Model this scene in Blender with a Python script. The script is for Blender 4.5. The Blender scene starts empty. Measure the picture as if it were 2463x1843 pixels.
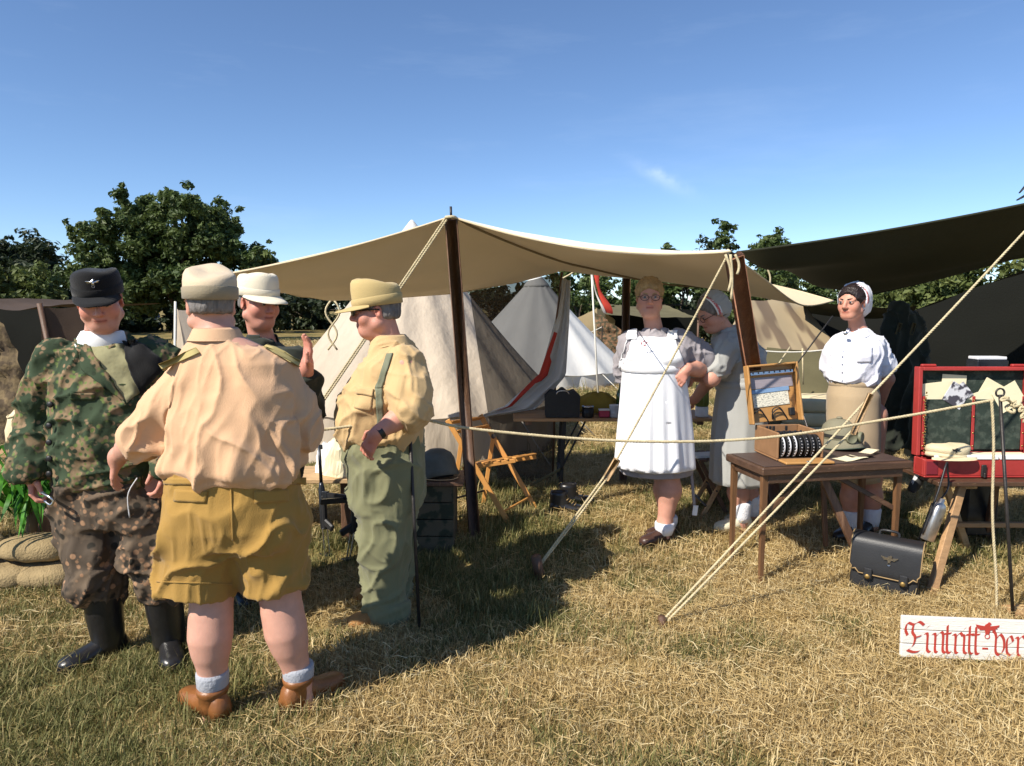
import bpy, bmesh, math, random
import numpy as np
from mathutils import Vector, Matrix, Euler

# ------------------------------------------------------------------ camera, sky, sun, exposure
scene = bpy.context.scene
F, CU, CV, HZ, CAMH = 1720.0, 1231.5, 921.5, 742.0, 1.6      # photo is 2463 x 1843
PITCH = math.atan((CV - HZ) / F)
cam_d = bpy.data.cameras.new('camera'); cam = bpy.data.objects.new('camera', cam_d)
scene.collection.objects.link(cam); scene.camera = cam
cam.location = (0, 0, CAMH); cam.rotation_euler = (math.pi/2 - PITCH, 0, 0)
cam_d.sensor_fit = 'HORIZONTAL'; cam_d.sensor_width = 36.0; cam_d.lens = 36.0*F/2463.0
cam_d.clip_start = 0.05; cam_d.clip_end = 2000

SUN_AZ, SUN_EL = math.radians(50), math.radians(43)          # light travels to the right and away from the camera
world = bpy.data.worlds.new('World'); scene.world = world; world.use_nodes = True
wn = world.node_tree.nodes; wl = world.node_tree.links
bg = wn['Background']; sky = wn.new('ShaderNodeTexSky'); sky.sky_type = 'NISHITA'; sky.sun_disc = False
sky.sun_elevation = SUN_EL; sky.sun_rotation = math.pi + SUN_AZ
sky.air_density = 0.75; sky.dust_density = 0.0; sky.ozone_density = 5.0; sky.altitude = 20
tcw = wn.new('ShaderNodeTexCoord'); mpw = wn.new('ShaderNodeMapping'); mpw.inputs['Scale'].default_value = (1.6, 1.6, 9.0)
mpw.inputs['Rotation'].default_value = (0.12, 0.25, 0.0)
nzw = wn.new('ShaderNodeTexNoise'); nzw.inputs['Scale'].default_value = 2.1; nzw.inputs['Detail'].default_value = 7; nzw.inputs['Roughness'].default_value = 0.62
rpw = wn.new('ShaderNodeValToRGB'); rpw.color_ramp.elements[0].position = 0.53; rpw.color_ramp.elements[1].position = 0.86
rpw.color_ramp.elements[0].color = (0, 0, 0, 1); rpw.color_ramp.elements[1].color = (0.08, 0.08, 0.08, 1)
mxw = wn.new('ShaderNodeMix'); mxw.data_type = 'RGBA'; mxw.inputs[7].default_value = (6.5, 7.4, 8.6, 1)
wl.new(tcw.outputs['Generated'], mpw.inputs['Vector']); wl.new(mpw.outputs[0], nzw.inputs['Vector']); wl.new(nzw.outputs['Fac'], rpw.inputs['Fac'])
wl.new(rpw.outputs['Color'], mxw.inputs[0]); hsw = wn.new('ShaderNodeHueSaturation'); hsw.inputs['Saturation'].default_value = 1.0; wl.new(sky.outputs[0], hsw.inputs['Color']); wl.new(hsw.outputs[0], mxw.inputs[6]); wl.new(mxw.outputs[2], bg.inputs['Color'])
# one small wisp of cloud
def _vm(op, a, b):
    x = wn.new('ShaderNodeVectorMath'); x.operation = op; wl.new(a, x.inputs[0]); x.inputs[1].default_value = b; return x.outputs['Value'] if op == 'DOT_PRODUCT' else x.outputs[0]
def _mt(op, a, b=None, c=None):
    x = wn.new('ShaderNodeMath'); x.operation = op
    for i, v in enumerate((a, b, c)):
        if v is None: continue
        if isinstance(v, (int, float)): x.inputs[i].default_value = v
        else: wl.new(v, x.inputs[i])
    return x.outputs[0]
def _dir(u, v): d = Vector(((u-CU)/F, math.cos(PITCH) - (v-CV)/F*math.sin(PITCH), -math.sin(PITCH) - (v-CV)/F*math.cos(PITCH))); return d.normalized()
w0, w1 = _dir(1590, 428), _dir(1652, 462); e1 = (w1-w0).normalized(); e2 = w0.cross(e1).normalized()
rel = _vm('SUBTRACT', tcw.outputs['Generated'], w0); ca, cb = _vm('DOT_PRODUCT', rel, e1), _vm('DOT_PRODUCT', rel, e2); cn = _vm('DOT_PRODUCT', tcw.outputs['Generated'], w0)
nzc = wn.new('ShaderNodeTexNoise'); nzc.inputs['Scale'].default_value = 55; nzc.inputs['Detail'].default_value = 6; wl.new(tcw.outputs['Generated'], nzc.inputs['Vector'])
cb = _mt('ADD', cb, _mt('MULTIPLY', _mt('SUBTRACT', nzc.outputs['Fac'], .5), .018))
g_ = _mt('EXPONENT', _mt('MULTIPLY', _mt('ADD', _mt('POWER', _mt('MULTIPLY', ca, 27.0), 2.0), _mt('POWER', _mt('MULTIPLY', cb, 120.0), 2.0)), -1.0))
g_ = _mt('MULTIPLY', _mt('MULTIPLY', g_, _mt('GREATER_THAN', cn, 0.0)), _mt('MULTIPLY', nzc.outputs['Fac'], .34))
mxc = wn.new('ShaderNodeMix'); mxc.data_type = 'RGBA'; mxc.inputs[7].default_value = (7.5, 8.3, 9.4, 1); wl.new(g_, mxc.inputs[0]); wl.new(mxw.outputs[2], mxc.inputs[6]); wl.new(mxc.outputs[2], bg.inputs['Color'])
bg.inputs['Strength'].default_value = 0.115

sun_d = bpy.data.lights.new('sun', 'SUN'); sun_d.energy = 4.9; sun_d.angle = math.radians(0.53); sun_d.color = (1.0, 0.93, 0.82)
sun = bpy.data.objects.new('sun', sun_d); scene.collection.objects.link(sun); sun.location = (-8, -8, 12)
sun_dir = Vector((math.sin(SUN_AZ)*math.cos(SUN_EL), math.cos(SUN_AZ)*math.cos(SUN_EL), -math.sin(SUN_EL)))
sun.rotation_euler = sun_dir.to_track_quat('-Z', 'Y').to_euler()

vs = scene.view_settings
vs.view_transform = 'Standard'; vs.look = 'None'; vs.exposure = 0.55; vs.gamma = 1.0; vs.use_curve_mapping = False
scene.cycles.max_bounces = 6; scene.cycles.diffuse_bounces = 3; scene.cycles.glossy_bounces = 2; scene.cycles.transmission_bounces = 3; scene.cycles.transparent_max_bounces = 24; scene.cycles.use_denoising = True

# ------------------------------------------------------------------ helpers
rng = np.random.default_rng(7); random.seed(7)
cp, sp = math.cos(PITCH), math.sin(PITCH)
def gz(x, y):                                                # the field rises a hand's breadth towards the tents
    t = np.clip((np.asarray(y, float) - 3.9)/1.3, 0, 1); return 0.12*t*t*(3 - 2*t)
def P(u, v, Y):                                              # point of the photo at distance Y from the camera
    dx, dz = (u - CU)/F, -(v - CV)/F
    wy, wz = cp + dz*sp, -sp + dz*cp
    k = Y/wy; return np.array((dx*k, Y, CAMH + wz*k))
def G(u, v):                                                 # point of the photo on the ground
    z = 0.0
    for _ in range(12):
        dx, dz = (u - CU)/F, -(v - CV)/F
        wy, wz = cp + dz*sp, -sp + dz*cp
        k = (z - CAMH)/wz; p = np.array((dx*k, wy*k, z)); z = float(gz(p[0], p[1]))
    return p
A = lambda *a: np.array(a, float)

def _hash(ix, iy, iz, s):
    h = (ix.astype(np.int64)*374761393 + iy.astype(np.int64)*668265263 + iz.astype(np.int64)*2147483647 + s*1274126177) & 0xffffffff
    h = ((h ^ (h >> 13))*1274126177) & 0xffffffff
    return ((h ^ (h >> 16)) & 0xffff)/65535.0
def vnoise(p, s=0):
    i = np.floor(p).astype(np.int64); f = p - i; f = f*f*f*(f*(f*6 - 15) + 10)
    r = 0
    for dx in (0, 1):
        for dy in (0, 1):
            for dz in (0, 1):
                w = (f[:, 0] if dx else 1-f[:, 0])*(f[:, 1] if dy else 1-f[:, 1])*(f[:, 2] if dz else 1-f[:, 2])
                r = r + w*_hash(i[:, 0]+dx, i[:, 1]+dy, i[:, 2]+dz, s)
    return r
def fbm(p, s=0, o=3):
    return sum(vnoise(p*2**k, s+k)*.5**k for k in range(o))/sum(.5**k for k in range(o))

def make(name, v, f, mat, parent=None, smooth=True, loc=None, col=None):
    me = bpy.data.meshes.new(name)
    v = np.asarray(v, float)
    me.from_pydata(v.tolist() if len(v) < 3000 else v, [], f.tolist() if isinstance(f, np.ndarray) else f)
    if mat is not None: me.materials.append(mat)
    if smooth: me.polygons.foreach_set('use_smooth', np.ones(len(me.polygons), bool))
    if col is not None:
        a = me.color_attributes.new('tint', 'FLOAT_COLOR', 'POINT')
        c = np.ones((len(v), 4), np.float32); c[:, :3] = col; a.data.foreach_set('color', c.ravel())
    me.update()
    o = bpy.data.objects.new(name, me); scene.collection.objects.link(o)
    if parent is not None: o.parent = parent
    if loc is not None: o.location = loc
    return o
def tag(o, label, cat, group=None):
    o['label'] = label; o['category'] = cat
    if group: o['group'] = group
    return o
def thing(name, label, cat, loc, group=None, rz=0):
    o = bpy.data.objects.new(name, None); scene.collection.objects.link(o)
    o.location = [float(c) for c in loc]; o.rotation_euler.z = rz; o.empty_display_size = .1
    return tag(o, label, cat, group)
def struct(o, kind='structure'):
    o['kind'] = kind; return o
def copy_tree(o, parent=None):
    c = o.copy(); scene.collection.objects.link(c); c.parent = parent
    for ch in o.children: copy_tree(ch, c)
    return c
def join(*parts):
    V, Fa, n = [], [], 0
    for v, f in parts:
        V.append(np.asarray(v, float)); Fa += [[i + n for i in q] for q in f]; n += len(v)
    return np.vstack(V), Fa
def rot(rx=0, ry=0, rz=0): return np.array(Euler((rx, ry, rz)).to_matrix())
def xf(vf, R=None, t=(0, 0, 0)):
    v, f = vf; v = np.asarray(v, float)
    if R is not None: v = v @ np.asarray(R).T
    return v + np.asarray(t, float), f
def box(sx, sy, sz, c=(0, 0, 0), ch=.004, R=None):           # chamfered box
    h = A(sx, sy, sz)/2; ch = min(ch, .45*min(sx, sy, sz)); V = []; idx = {}
    for a in range(3):
        for s in itertools_product():
            p = np.array(s)*h; q = p - np.array(s)*ch; q[a] = p[a]; idx[(a,)+s] = len(V); V.append(q)
    Fc = []
    for a in range(3):
        b, c2 = (a+1) % 3, (a+2) % 3
        for s in (-1, 1):
            q = []
            for sb, sc in ((-1, -1), (1, -1), (1, 1), (-1, 1)):
                k = [0, 0, 0]; k[a] = s; k[b] = sb; k[c2] = sc; q.append(idx[(a,)+tuple(k)])
            Fc.append(q if s > 0 else q[::-1])
        for sb in (-1, 1):
            for sc in (-1, 1):                               # edge strips along axis a
                k0 = [0, 0, 0]; k0[a] = -1; k0[b] = sb; k0[c2] = sc; k1 = list(k0); k1[a] = 1
                q = [idx[(b,)+tuple(k0)], idx[(b,)+tuple(k1)], idx[(c2,)+tuple(k1)], idx[(c2,)+tuple(k0)]]
                Fc.append(q if sb*sc > 0 else q[::-1])
    for s in itertools_product():
        q = [idx[(0,)+s], idx[(1,)+s], idx[(2,)+s]]; Fc.append(q if s[0]*s[1]*s[2] > 0 else q[::-1])
    return xf((np.array(V), Fc), R, c)
def itertools_product(): return [(a, b, c) for a in (-1, 1) for b in (-1, 1) for c in (-1, 1)]
def frame_of(d, up=(0, 0, 1)):
    d = np.asarray(d, float); d = d/np.linalg.norm(d); u = np.asarray(up, float)
    if abs(d @ u) > .98: u = A(0, 1, 0)
    x = np.cross(u, d); x /= np.linalg.norm(x); return x, np.cross(d, x), d
def bar(a, b, w, t, ch=.003, up=(0, 0, 1)):                  # a squared batten from a to b (w sideways, t upwards)
    a, b = np.asarray(a, float), np.asarray(b, float); x, y, d = frame_of(b-a, up)
    return box(w, t, np.linalg.norm(b-a), (a+b)/2, ch, np.stack([x, y, d], 1))
def tube(pts, r, n=8, cap=True, flat=1.0):
    pts = np.asarray(pts, float); m = len(pts); r = np.full(m, r) if np.isscalar(r) else np.asarray(r, float)
    T = np.gradient(pts, axis=0); T /= np.linalg.norm(T, axis=1)[:, None]+1e-12
    x, y, _ = frame_of(T[0]); V = []
    for i in range(m):
        x = x - T[i]*(x @ T[i]); x /= np.linalg.norm(x)+1e-12; y = np.cross(T[i], x)
        a = np.arange(n)*2*math.pi/n
        V.append(pts[i] + r[i]*(np.cos(a)[:, None]*x + flat*np.sin(a)[:, None]*y))
    Fc = [[i*n+j, i*n+(j+1) % n, (i+1)*n+(j+1) % n, (i+1)*n+j] for i in range(m-1) for j in range(n)]
    if cap: Fc += [list(range(n))[::-1], [(m-1)*n+j for j in range(n)]]
    return np.vstack(V), Fc
def spline(pts, n):
    pts = np.asarray(pts, float); m = len(pts)
    t = np.linspace(0, m-1, n); i = np.clip(t.astype(int), 0, m-2); f = (t-i)[:, None]
    g = lambda k: pts[np.clip(k, 0, m-1)]
    p0, p1, p2, p3 = g(i-1), g(i), g(i+1), g(i+2)
    return .5*(2*p1 + (p2-p0)*f + (2*p0-5*p1+4*p2-p3)*f*f + (3*p1-p0-3*p2+p3)*f**3)
def rope(pts, r, pitch=.045, per=7):                          # three strands laid together
    pts = np.asarray(pts, float); L = np.r_[0, np.cumsum(np.linalg.norm(np.diff(pts, axis=0), axis=1))]
    n = max(8, int(L[-1]/pitch*per)); s = np.linspace(0, L[-1], n)
    c = np.stack([np.interp(s, L, pts[:, k]) for k in range(3)], 1)
    T = np.gradient(c, axis=0); T /= np.linalg.norm(T, axis=1)[:, None]+1e-12
    x = np.cross(T, A(.13, .31, .94)); x /= np.linalg.norm(x, axis=1)[:, None]; y = np.cross(T, x)
    out = []
    for k in range(3):
        a = s/pitch*2*math.pi/1.0 + k*2*math.pi/3
        out.append(tube(c + .5*r*(np.cos(a)[:, None]*x + np.sin(a)[:, None]*y), .62*r, 5))
    return join(*out)
def sag(a, b, d, n=24):
    t = np.linspace(0, 1, n)[:, None]; p = np.asarray(a)*(1-t) + np.asarray(b)*t; p[:, 2] -= d*4*(t*(1-t))[:, 0]; return p
def loft(rings, cap0=True, cap1=True, closed=True):
    n = len(rings[0]); V = np.vstack(rings); m = len(rings); e = n if closed else n-1
    Fc = [[i*n+j, i*n+(j+1) % n, (i+1)*n+(j+1) % n, (i+1)*n+j] for i in range(m-1) for j in range(e)]
    if cap0: Fc.append(list(range(n))[::-1])
    if cap1: Fc.append([(m-1)*n+j for j in range(n)])
    return V, Fc
def ring(c, rx, ry, n=24, p=2.0, a0=0):
    a = np.arange(n)*2*math.pi/n + a0; ca, sa = np.cos(a), np.sin(a)
    return np.stack([c[0]+rx*np.sign(ca)*np.abs(ca)**(2/p), c[1]+ry*np.sign(sa)*np.abs(sa)**(2/p), np.full(n, c[2])], 1)
def lathe(prof, n=24, c=(0, 0, 0)):                           # profile of (radius, z)
    return xf(loft([ring((0, 0, z), max(r, 1e-4), max(r, 1e-4), n) for r, z in prof]), None, c)
def grid_faces(nu, nv): return [[i*nv+j, i*nv+j+1, (i+1)*nv+j+1, (i+1)*nv+j] for i in range(nu-1) for j in range(nv-1)]
def resample(pts, n):
    pts = np.asarray(pts, float); L = np.r_[0, np.cumsum(np.linalg.norm(np.diff(pts, axis=0), axis=1))]; s = np.linspace(0, L[-1], n)
    return np.stack([np.interp(s, L, pts[:, k]) for k in range(3)], 1)
def coons(b, t, l, r):                                        # bottom/top run along u, left/right along v
    nu, nv = len(b), len(l); u = np.linspace(0, 1, nu)[:, None, None]; v = np.linspace(0, 1, nv)[None, :, None]
    S = (1-v)*b[:, None] + v*t[:, None] + (1-u)*l[None] + u*r[None]
    S -= (1-u)*(1-v)*b[0] + u*(1-v)*b[-1] + (1-u)*v*t[0] + u*v*t[-1]
    return S

# ------------------------------------------------------------------ materials
def mat(name, col, rough=.8, var=.12, vscale=5., bump=0., bscale=60., transl=0., metal=0., spec=.4, col2=None, c2pos=(.5, .62), c2scale=None,
        stretch=(1, 1, 1), sheen=0., tint=False, alpha=1., sss=0., detail=5):
    m = bpy.data.materials.new(name); m.use_nodes = True; n = m.node_tree.nodes; l = m.node_tree.links
    b = n['Principled BSDF']; out = n['Material Output']
    tc = n.new('ShaderNodeTexCoord'); mp = n.new('ShaderNodeMapping'); mp.inputs['Scale'].default_value = stretch
    l.new(tc.outputs['Object'], mp.inputs['Vector'])
    nz = n.new('ShaderNodeTexNoise'); nz.inputs['Scale'].default_value = vscale; nz.inputs['Detail'].default_value = detail; nz.inputs['Roughness'].default_value = .6
    l.new(mp.outputs[0], nz.inputs['Vector'])
    mr = n.new('ShaderNodeMapRange'); mr.inputs[1].default_value = .25; mr.inputs[2].default_value = .75; mr.inputs[3].default_value = 1-var; mr.inputs[4].default_value = 1+var
    l.new(nz.outputs['Fac'], mr.inputs[0])
    mul = n.new('ShaderNodeMix'); mul.data_type = 'RGBA'; mul.blend_type = 'MULTIPLY'; mul.inputs[0].default_value = 1
    src = None
    if col2 is not None:
        n2 = n.new('ShaderNodeTexNoise'); n2.inputs['Scale'].default_value = c2scale or vscale*1.7; n2.inputs['Detail'].default_value = 4
        l.new(mp.outputs[0], n2.inputs['Vector'])
        rp = n.new('ShaderNodeValToRGB'); rp.color_ramp.elements[0].position, rp.color_ramp.elements[1].position = c2pos
        rp.color_ramp.elements[0].color = (*col, 1); rp.color_ramp.elements[1].color = (*col2, 1); l.new(n2.outputs['Fac'], rp.inputs['Fac']); src = rp.outputs['Color']
    if src is None: mul.inputs[6].default_value = (*col, 1)
    else: l.new(src, mul.inputs[6])
    l.new(mr.outputs[0], mul.inputs[7]); last = mul.outputs[2]
    if tint:
        at = n.new('ShaderNodeAttribute'); at.attribute_name = 'tint'
        m2 = n.new('ShaderNodeMix'); m2.data_type = 'RGBA'; m2.blend_type = 'MULTIPLY'; m2.inputs[0].default_value = 1
        l.new(last, m2.inputs[6]); l.new(at.outputs['Color'], m2.inputs[7]); last = m2.outputs[2]
    l.new(last, b.inputs['Base Color'])
    b.inputs['Roughness'].default_value = rough; b.inputs['Metallic'].default_value = metal; b.inputs['Specular IOR Level'].default_value = spec
    if sheen: b.inputs['Sheen Weight'].default_value = sheen
    if sss: b.inputs['Subsurface Weight'].default_value = sss; b.inputs['Subsurface Radius'].default_value = (.012, .005, .003); b.inputs['Subsurface Scale'].default_value = .6
    if bump:
        n3 = n.new('ShaderNodeTexNoise'); n3.inputs['Scale'].default_value = bscale; n3.inputs['Detail'].default_value = 4; l.new(mp.outputs[0], n3.inputs['Vector'])
        bp = n.new('ShaderNodeBump'); bp.inputs['Strength'].default_value = min(1, bump); bp.inputs['Distance'].default_value = .006*max(1, bump)
        l.new(n3.outputs['Fac'], bp.inputs['Height']); l.new(bp.outputs[0], b.inputs['Normal'])
    sh = b.outputs[0]
    if transl:
        tr = n.new('ShaderNodeBsdfTranslucent'); l.new(last, tr.inputs['Color']); ms = n.new('ShaderNodeMixShader'); ms.inputs[0].default_value = transl
        l.new(sh, ms.inputs[1]); l.new(tr.outputs[0], ms.inputs[2]); sh = ms.outputs[0]
    if alpha < 1:
        tp = n.new('ShaderNodeBsdfTransparent'); ms = n.new('ShaderNodeMixShader'); ms.inputs[0].default_value = alpha
        l.new(tp.outputs[0], ms.inputs[1]); l.new(sh, ms.inputs[2]); sh = ms.outputs[0]
    l.new(sh, out.inputs['Surface'])
    return m
M = {}
M['rope'] = mat('rope', (.56, .47, .29), .9, .18, 40, .6, 300)
M['white_rope'] = mat('white_rope', (.72, .69, .6), .9, .1, 40, .4, 300)
M['dark_wood'] = mat('dark_wood', (.115, .058, .032), .55, .35, 4, .5, 40, stretch=(6, 6, .5), col2=(.2, .11, .06), c2pos=(.52, .7), spec=.5)
M['orange_wood'] = mat('orange_wood', (.55, .26, .07), .4, .14, 5, .25, 40, stretch=(5, 5, .7))
M['pale_wood'] = mat('pale_wood', (.5, .33, .17), .7, .22, 5, .4, 40, stretch=(1, 6, 6))
M['plank'] = mat('plank', (.42, .25, .12), .65, .25, 5, .4, 40, stretch=(1, 8, 8))
M['iron'] = mat('iron', (.05, .045, .042), .5, .3, 20, .3, 90, metal=.6)
M['gunmetal'] = mat('gunmetal', (.045, .05, .06), .33, .25, 20, .1, 90, metal=.7)
M['steel'] = mat('steel', (.6, .6, .6), .25, .1, 20, metal=1.)
M['brass'] = mat('brass', (.55, .38, .14), .35, .2, 30, metal=1.)
M['black'] = mat('black', (.012, .012, .013), .5, .2, 10, .2, 80)
M['white'] = mat('white', (.8, .8, .78), .6, .04, 6)
M['glass_black'] = mat('glass_black', (.006, .006, .008), .06, .05, 6, spec=.9)
# ------------------------------------------------------------------ ground
def ground_material():
    m = bpy.data.materials.new('field'); m.use_nodes = True; n = m.node_tree.nodes; l = m.node_tree.links; b = n['Principled BSDF']
    g = n.new('ShaderNodeNewGeometry')
    n1 = n.new('ShaderNodeTexNoise'); n1.inputs['Scale'].default_value = .9; n1.inputs['Detail'].default_value = 6
    n2 = n.new('ShaderNodeTexNoise'); n2.inputs['Scale'].default_value = 38; n2.inputs['Detail'].default_value = 6
    l.new(g.outputs['Position'], n1.inputs['Vector']); l.new(g.outputs['Position'], n2.inputs['Vector'])
    r1 = n.new('ShaderNodeValToRGB'); e = r1.color_ramp.elements; e[0].position = .36; e[1].position = .62
    e[0].color = (.15, .135, .05, 1); e[1].color = (.36, .27, .12, 1)
    r2 = n.new('ShaderNodeValToRGB'); e = r2.color_ramp.elements; e[0].position = .3; e[1].position = .75
    e[0].color = (.6, .58, .52, 1); e[1].color = (1.15, 1.12, 1.05, 1)
    mx = n.new('ShaderNodeMix'); mx.data_type = 'RGBA'; mx.blend_type = 'MULTIPLY'; mx.inputs[0].default_value = 1
    l.new(n1.outputs['Fac'], r1.inputs['Fac']); l.new(n2.outputs['Fac'], r2.inputs['Fac']); l.new(r1.outputs[0], mx.inputs[6]); l.new(r2.outputs[0], mx.inputs[7])
    l.new(mx.outputs[2], b.inputs['Base Color']); b.inputs['Roughness'].default_value = .95; b.inputs['Specular IOR Level'].default_value = .1
    bp = n.new('ShaderNodeBump'); bp.inputs['Distance'].default_value = .03; bp.inputs['Strength'].default_value = .8
    l.new(n2.outputs['Fac'], bp.inputs['Height']); l.new(bp.outputs[0], b.inputs['Normal']); return m
xs = np.r_[-900, -300, -100, -40, np.arange(-16, 16.1, .5), 40, 100, 300, 900]; ys = np.r_[-100, -20, -4, np.arange(0, 24, .25), 30, 60, 120, 300, 1500]
gx, gy = np.meshgrid(xs, ys, indexing='ij'); gzv = gz(gx, gy) + 0*gx
ground = struct(make('ground', np.stack([gx.ravel(), gy.ravel(), gzv.ravel()], 1), grid_faces(len(xs), len(ys)), ground_material()))
for p in ground.data.polygons: pass
ground.data.flip_normals()

# ------------------------------------------------------------------ trees
def leaf_mat(name, c, c2):
    m = mat(name, c, .55, .35, .9, col2=c2, c2scale=1.4, c2pos=(.4, .65), transl=.32, spec=.35); return m
M['leaf'] = leaf_mat('leaf_oak', (.06, .095, .026), (.11, .145, .04))
M['leaf_dark'] = leaf_mat('leaf_dark', (.024, .038, .015), (.04, .056, .022))
M['leaf_light'] = leaf_mat('leaf_light', (.085, .115, .03), (.14, .165, .05))
M['bark'] = mat('bark', (.09, .07, .05), .9, .3, 6, .8, 25, stretch=(4, 4, 1))
def leaves(c, r, n, size, sd):
    g = np.random.default_rng(sd); c = np.asarray(c); r = np.asarray(r); m = 13; u = g.normal(size=(len(c)*m, 3)); u /= np.linalg.norm(u, axis=1)[:, None]
    c2 = np.repeat(c, m, 0) + u*np.repeat(r, m)[:, None]*(.35+.95*g.random((len(c)*m, 1)))*A(1, 1, .8); r2 = np.repeat(r, m)*(.14+.3*g.random(len(c)*m)); c = np.vstack([c, c2]); r = np.r_[r*.7, r2]
    w = r**1.6; k = g.choice(len(c), n, p=w/w.sum())
    d = g.normal(size=(n, 3)); d /= np.linalg.norm(d, axis=1)[:, None]
    q = np.asarray(r)[k][:, None]*(g.random((n, 1))**.45)*d*A(1, 1, .78); p = c[k] + q
    nm = d*.7 + g.normal(size=(n, 3))*.55 + A(0, 0, .45); nm /= np.linalg.norm(nm, axis=1)[:, None]
    a = np.cross(nm, g.normal(size=(n, 3))); a /= np.linalg.norm(a, axis=1)[:, None]; b = np.cross(nm, a)
    s = size*(.55 + .9*g.random((n, 1)))
    V = np.stack([p - a*s, p + b*s*.5 + nm*s*.15, p + a*s, p - b*s*.5 + nm*s*.15], 1).reshape(-1, 3)
    return V, np.arange(4*n).reshape(-1, 4)
def tree(name, label, cat, base, H, W, nblob, br, nleaf, size, m, sd, lo=.28, group=None, trunk=.16, top_power=1.0, lobes=None):
    g = np.random.default_rng(sd); t = thing(name, label, cat, base, group)
    cs, rs = [], []
    for i in range(nblob):
        if lobes is not None and i < len(lobes): x, y, z, r = lobes[i]; cs.append((x, y, z)); rs.append(r); continue
        a = g.random()*2*math.pi; w = g.random()**.5; zf = g.random()
        prof = math.sin(math.pi*min(1, .18 + .8*(1-zf)**top_power))**.7
        z = H*(lo + (1-lo)*zf*.93); cs.append((W/2*w*math.cos(a)*prof, W/2*w*math.sin(a)*prof, z)); rs.append(br*(.6 + .8*g.random()))
    parts = [tube(spline([(0, 0, -.1), (.1*W*.1, 0, H*.2), (-.05, .05, H*.4), (.05, 0, H*.62)], 14), np.linspace(trunk, trunk*.25, 14), 9)]
    for i in range(min(nblob, 12)):
        c = np.array(cs[i]); s = A(0, 0, H*(.15 + .4*g.random()))
        if c[2] > s[2]*.8: parts.append(tube(spline([s, s*.5+c*.5+g.normal(size=3)*.15, c], 8), np.linspace(trunk*.45, .015, 8), 6))
    v, f = join(*parts); make('trunk', v, f, M['bark'], t)
    v, f = leaves(cs, rs, nleaf, size, sd+1); make('crown', v, f, m, t, smooth=False); return t
def at(u, Y): return A((u - CU)/F*Y, Y, float(gz(0, Y)))
def hz(v, Y): return CAMH + (HZ - v)/F*Y - .12
ol = []
for (u, v, r) in ((340, 480, .5), (355, 520, .75), (440, 500, .95), (500, 505, .9), (540, 545, .9), (400, 560, 1.05), (310, 570, .8), (245, 590, .7), (225, 560, .4), (280, 640, .8), (470, 590, 1.0), (560, 590, .8), (610, 610, .7), (640, 625, .5),
                  (230, 660, .8), (340, 650, .8), (400, 690, .8), (270, 700, .9), (460, 720, .8), (640, 650, .5), (190, 670, .6), (380, 620, .7), (550, 700, .5), (500, 540, .9), (300, 540, .6), (620, 680, .45), (530, 660, .4), (350, 720, .9), (430, 640, .5)):
    for k_ in range(3): ol.append(((u-430+rng.uniform(-12, 12))/F*32, rng.uniform(-2.2, 1.6), hz(v, 32)-.1*k_, r*(1.0-.12*k_)))
for k_ in range(26): a_ = rng.random()*6.28; q_ = rng.random()**.5; ol.append((3.1*q_*math.cos(a_), 2.2*q_*math.sin(a_), 2.4 + 2.9*rng.random()*(1-.45*q_), .75))
tree('oak_tree', 'big rounded green oak standing alone left of the beige canopy', 'tree', at(430, 32), 6.9, 8.6, len(ol), .9, 62000, .115, M['leaf'], 11, lobes=ol, trunk=.3)
tree('dark_tree', 'very dark tree at the left edge behind the light green bush', 'tree', at(30, 38), hz(585, 38), 7.4, 40, 1.1, 20000, .15, M['leaf_dark'], 21, lo=.05)
tree('light_bush', 'light green bush at the left edge above the brown canvas', 'bush', at(50, 24), hz(652, 24), 3.3, 18, .55, 9000, .1, M['leaf_light'], 31, lo=.05, trunk=.06)
for i, (u, Y, v, w, m, n, lab) in enumerate((
        (1395, 22, 632, 2.4, 'leaf', 3800, 'airy small tree behind the white bell tent, left of the limp red flag'),
        (1500, 25, 668, 3.2, 'leaf', 4200, 'thin leafy tree behind the rear canopy pole'),
        (1640, 24, 600, 3.4, 'leaf', 7000, 'leafy tree behind the woman with glasses'),
        (1800, 21, 528, 2.7, 'leaf', 6500, 'tallest green tree rising above the leaning wooden post'),
        (1725, 23, 575, 2.0, 'leaf_dark', 4500, 'dark green tree behind the bending nurse'),
        (1930, 22, 630, 2.8, 'leaf', 5500, 'tree showing between the canopy corner and the dark tarpaulin'),
        (2070, 22, 690, 2.8, 'leaf_light', 5000, 'pale bushy tree behind the woman in the white blouse'),
        (2190, 15, 668, 1.9, 'leaf_light', 4200, 'yellow green shrub under the middle of the dark tarpaulin'),
        (2330, 14, 610, 1.9, 'leaf_light', 4200, 'bright green shrub at the right edge under the dark tarpaulin'))):
    tree('hedge_tree', lab, 'tree', at(u, Y), hz(v, Y), w, 26, .42, int(n*1.9), .075 if Y > 16 else .07, M[m], 50+i, lo=.12, group='trees behind the tents', trunk=.07)
for i, (u, Y, v, w, lab) in enumerate(((330, 46, 706, 9, 'dark green hedge bush far behind the gap left of the oak trunk'), (620, 44, 700, 9, 'dark green hedge bush far behind the left canopy corner'),
                                  (1520, 40, 705, 8, 'low dark hedge bush far behind the rear canopy pole'), (2000, 40, 700, 9, 'low dark hedge bush far behind the striped tent'))):
    tree('hedge_bush', lab, 'bush', at(u, Y), hz(v, Y), w, 24, .9, 5000, .2, M['leaf_dark'], 80+i, lo=.05, group='hedge bushes', trunk=.06)

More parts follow.
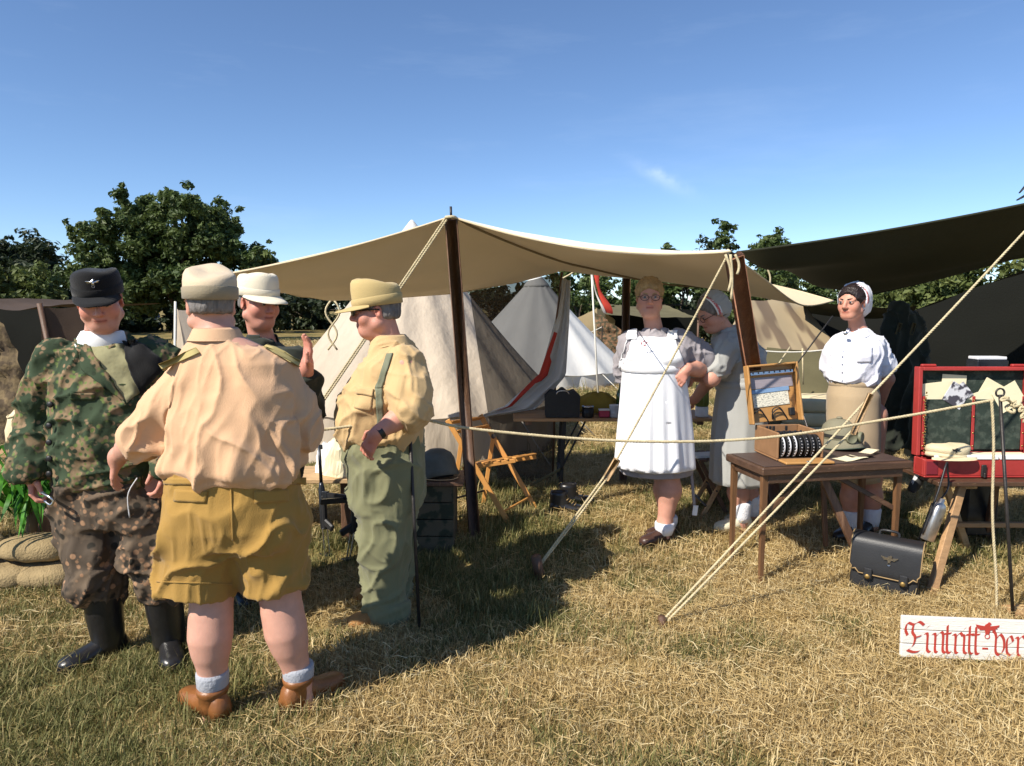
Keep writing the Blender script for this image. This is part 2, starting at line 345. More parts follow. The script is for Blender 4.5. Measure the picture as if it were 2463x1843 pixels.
hb = [o for o in scene.collection.objects if o.name.startswith('hedge_bush')][0]
for i, (u, lab) in enumerate(((-60, 'far hedge bush at the very left edge behind the brown canvas'), (90, 'far hedge bush behind the left shoulder of the camouflage man'), (210, 'far hedge bush behind the black cap'), (500, 'far hedge bush behind the tan cap'), (760, 'far hedge bush seen just left of the beige bell tent'), (1180, 'far hedge bush in the gap between the two bell tents'), (1420, 'far hedge bush behind the limp red flag'), (1660, 'far hedge bush behind the bending nurse'), (2160, 'far hedge bush behind the hanging dark coat'))):
    c = copy_tree(hb); Y = 47 + 4*math.sin(i*2.1); c.location = at(u, Y); c.rotation_euler.z = i*1.3; c.scale = (1, 1, .9+.25*math.sin(i*1.7)); c['label'] = lab; c['group'] = 'far hedge row'
# ------------------------------------------------------------------ tents behind
M['beige_canvas'] = mat('beige_canvas', (.64, .54, .42), .95, .16, 2.6, 3.0, 11, transl=.3, stretch=(1, 1, .35))
M['white_canvas'] = mat('white_canvas', (.78, .77, .73), .95, .06, 2.2, 1.6, 8, transl=.25, stretch=(1, 1, .35))
M['brown_canvas'] = mat('brown_canvas', (.07, .045, .03), .95, .25, 2.2, .5, 90)
M['olive_canvas'] = mat('olive_canvas', (.13, .115, .06), .95, .2, 2.2, .5, 90, transl=.08)
M['sand_canvas'] = mat('sand_canvas', (.42, .32, .17), .95, .15, 2.2, .5, 90, transl=.15)
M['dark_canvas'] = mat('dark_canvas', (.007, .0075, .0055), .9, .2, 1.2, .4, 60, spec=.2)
M['tarp_green'] = mat('tarp_green', (.024, .026, .015), .85, .2, .8, .3, 60, transl=.03, spec=.25)
M['canopy'] = mat('canopy', (.7, .57, .37), .95, .06, 1.2, .25, 300, transl=.04)
def bell_tent(name, label, Y, ua, va, R, wall, m, capm, seams=20, sd=0, wave=.03):
    ax = (ua - CU)/F*Y; g0 = float(gz(0, Y)); H = P(ua, va, Y)[2] - g0
    t = thing(name, label, 'tent', (ax, Y, g0)); n = seams*6; a = np.arange(n)*2*math.pi/n
    rings = []
    for k in np.linspace(0, 1, 16):
        r = .05 + (R - .05)*k; z = H - (H - wall)*k - .05*H*math.sin(math.pi*k)*.5
        rr = r*(1 + (.012 + wave*.5*k)*np.cos(a*seams)) + .012*vnoise(np.stack([a*6, 0*a + 4*k, 0*a + sd], 1), sd)
        rings.append(np.stack([rr*np.cos(a), rr*np.sin(a), 0*a + z - .03*k*np.abs(np.sin(a*seams/2))], 1))
    v, f = loft(rings, False, False); make('roof', v, f, m, t)
    rings = []
    for k in np.linspace(0, 1, 7):
        rr = R*.985*(1 + .03*np.cos(a*seams)*(1-k) + .015*np.sin(a*seams*2+1)); rings.append(np.stack([rr*np.cos(a), rr*np.sin(a), 0*a + (wall-.03)*(1-k) + .005], 1))
    v, f = loft(rings, False, False); make('wall', v, f, m, t)
    v, f = lathe([(.012, H+.07), (.03, H+.05), (.1*R+.06, H-.1*(H-wall)-.0), (.1*R+.09, H-.13*(H-wall))][::-1], 18); make('cap', v, f, capm, t)
    for k in range(0, seams, 2):
        b = 2*math.pi*k/seams; d = A(math.cos(b), math.sin(b), 0)
        v, f = tube([d*R*1.03 + A(0, 0, wall-.02), d*(R+.5) + A(0, 0, .02)], .006, 5); make('guy_line', v, f, M['white_rope'], t)
    return t, H
tA, HA = bell_tent('bell_tent', 'beige bell tent behind the man in the yellow cap', 7.95, 995, 545, 1.56, .5, M['beige_canvas'], M['white_canvas'], 16, 3, .035)
tB, HB = bell_tent('bell_tent', 'bright white bell tent in the middle distance beside the red cross flag', 14.2, 1290, 662, 1.78, .32, M['white_canvas'], M['white_canvas'], 14, 5, .035)

def cloth(S, amp=.01, sc=(2, 2, 2), sd=0, m=None, name='sheet', parent=None, origin=None):
    nu, nv = S.shape[:2]; p = S.reshape(-1, 3).copy()
    p[:, 2] += amp*(fbm(p*A(*sc), sd) - .5)*2; p[:, 1] += amp*(fbm(p*A(*sc)+7, sd+3) - .5)*2
    if origin is not None: p = p - np.asarray(origin)
    return make(name, p, grid_faces(nu, nv), m, parent)
def panel(name, parent, origin, pts, m, n=14, amp=.02, sd=0, sc=(2.5, 2.5, 2.5), sagz=0.):    # four corner points
    a, b, c, d = [np.asarray(q, float) for q in pts]; u = np.linspace(0, 1, n)[:, None, None]; v = np.linspace(0, 1, n)[None, :, None]
    S = (1-u)*(1-v)*a + u*(1-v)*b + u*v*c + (1-u)*v*d
    S[:, :, 2] -= sagz*4*(u*(1-u))[:, :, 0] * np.ones((1, n))
    return cloth(S, amp, sc, sd, m, name, parent, origin)
# brown canvas shelter at the left edge
o = A(*at(40, 8.2)); t = thing('brown_shelter', 'dark brown canvas shelter at the left edge behind the man in camouflage', 'tent', o)
panel('wall', t, o, (P(95, 738, 8.2), P(200, 735, 8.4), A(P(200, 735, 8.4)[0], 8.4, .1), A(P(95, 738, 8.2)[0], 8.2, .1)), M['brown_canvas'], amp=.04, sd=1)
panel('roof', t, o, (P(-120, 722, 8.0), P(95, 736, 8.2), A(*P(95, 736, 8.2)) + A(.3, 2.2, .05), A(*P(-120, 722, 8.0)) + A(.3, 2.2, .05)), M['brown_canvas'], amp=.03, sd=2, sagz=.06)
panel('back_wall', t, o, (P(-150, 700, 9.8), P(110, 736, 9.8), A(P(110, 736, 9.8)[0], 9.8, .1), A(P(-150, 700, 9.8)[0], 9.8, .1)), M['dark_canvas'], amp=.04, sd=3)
M['netting'] = mat('netting', (.085, .06, .035), .95, .5, 7, 1.5, 30, col2=(.16, .115, .06), c2pos=(.45, .55))
panel('flap', t, o, (P(-60, 760, 7.7), P(12, 790, 7.7), A(P(72, 0, 7.7)[0], 7.6, .12), A(P(-60, 0, 7.7)[0], 7.4, .12)), M['netting'], 26, .09, 4, (7, 7, 7))
v, f = tube([A(*P(95, 730, 8.2)) - o, A(P(95, 0, 8.2)[0], 8.2, 0.1) - o], .03, 8); make('pole', v, f, M['dark_wood'], t)
# small grey tent between the camouflage man and the back of the man in shorts
o = A(*at(420, 6.4)); t = thing('grey_tent', 'small grey tent peeping between the black cap and the tan cap', 'tent', o)
ap = P(425, 742, 6.4); bl = G(330, 1010); 
panel('side', t, o, (ap, P(470, 742, 7.2), A(P(520, 0, 7.2)[0], 7.2, .13), A(P(455, 0, 6.2)[0], 6.2, .13)), M['beige_canvas'], 10, .03, 5)
panel('front', t, o, (ap, ap + A(.004, .004, 0), A(P(455, 0, 6.2)[0], 6.2, .13), A(P(345, 0, 6.2)[0], 6.35, .13)), M['beige_canvas'], 10, .02, 6)
v, f = tube([ap - o + A(0, -.02, .06), A(P(345, 0, 6)[0], 6.1, .14) - o], .011, 7); make('edge_pole', v, f, M['white_rope'], t)
# far white vehicle
o = A(*at(338, 46)); t = thing('white_van', 'white van far off between the black cap and the oak', 'van', o)
w = 1.0
v, f = loft([ring((0, y, 0.62), w*k, .0, 4) for y, k in ((0, 1),)] , False, False) if False else join(box(1.05, 2.6, .55, (0, .6, .55), .08), box(.96, 2.2, .45, (0, .8, 1.0), .12)); make('body', v, f, M['white'], t)
v, f = box(.8, .03, .26, (0, -.315, 1.03), .01); make('windscreen', v, f, M['glass_black'], t)
for s in (-1, 1):
    v, f = xf(lathe([(.02, -.08), (.3, -.08), (.32, -.05), (.32, .05), (.3, .08), (.02, .08)], 16), rot(0, math.pi/2, 0), (.47*s, -.2, .3)); make('wheel', v, f, M['black'], t)
    v, f = box(.16, .04, .1, (.36*s, -.71, .62), .02); make('headlight', v, f, M['steel'], t)

# tents and tarpaulins on the right, behind the women
o = A(*at(1418, 18)); t = thing('sand_tent', 'small sand coloured tent corner right of the white bell tent', 'tent', o)
panel('front', t, o, (P(1375, 770, 18), P(1436, 740, 18), A(P(1448, 0, 18)[0], 18, .18), A(P(1340, 0, 18)[0], 18, .18)), M['sand_canvas'], 10, .05, 8)
panel('side', t, o, (P(1436, 740, 18), P(1480, 770, 21), A(P(1480, 0, 21)[0], 21, .18), A(P(1448, 0, 18)[0], 18, .18)), M['sand_canvas'], 10, .05, 9)
o = A(*at(1490, 20)); t = thing('green_awning', 'grey green tarpaulin awning behind the rear canopy pole', 'awning', o)
panel('sheet', t, o, (P(1440, 752, 19.2), P(1680, 764, 19.2), P(1600, 735, 21), P(1450, 730, 21)), M['olive_canvas'], 14, .05, 10, sagz=.05)
for u in (1440, 1560, 1680):
    q = P(u, 756, 19.25); v, f = tube([q - o, A(q[0], q[1], .1) - o], .03, 7); make('pole', v, f, M['dark_wood'], t)
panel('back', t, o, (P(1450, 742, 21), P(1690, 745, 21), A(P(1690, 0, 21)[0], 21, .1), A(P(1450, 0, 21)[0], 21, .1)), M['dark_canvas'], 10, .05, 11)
o = A(*at(1465, 17.0)); M['net_olive'] = mat('net_olive', (.21, .115, .06), .95, .6, 9, 1.5, 30, col2=(.06, .055, .03), c2pos=(.42, .56), alpha=.85)
t = tag(panel('camouflage_net', None, o, (P(1425, 745, 17.0), P(1500, 800, 16.8), A(P(1518, 0, 16.8)[0], 16.7, .5), A(P(1455, 0, 17.1)[0], 17.1, .6)), M['net_olive'], 26, .1, 18, (6, 6, 6)), 'brown camouflage net hanging behind the rear canopy pole', 'net'); t.location = o
# striped tent
def striped():
    m = bpy.data.materials.new('striped_canvas'); m.use_nodes = True; n = m.node_tree.nodes; l = m.node_tree.links; b = n['Principled BSDF']
    tc = n.new('ShaderNodeTexCoord'); w = n.new('ShaderNodeTexNoise'); w.inputs['Scale'].default_value = 1.3; w.inputs['Detail'].default_value = 2
    mp = n.new('ShaderNodeMapping'); mp.inputs['Scale'].default_value = (1.6, .35, .5); mp.inputs['Rotation'].default_value = (0, .55, .2)
    l.new(tc.outputs['Object'], mp.inputs['Vector']); l.new(mp.outputs[0], w.inputs['Vector'])
    r = n.new('ShaderNodeValToRGB'); r.color_ramp.interpolation = 'EASE'; e = r.color_ramp.elements; e[0].position = .47; e[0].color = (.43, .33, .19, 1); e[1].position = .52; e[1].color = (.2, .14, .085, 1)
    k = e.new(.6); k.color = (.2, .14, .085, 1); k = e.new(.64); k.color = (.38, .33, .22, 1)
    l.new(w.outputs['Fac'], r.inputs['Fac']); l.new(r.outputs[0], b.inputs['Base Color']); b.inputs['Roughness'].default_value = .95; return m
M['striped_canvas'] = striped()
o = A(*at(1880, 9)); t = thing('striped_tent', 'beige tent with brown stripes between the leaning post and the white blouse', 'tent', o)
rl, rr = P(1795, 722, 9.4), P(1925, 722, 10.4)
panel('roof', t, o, (rl, rr, A(P(2060, 850, 9.2)[0], 9.0, P(2060, 905, 9.0)[2]), A(*P(1760, 815, 8.4))), M['striped_canvas'], 18, .03, 13)
panel('front', t, o, (rl, rl + A(.01, .01, 0), A(*P(1760, 815, 8.4)), A(*P(1752, 800, 9.8))), M['striped_canvas'], 8, .02, 14)
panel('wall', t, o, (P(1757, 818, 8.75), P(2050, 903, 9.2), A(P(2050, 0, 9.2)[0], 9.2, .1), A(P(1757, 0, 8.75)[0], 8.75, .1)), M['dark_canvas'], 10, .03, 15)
o = A(*at(1880, 7.6)); t = thing('low_olive_tent', 'low olive shelter in front of the striped tent', 'tent', o)
panel('roof', t, o, (P(1845, 838, 7.9), P(2000, 845, 7.9), A(P(2020, 0, 7.4)[0], 7.3, .14), A(P(1800, 0, 7.4)[0], 7.3, .14)), M['olive_canvas'], 16, .03, 16)
panel('back', t, o, (P(1845, 838, 7.9), P(2000, 845, 7.9), A(P(2000, 0, 8.4)[0], 8.4, .12), A(P(1845, 0, 8.4)[0], 8.4, .12)), M['olive_canvas'], 10, .03, 17)
v, f = tube(sag(P(1815, 842, 7.2) - o, P(2010, 838, 7.2) - o, .03), .008, 5); make('ridge_rope', v, f, M['white_rope'], t)
for a, b in (((1900, 835, 7.3), (1790, 1000, 7.0)), ((2003, 760, 7.0), (1872, 935, 7.0)), ((1930, 838, 7.2), (1932, 925, 7.2))):
    v, f = tube([P(*a) - o, P(*b) - o], .008, 5); make('guy_line', v, f, M['rope'] if a[0] != 2003 else M['iron'], t)
o = A(*at(2020, 10)); t = thing('green_fly', 'dark green fly sheet stretched behind the woman in the white blouse', 'awning', o)
panel('sheet', t, o, (P(1910, 720, 9.6), P(2210, 735, 8.2), P(2190, 760, 9.6), P(1950, 752, 10.8)), M['tarp_green'], 14, .03, 18, sagz=.05)
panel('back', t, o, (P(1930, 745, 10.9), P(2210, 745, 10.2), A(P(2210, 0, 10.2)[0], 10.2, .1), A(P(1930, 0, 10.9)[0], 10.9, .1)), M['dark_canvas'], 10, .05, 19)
v, f = tube([P(2065, 735, 8.9) - o, A(P(2075, 0, 8.9)[0], 8.9, .1) - o], .025, 7); make('pole', v, f, M['plank'], t)
# big dark tent at the right edge
o = A(*at(2500, 6.6)); t = thing('dark_tent', 'large nearly black tent wall at the right edge behind the red chest', 'tent', o)
a, b = P(2205, 748, 6.9), P(2760, 540, 6.0)
panel('side', t, o, (a, b, A(b[0], 5.9, .12), A(a[0]-.05, 6.9, .12)), M['dark_canvas'], 18, .04, 20)
panel('roof', t, o, (a, b, b + A(1.2, 2.6, -.35), a + A(1.4, 2.3, -.2)), M['dark_canvas'], 14, .03, 21)
panel('inner_wall', t, o, (a + A(0.0, 0, 0), a + A(1.4, 2.3, -.2), A(a[0]+1.4, 9.2, .12), A(a[0]-.05, 6.9, .12)), M['dark_canvas'], 10, .03, 22)

# ------------------------------------------------------------------ main beige canopy
Apk, Bpk = P(1085, 521, 4.4), P(1757, 606, 4.08)
Dc, Ec, Cc = P(520, 664, 4.5), P(800, 722, 5.75), P(2005, 724, 6.1)
front = np.vstack([sag(Dc, Apk, .03, 30)[:-1], sag(Apk, Bpk, .085, 34)])
back = resample(np.vstack([Ec, P(950, 716, 5.9), P(1085, 706, 6.0), P(1240, 680, 6.2), P(1390, 640, 6.4), P(1507, 646, 6.6), P(1640, 652, 6.5), P(1800, 672, 6.4), P(1920, 700, 6.3), Cc]), len(front))
# keep the ridge above the front post: match the parameter of the peak
nv = 26; left = sag(Dc, Ec, .02, nv); right = spline([Bpk, Bpk*.6 + Cc*.4 + A(-.12, 0, -.02), Bpk*.25 + Cc*.75 + A(-.1, 0, -.1), Cc], nv)
S = coons(front, back, left, right)
Rt = P(1507, 648, 5.9)
ridge = np.vstack([sag(Dc, Apk, .025, 30)[:-1], sag(Apk, Bpk, .03, 34)]) + A(0, .1, .004)
S[:, 1] = ridge*.45 + S[:, 0]*.55 + A(0, 0, .012); S[:, 2] = ridge; kk = np.linspace(1, 0, 6)[:, None]
for j in range(3, 8): S[:, j] = S[:, j]*(1-kk[j-3]*.8) + (ridge + (S[:, 8]-ridge)*((j-2)/6))*kk[j-3]*.8
u_, v_ = np.linspace(0, 1, S.shape[0])[:, None], np.linspace(0, 1, nv)[None]
S[:, :, 2] += .010*np.sin(v_*26 + 3*u_)*np.exp(-((u_-.25)/.25)**2)*np.sin(math.pi*v_)**.5 - .05*np.sin(math.pi*u_)*np.sin(math.pi*v_)
oC = A(0.3, 5.2, 1.9)
canopy = thing('canvas_canopy', 'large beige canvas canopy on wooden posts over the women', 'canopy', oC)
cloth(S[:, 2:], .012, (1.6, 1.6, 1.6), 31, M['canopy'], 'sheet', canopy, oC)
M['sunlit_lip'] = mat('sunlit_canvas', (.8, .77, .68), .95, .05, 1.5, .25, 300, transl=.05)  # sunlight on the canopy's front lip, painted in as paler canvas
cloth(S[28:, :3], .012, (1.6, 1.6, 1.6), 31, M['sunlit_lip'], 'front_valance', canopy, oC); cloth(S[:29, :3], .012, (1.6, 1.6, 1.6), 31, M['canopy'], 'front_valance', canopy, oC)
for e, nm in ((S[:, 0], 'front_hem'), (S[:, -1], 'back_hem'), (S[0], 'side_hem'), (S[-1], 'side_hem')):
    v, f = tube(e - oC, .007, 5); make(nm, v, f, M['canopy'], canopy)
def tube_on(path, r, m, nm, par, org, n=5): v, f = tube(np.asarray(path) - org, r, n); return make(nm, v, f, m, par)
i0 = 29
seam = np.array([S[min(len(S)-1, i0+int(k*1.1)), k] for k in range(nv)]) - A(0, 0, .008)
M['seam'] = mat('seam', (.22, .17, .1), .95)
tube_on(seam[:20], .008, M['seam'], 'seam', canopy, oC)
tube_on([Apk + A(0, 0, -.02), P(1084, 497, 4.4)], .008, M['iron'], 'spike', canopy, oC)
pass
for (u, v0, v1, Y, dx) in ((1745, 612, 700, 4.05, 14), (1757, 612, 720, 4.05, 4), (1768, 612, 660, 4.05, 10), (1845, 645, 690, 6.5, 8)):
    q = np.array([P(u + dx*math.sin(k*2.6), v0 + (v1-v0)*k, Y-.03) for k in np.linspace(0, 1, 10)]); tube_on(q, .008, M['rope'], 'tie_rope', canopy, oC)
for s in (-1, 1):
    q = np.array([P(800 + s*(14*math.sin(k*math.pi*2.2)+3), 722 + 120*k, 6.1) for k in np.linspace(0, 1, 14)]); tube_on(q, .009, M['rope'], 'tie_rope', canopy, oC)
q = np.array([P(1390 - 40*k, 641 + 30*k**.6, 6.98) for k in np.linspace(0, 1, 8)]); tube_on(q, .008, M['rope'], 'tie_rope', canopy, oC)
tube_on(np.vstack([Apk + .03*A(math.cos(a), math.sin(a)-.6, -.35+.06*a/6) for a in np.linspace(0, 12, 30)]), .009, M['rope'], 'lashing', canopy, oC)
# posts
def post(name, label, top, foot, w, t_, m):
    o = A(foot[0], foot[1], foot[2]); th = thing(name, label, 'post', o)
    v, f = bar(foot - o - A(0, 0, .05), top - o, w, t_, .006, up=(0, 1, 0)); make('timber', v, f, m, th); return th, o
pA, oA = post('canopy_post', 'dark brown post under the canopy peak, beside the orange chair', Apk + A(0, 0, -.015), G(1143, 1287), .075, .06, M['dark_wood'])
M['red_wood'] = mat('red_wood', (.27, .12, .065), .6, .3, 4, .4, 40, stretch=(6, 6, .5), col2=(.36, .18, .1), c2pos=(.5, .7))
gB = A(*P(1935, 1080, 4.95)); gB[2] = float(gz(0, gB[1]))
pB, oB = post('leaning_post', 'reddish leaning wooden post behind the cipher machine', Bpk + A(.02, 0, -.02), A(P(1915, 0, 5.25)[0], 5.25, .12), .1, .055, M['red_wood'])
pR, oR = post('rear_post', 'thin dark pole behind the woman with glasses', Rt + A(0, 0, .12), A(Rt[0], Rt[1], .12), .06, .06, M['dark_wood'])

# ------------------------------------------------------------------ dark tarpaulin on the right
fr = sag(P(1772, 607, 4.7), P(2700, 440, 3.95), .03, 34); bk = np.vstack([sag(P(2075, 712, 6.1), P(2463, 612, 5.9), .02, 17)[:-1], sag(P(2463, 612, 5.9), P(2800, 520, 5.7), .02, 18)])
lf = spline([P(1772, 607, 4.7), P(1862, 655, 5.15), P(1900, 632, 5.35), P(1985, 690, 5.6), P(2075, 712, 6.1)], 26); rt = sag(P(2700, 440, 3.95), P(2800, 520, 5.7), .1, 26)
lf = spline([P(1772, 607, 4.7), P(1858, 652, 4.9), P(1935, 668, 5.4), P(2020, 705, 5.8), P(2075, 712, 6.1)], 26)
S2 = coons(fr, bk, lf, rt); u_, v_ = np.linspace(0, 1, 34)[:, None], np.linspace(0, 1, 26)[None]
S2[:, :, 2] -= (.06*np.sin(math.pi*u_)*np.sin(math.pi*v_) + .03*np.sin(v_*14 + u_*2)*np.sin(math.pi*v_))
oT = A(2.2, 5.0, 1.9); tarp = thing('dark_tarpaulin', 'dark green tarpaulin roof sloping up to the right edge', 'tarpaulin', oT)
cloth(S2, .012, (1.6, 1.6, 1.6), 41, M['tarp_green'], 'sheet', tarp, oT)
for e in (S2[:, 0], S2[:, -1]): tube_on(e, .008, M['tarp_green'], 'hem', tarp, oT)
fpt = P(2490, 458, 4.2)
q = fpt - oT; v, f = join(tube(spline([q + A(.1, 0, .12), q + A(-.02, 0, .06), q + A(-.09, 0, -.015)], 8), np.linspace(.03, .008, 8), 6, flat=.4), tube(spline([q + A(.12, 0, .05), q + A(0, 0, .0), q + A(-.1, 0, -.055)], 8), np.linspace(.035, .01, 8), 6, flat=.4)); make('loose_tape', v, f, M['black'], tarp)

# ------------------------------------------------------------------ net, flag and stick
M['scrim'] = mat('scrim', (.07, .052, .035), .95, .15, 6, .4, 200, alpha=.8)
sc_o = A(*G(1240, 1150)); 
scrim = tag(panel('net_curtain', None, sc_o, (P(1130, 704, 6.0), P(1352, 652, 6.35), A(P(1332, 0, 6.0)[0], 6.0, .13), A(P(1195, 0, 5.95)[0], 5.95, .13)), M['scrim'], 20, .03, 51), 'thin brown net curtain hanging from the canopy edge by the orange chair', 'net'); scrim.location = sc_o
def flag_mat():
    m = mat('flag_white', (.66, .63, .58), .95, .08, 4, .3, 200, transl=.3); n = m.node_tree.nodes; l = m.node_tree.links
    return m
M['flag_white'] = flag_mat(); M['flag_red'] = mat('flag_red', (.5, .05, .03), .95, .12, 5, .3, 200, transl=.25)
fo = A(*G(1338, 1140)); fo = A(P(1336, 0, 6.05)[0], 6.05, .12)
flag = thing('red_cross_flag', 'white flag with a red cross draped down a thin dark stick', 'flag', fo)
v, f = tube([A(0, 0, 0), P(1340, 760, 6.05) - fo, P(1352, 655, 6.2) - fo], .01, 7); make('stick', v, f, M['dark_wood'], flag)
def flagpt(s, t):      # s across, t downwards
    a = np.array([P(1352, 668, 6.12), P(1336, 770, 6.0), P(1300, 900, 5.95), P(1215, 975, 5.9), P(1150, 1002, 5.9)]); b = np.array([P(1372, 676, 6.1), P(1368, 790, 6.05), P(1362, 905, 6.0), P(1290, 985, 5.9), P(1160, 1006, 5.9)])
    k = t*4; i = min(3, int(k)); g = k-i; pa = a[i]*(1-g)+a[i+1]*g; pb = b[i]*(1-g)+b[i+1]*g
    p = pa*(1-s)+pb*s; p[1] += .05*math.sin(s*11+t*5)*(1-.5*t); return p
S3 = np.array([[flagpt(s, t) for t in np.linspace(0, 1, 34)] for s in np.linspace(0, 1, 26)])
cloth(S3, .006, (6, 6, 6), 61, M['flag_white'], 'cloth', flag, fo)
red = np.array([[flagpt(s, t) - A(0, .012, 0) for t in np.linspace(.3, .86, 26)] for s in np.linspace(-.03, .42, 10)])
for i in range(10):
    for j in range(26):
        tt = .3 + .56*j/25; w = .42 if not (.42 < tt < .56) else .75
        s0 = .06 + .1*math.sin(tt*9); s = s0 + (i/9)*(w*.42)*(1 - .55*max(0, tt-.6)/.26); red[i, j] = flagpt(min(.98, s), tt) - A(0, .012, 0)
cloth(red, .004, (6, 6, 6), 62, M['flag_red'], 'cross', flag, fo)
fo = A(P(1455, 0, 9.2)[0], 9.2, .12); lf = thing('limp_flag', 'limp red and white flag on a thin pole above the tents', 'flag', fo)
v, f = tube([A(0, 0, 0), P(1422, 640, 9.2) - fo], .012, 7); make('pole', v, f, M['white_rope'], lf)
def limp(off, w, m, nm):
    pts = spline([P(1425, 640, 9.15), P(1432, 680, 9.15), P(1444, 720, 9.1), P(1458, 752, 9.1)], 22) - fo
    L, R = [], []
    for i, p in enumerate(pts):
        k = i/21; ww = w*(.6 + .5*math.sin(k*9+1)*.6 + .5*k); L.append(p + A(off, .02*math.sin(k*14), 0)); R.append(p + A(off+ww, .03*math.sin(k*11+1), -.02))
    Sx = np.stack([np.array(L), (np.array(L)+np.array(R))/2 + A(0, -.03, 0), np.array(R)], 0); make(nm, Sx.reshape(-1, 3), grid_faces(3, 22), m, lf)
limp(0.0, .085, M['flag_red'], 'red_cloth'); limp(-.035, .035, M['flag_white'], 'white_edge'); 

# ------------------------------------------------------------------ guy ropes and the barrier rope
def peg(parent, o, p, lean, h=.2, r=.018):
    v, f = tube([p - o - A(*lean)*.3*h - A(0, 0, .05), p - o + A(*lean)*h + A(0, 0, h)], r, 8); make('peg', v, f, M['dark_wood'], parent)
pg = G(1300, 1392); t = thing('guy_rope', 'guy rope with a wooden slider running from the leaning post to a peg', 'rope', pg, 'guy ropes')
top = Bpk + A(-.03, -.03, -.03); sl = P(1470, 1130, 4.16)
v, f = rope(sag(top - pg, sl - pg, .01), .006); make('line', v, f, M['rope'], t)
lo_ = A(0, 0, .09)
for d in (-.012, .014):
    v, f = rope(sag(sl - pg + A(d, 0, 0), lo_ + A(d*.4, 0, 0), .004), .006); make('line', v, f, M['rope'], t)
dv = top - pg; dv /= np.linalg.norm(dv); s0 = sl - pg
v, f = bar(s0 - dv*.075, s0 + dv*.075, .045, .024, .006, up=(0, 1, 0)); make('slider', v, f, M['pale_wood'], t)
peg(t, pg, pg, (-.2, -.3, 0), .15, .03)
pg = A(P(470, 0, 4.35)[0], 4.35, float(gz(0, 4.35))); t = thing('guy_rope', 'guy rope running from the canopy peak down behind the man in the yellow cap', 'rope', pg, 'guy ropes')
tp = Apk + A(-.03, -.03, -.02)
for d in (-.008, .008):
    v, f = rope(sag(tp - pg + A(d, 0, 0), A(d, 0, .06), .01), .006); make('line', v, f, M['rope'], t)
peg(t, pg, pg, (-.3, -.2, 0))
pg = G(1597, 1508); t = thing('guy_rope', 'double guy rope with a long wooden slider crossing the cipher machine table', 'rope', pg, 'guy ropes')
tp = P(2640, 365, 3.9); s1 = P(2090, 955, 3.72); s2 = P(2055, 1030, 3.70)
v, f = rope(sag(tp - pg, s1 - pg, .01), .0062); make('line', v, f, M['rope'], t)
v, f = rope(sag(s1 - pg + A(-.015, 0, -.02), A(-.01, 0, .03), .006), .006); make('line', v, f, M['rope'], t)
v, f = rope(sag(s2 - pg, A(.015, 0, .03), .006), .006); make('line', v, f, M['rope'], t)
v, f = bar(s1 - pg + A(.005, -.012, .02), P(2048, 1045, 3.70) - pg - A(0, .012, 0), .032, .016, .005, up=(0, 1, 0)); make('slider', v, f, M['pale_wood'], t)
peg(t, pg, pg, (-.3, -.2, 0), .06)
# barrier: two iron stakes and a slack rope
def stake(label, foot, top):
    o = foot; t = thing('iron_stake', label, 'stake', o, 'iron stakes')
    v, f = tube([A(0, 0, -.05), top - o], .0085, 8); make('rod', v, f, M['iron'], t)
    d = top - o; c = d - A(0, 0, .012)
    v, f = tube([c + .022*A(math.cos(a), 0, math.sin(a)+1) for a in np.linspace(-1.4, 4.2, 12)], .005, 6); make('eye', v, f, M['iron'], t); return t
k1, k2 = P(984, 998, 3.5), P(2404, 968, 3.67)
stake('thin iron stake in front of the man in the yellow cap', G(1010, 1524), k1); stake('iron stake in front of the red chest', G(2440, 1488), k2 + A(0, 0, .04))
k0 = P(560, 1040, 3.3); bo = A(k1[0], k1[1], 0)
tb = thing('barrier_rope', 'slack tan rope fence strung between the two iron stakes', 'rope', bo)
mid = spline([k1, P(1140, 1032, 3.52), P(1500, 1061, 3.56), P(1830, 1054, 3.6), P(2150, 1006, 3.64), P(2390, 962, 3.66)], 80)
v, f = rope(np.vstack([sag(k0, k1, .03, 20)[:-1], mid]) - bo, .0072); make('line', v, f, M['rope'], tb)
kn = P(2405, 962, 3.65)
q = np.array([kn + A(.03*math.cos(a*1.7)+.01*a, -.02+.02*math.sin(a*2.3), .022*math.sin(a) + .012*math.cos(2.1*a)-.006*a) for a in np.linspace(0, 9, 50)])
v, f = rope(q - bo, .0072); make('knot', v, f, M['rope'], tb)
q = spline([kn + A(.05, -.02, -.01), kn + A(.09, -.03, -.04), kn + A(.11, -.03, -.09), kn + A(.14, -.03, -.11), kn + A(.16, -.02, -.16), kn + A(.4, 0, -.2), kn + A(1.2, .1, -.1)], 60)
q[:30] += .012*np.sin(np.linspace(0, 30, 30))[:, None]*A(1, 0, 1)
v, f = rope(q - bo, .0072); make('line', v, f, M['rope'], tb)
q = np.array([P(2385 + 10*k + 3*math.sin(k*9), 964 + 520*k, 3.645) for k in np.linspace(0, 1, 40)]); q[:, 2] = np.maximum(q[:, 2], .01)
v, f = rope(q - bo, .007); make('rope_tail', v, f, M['rope'], tb)
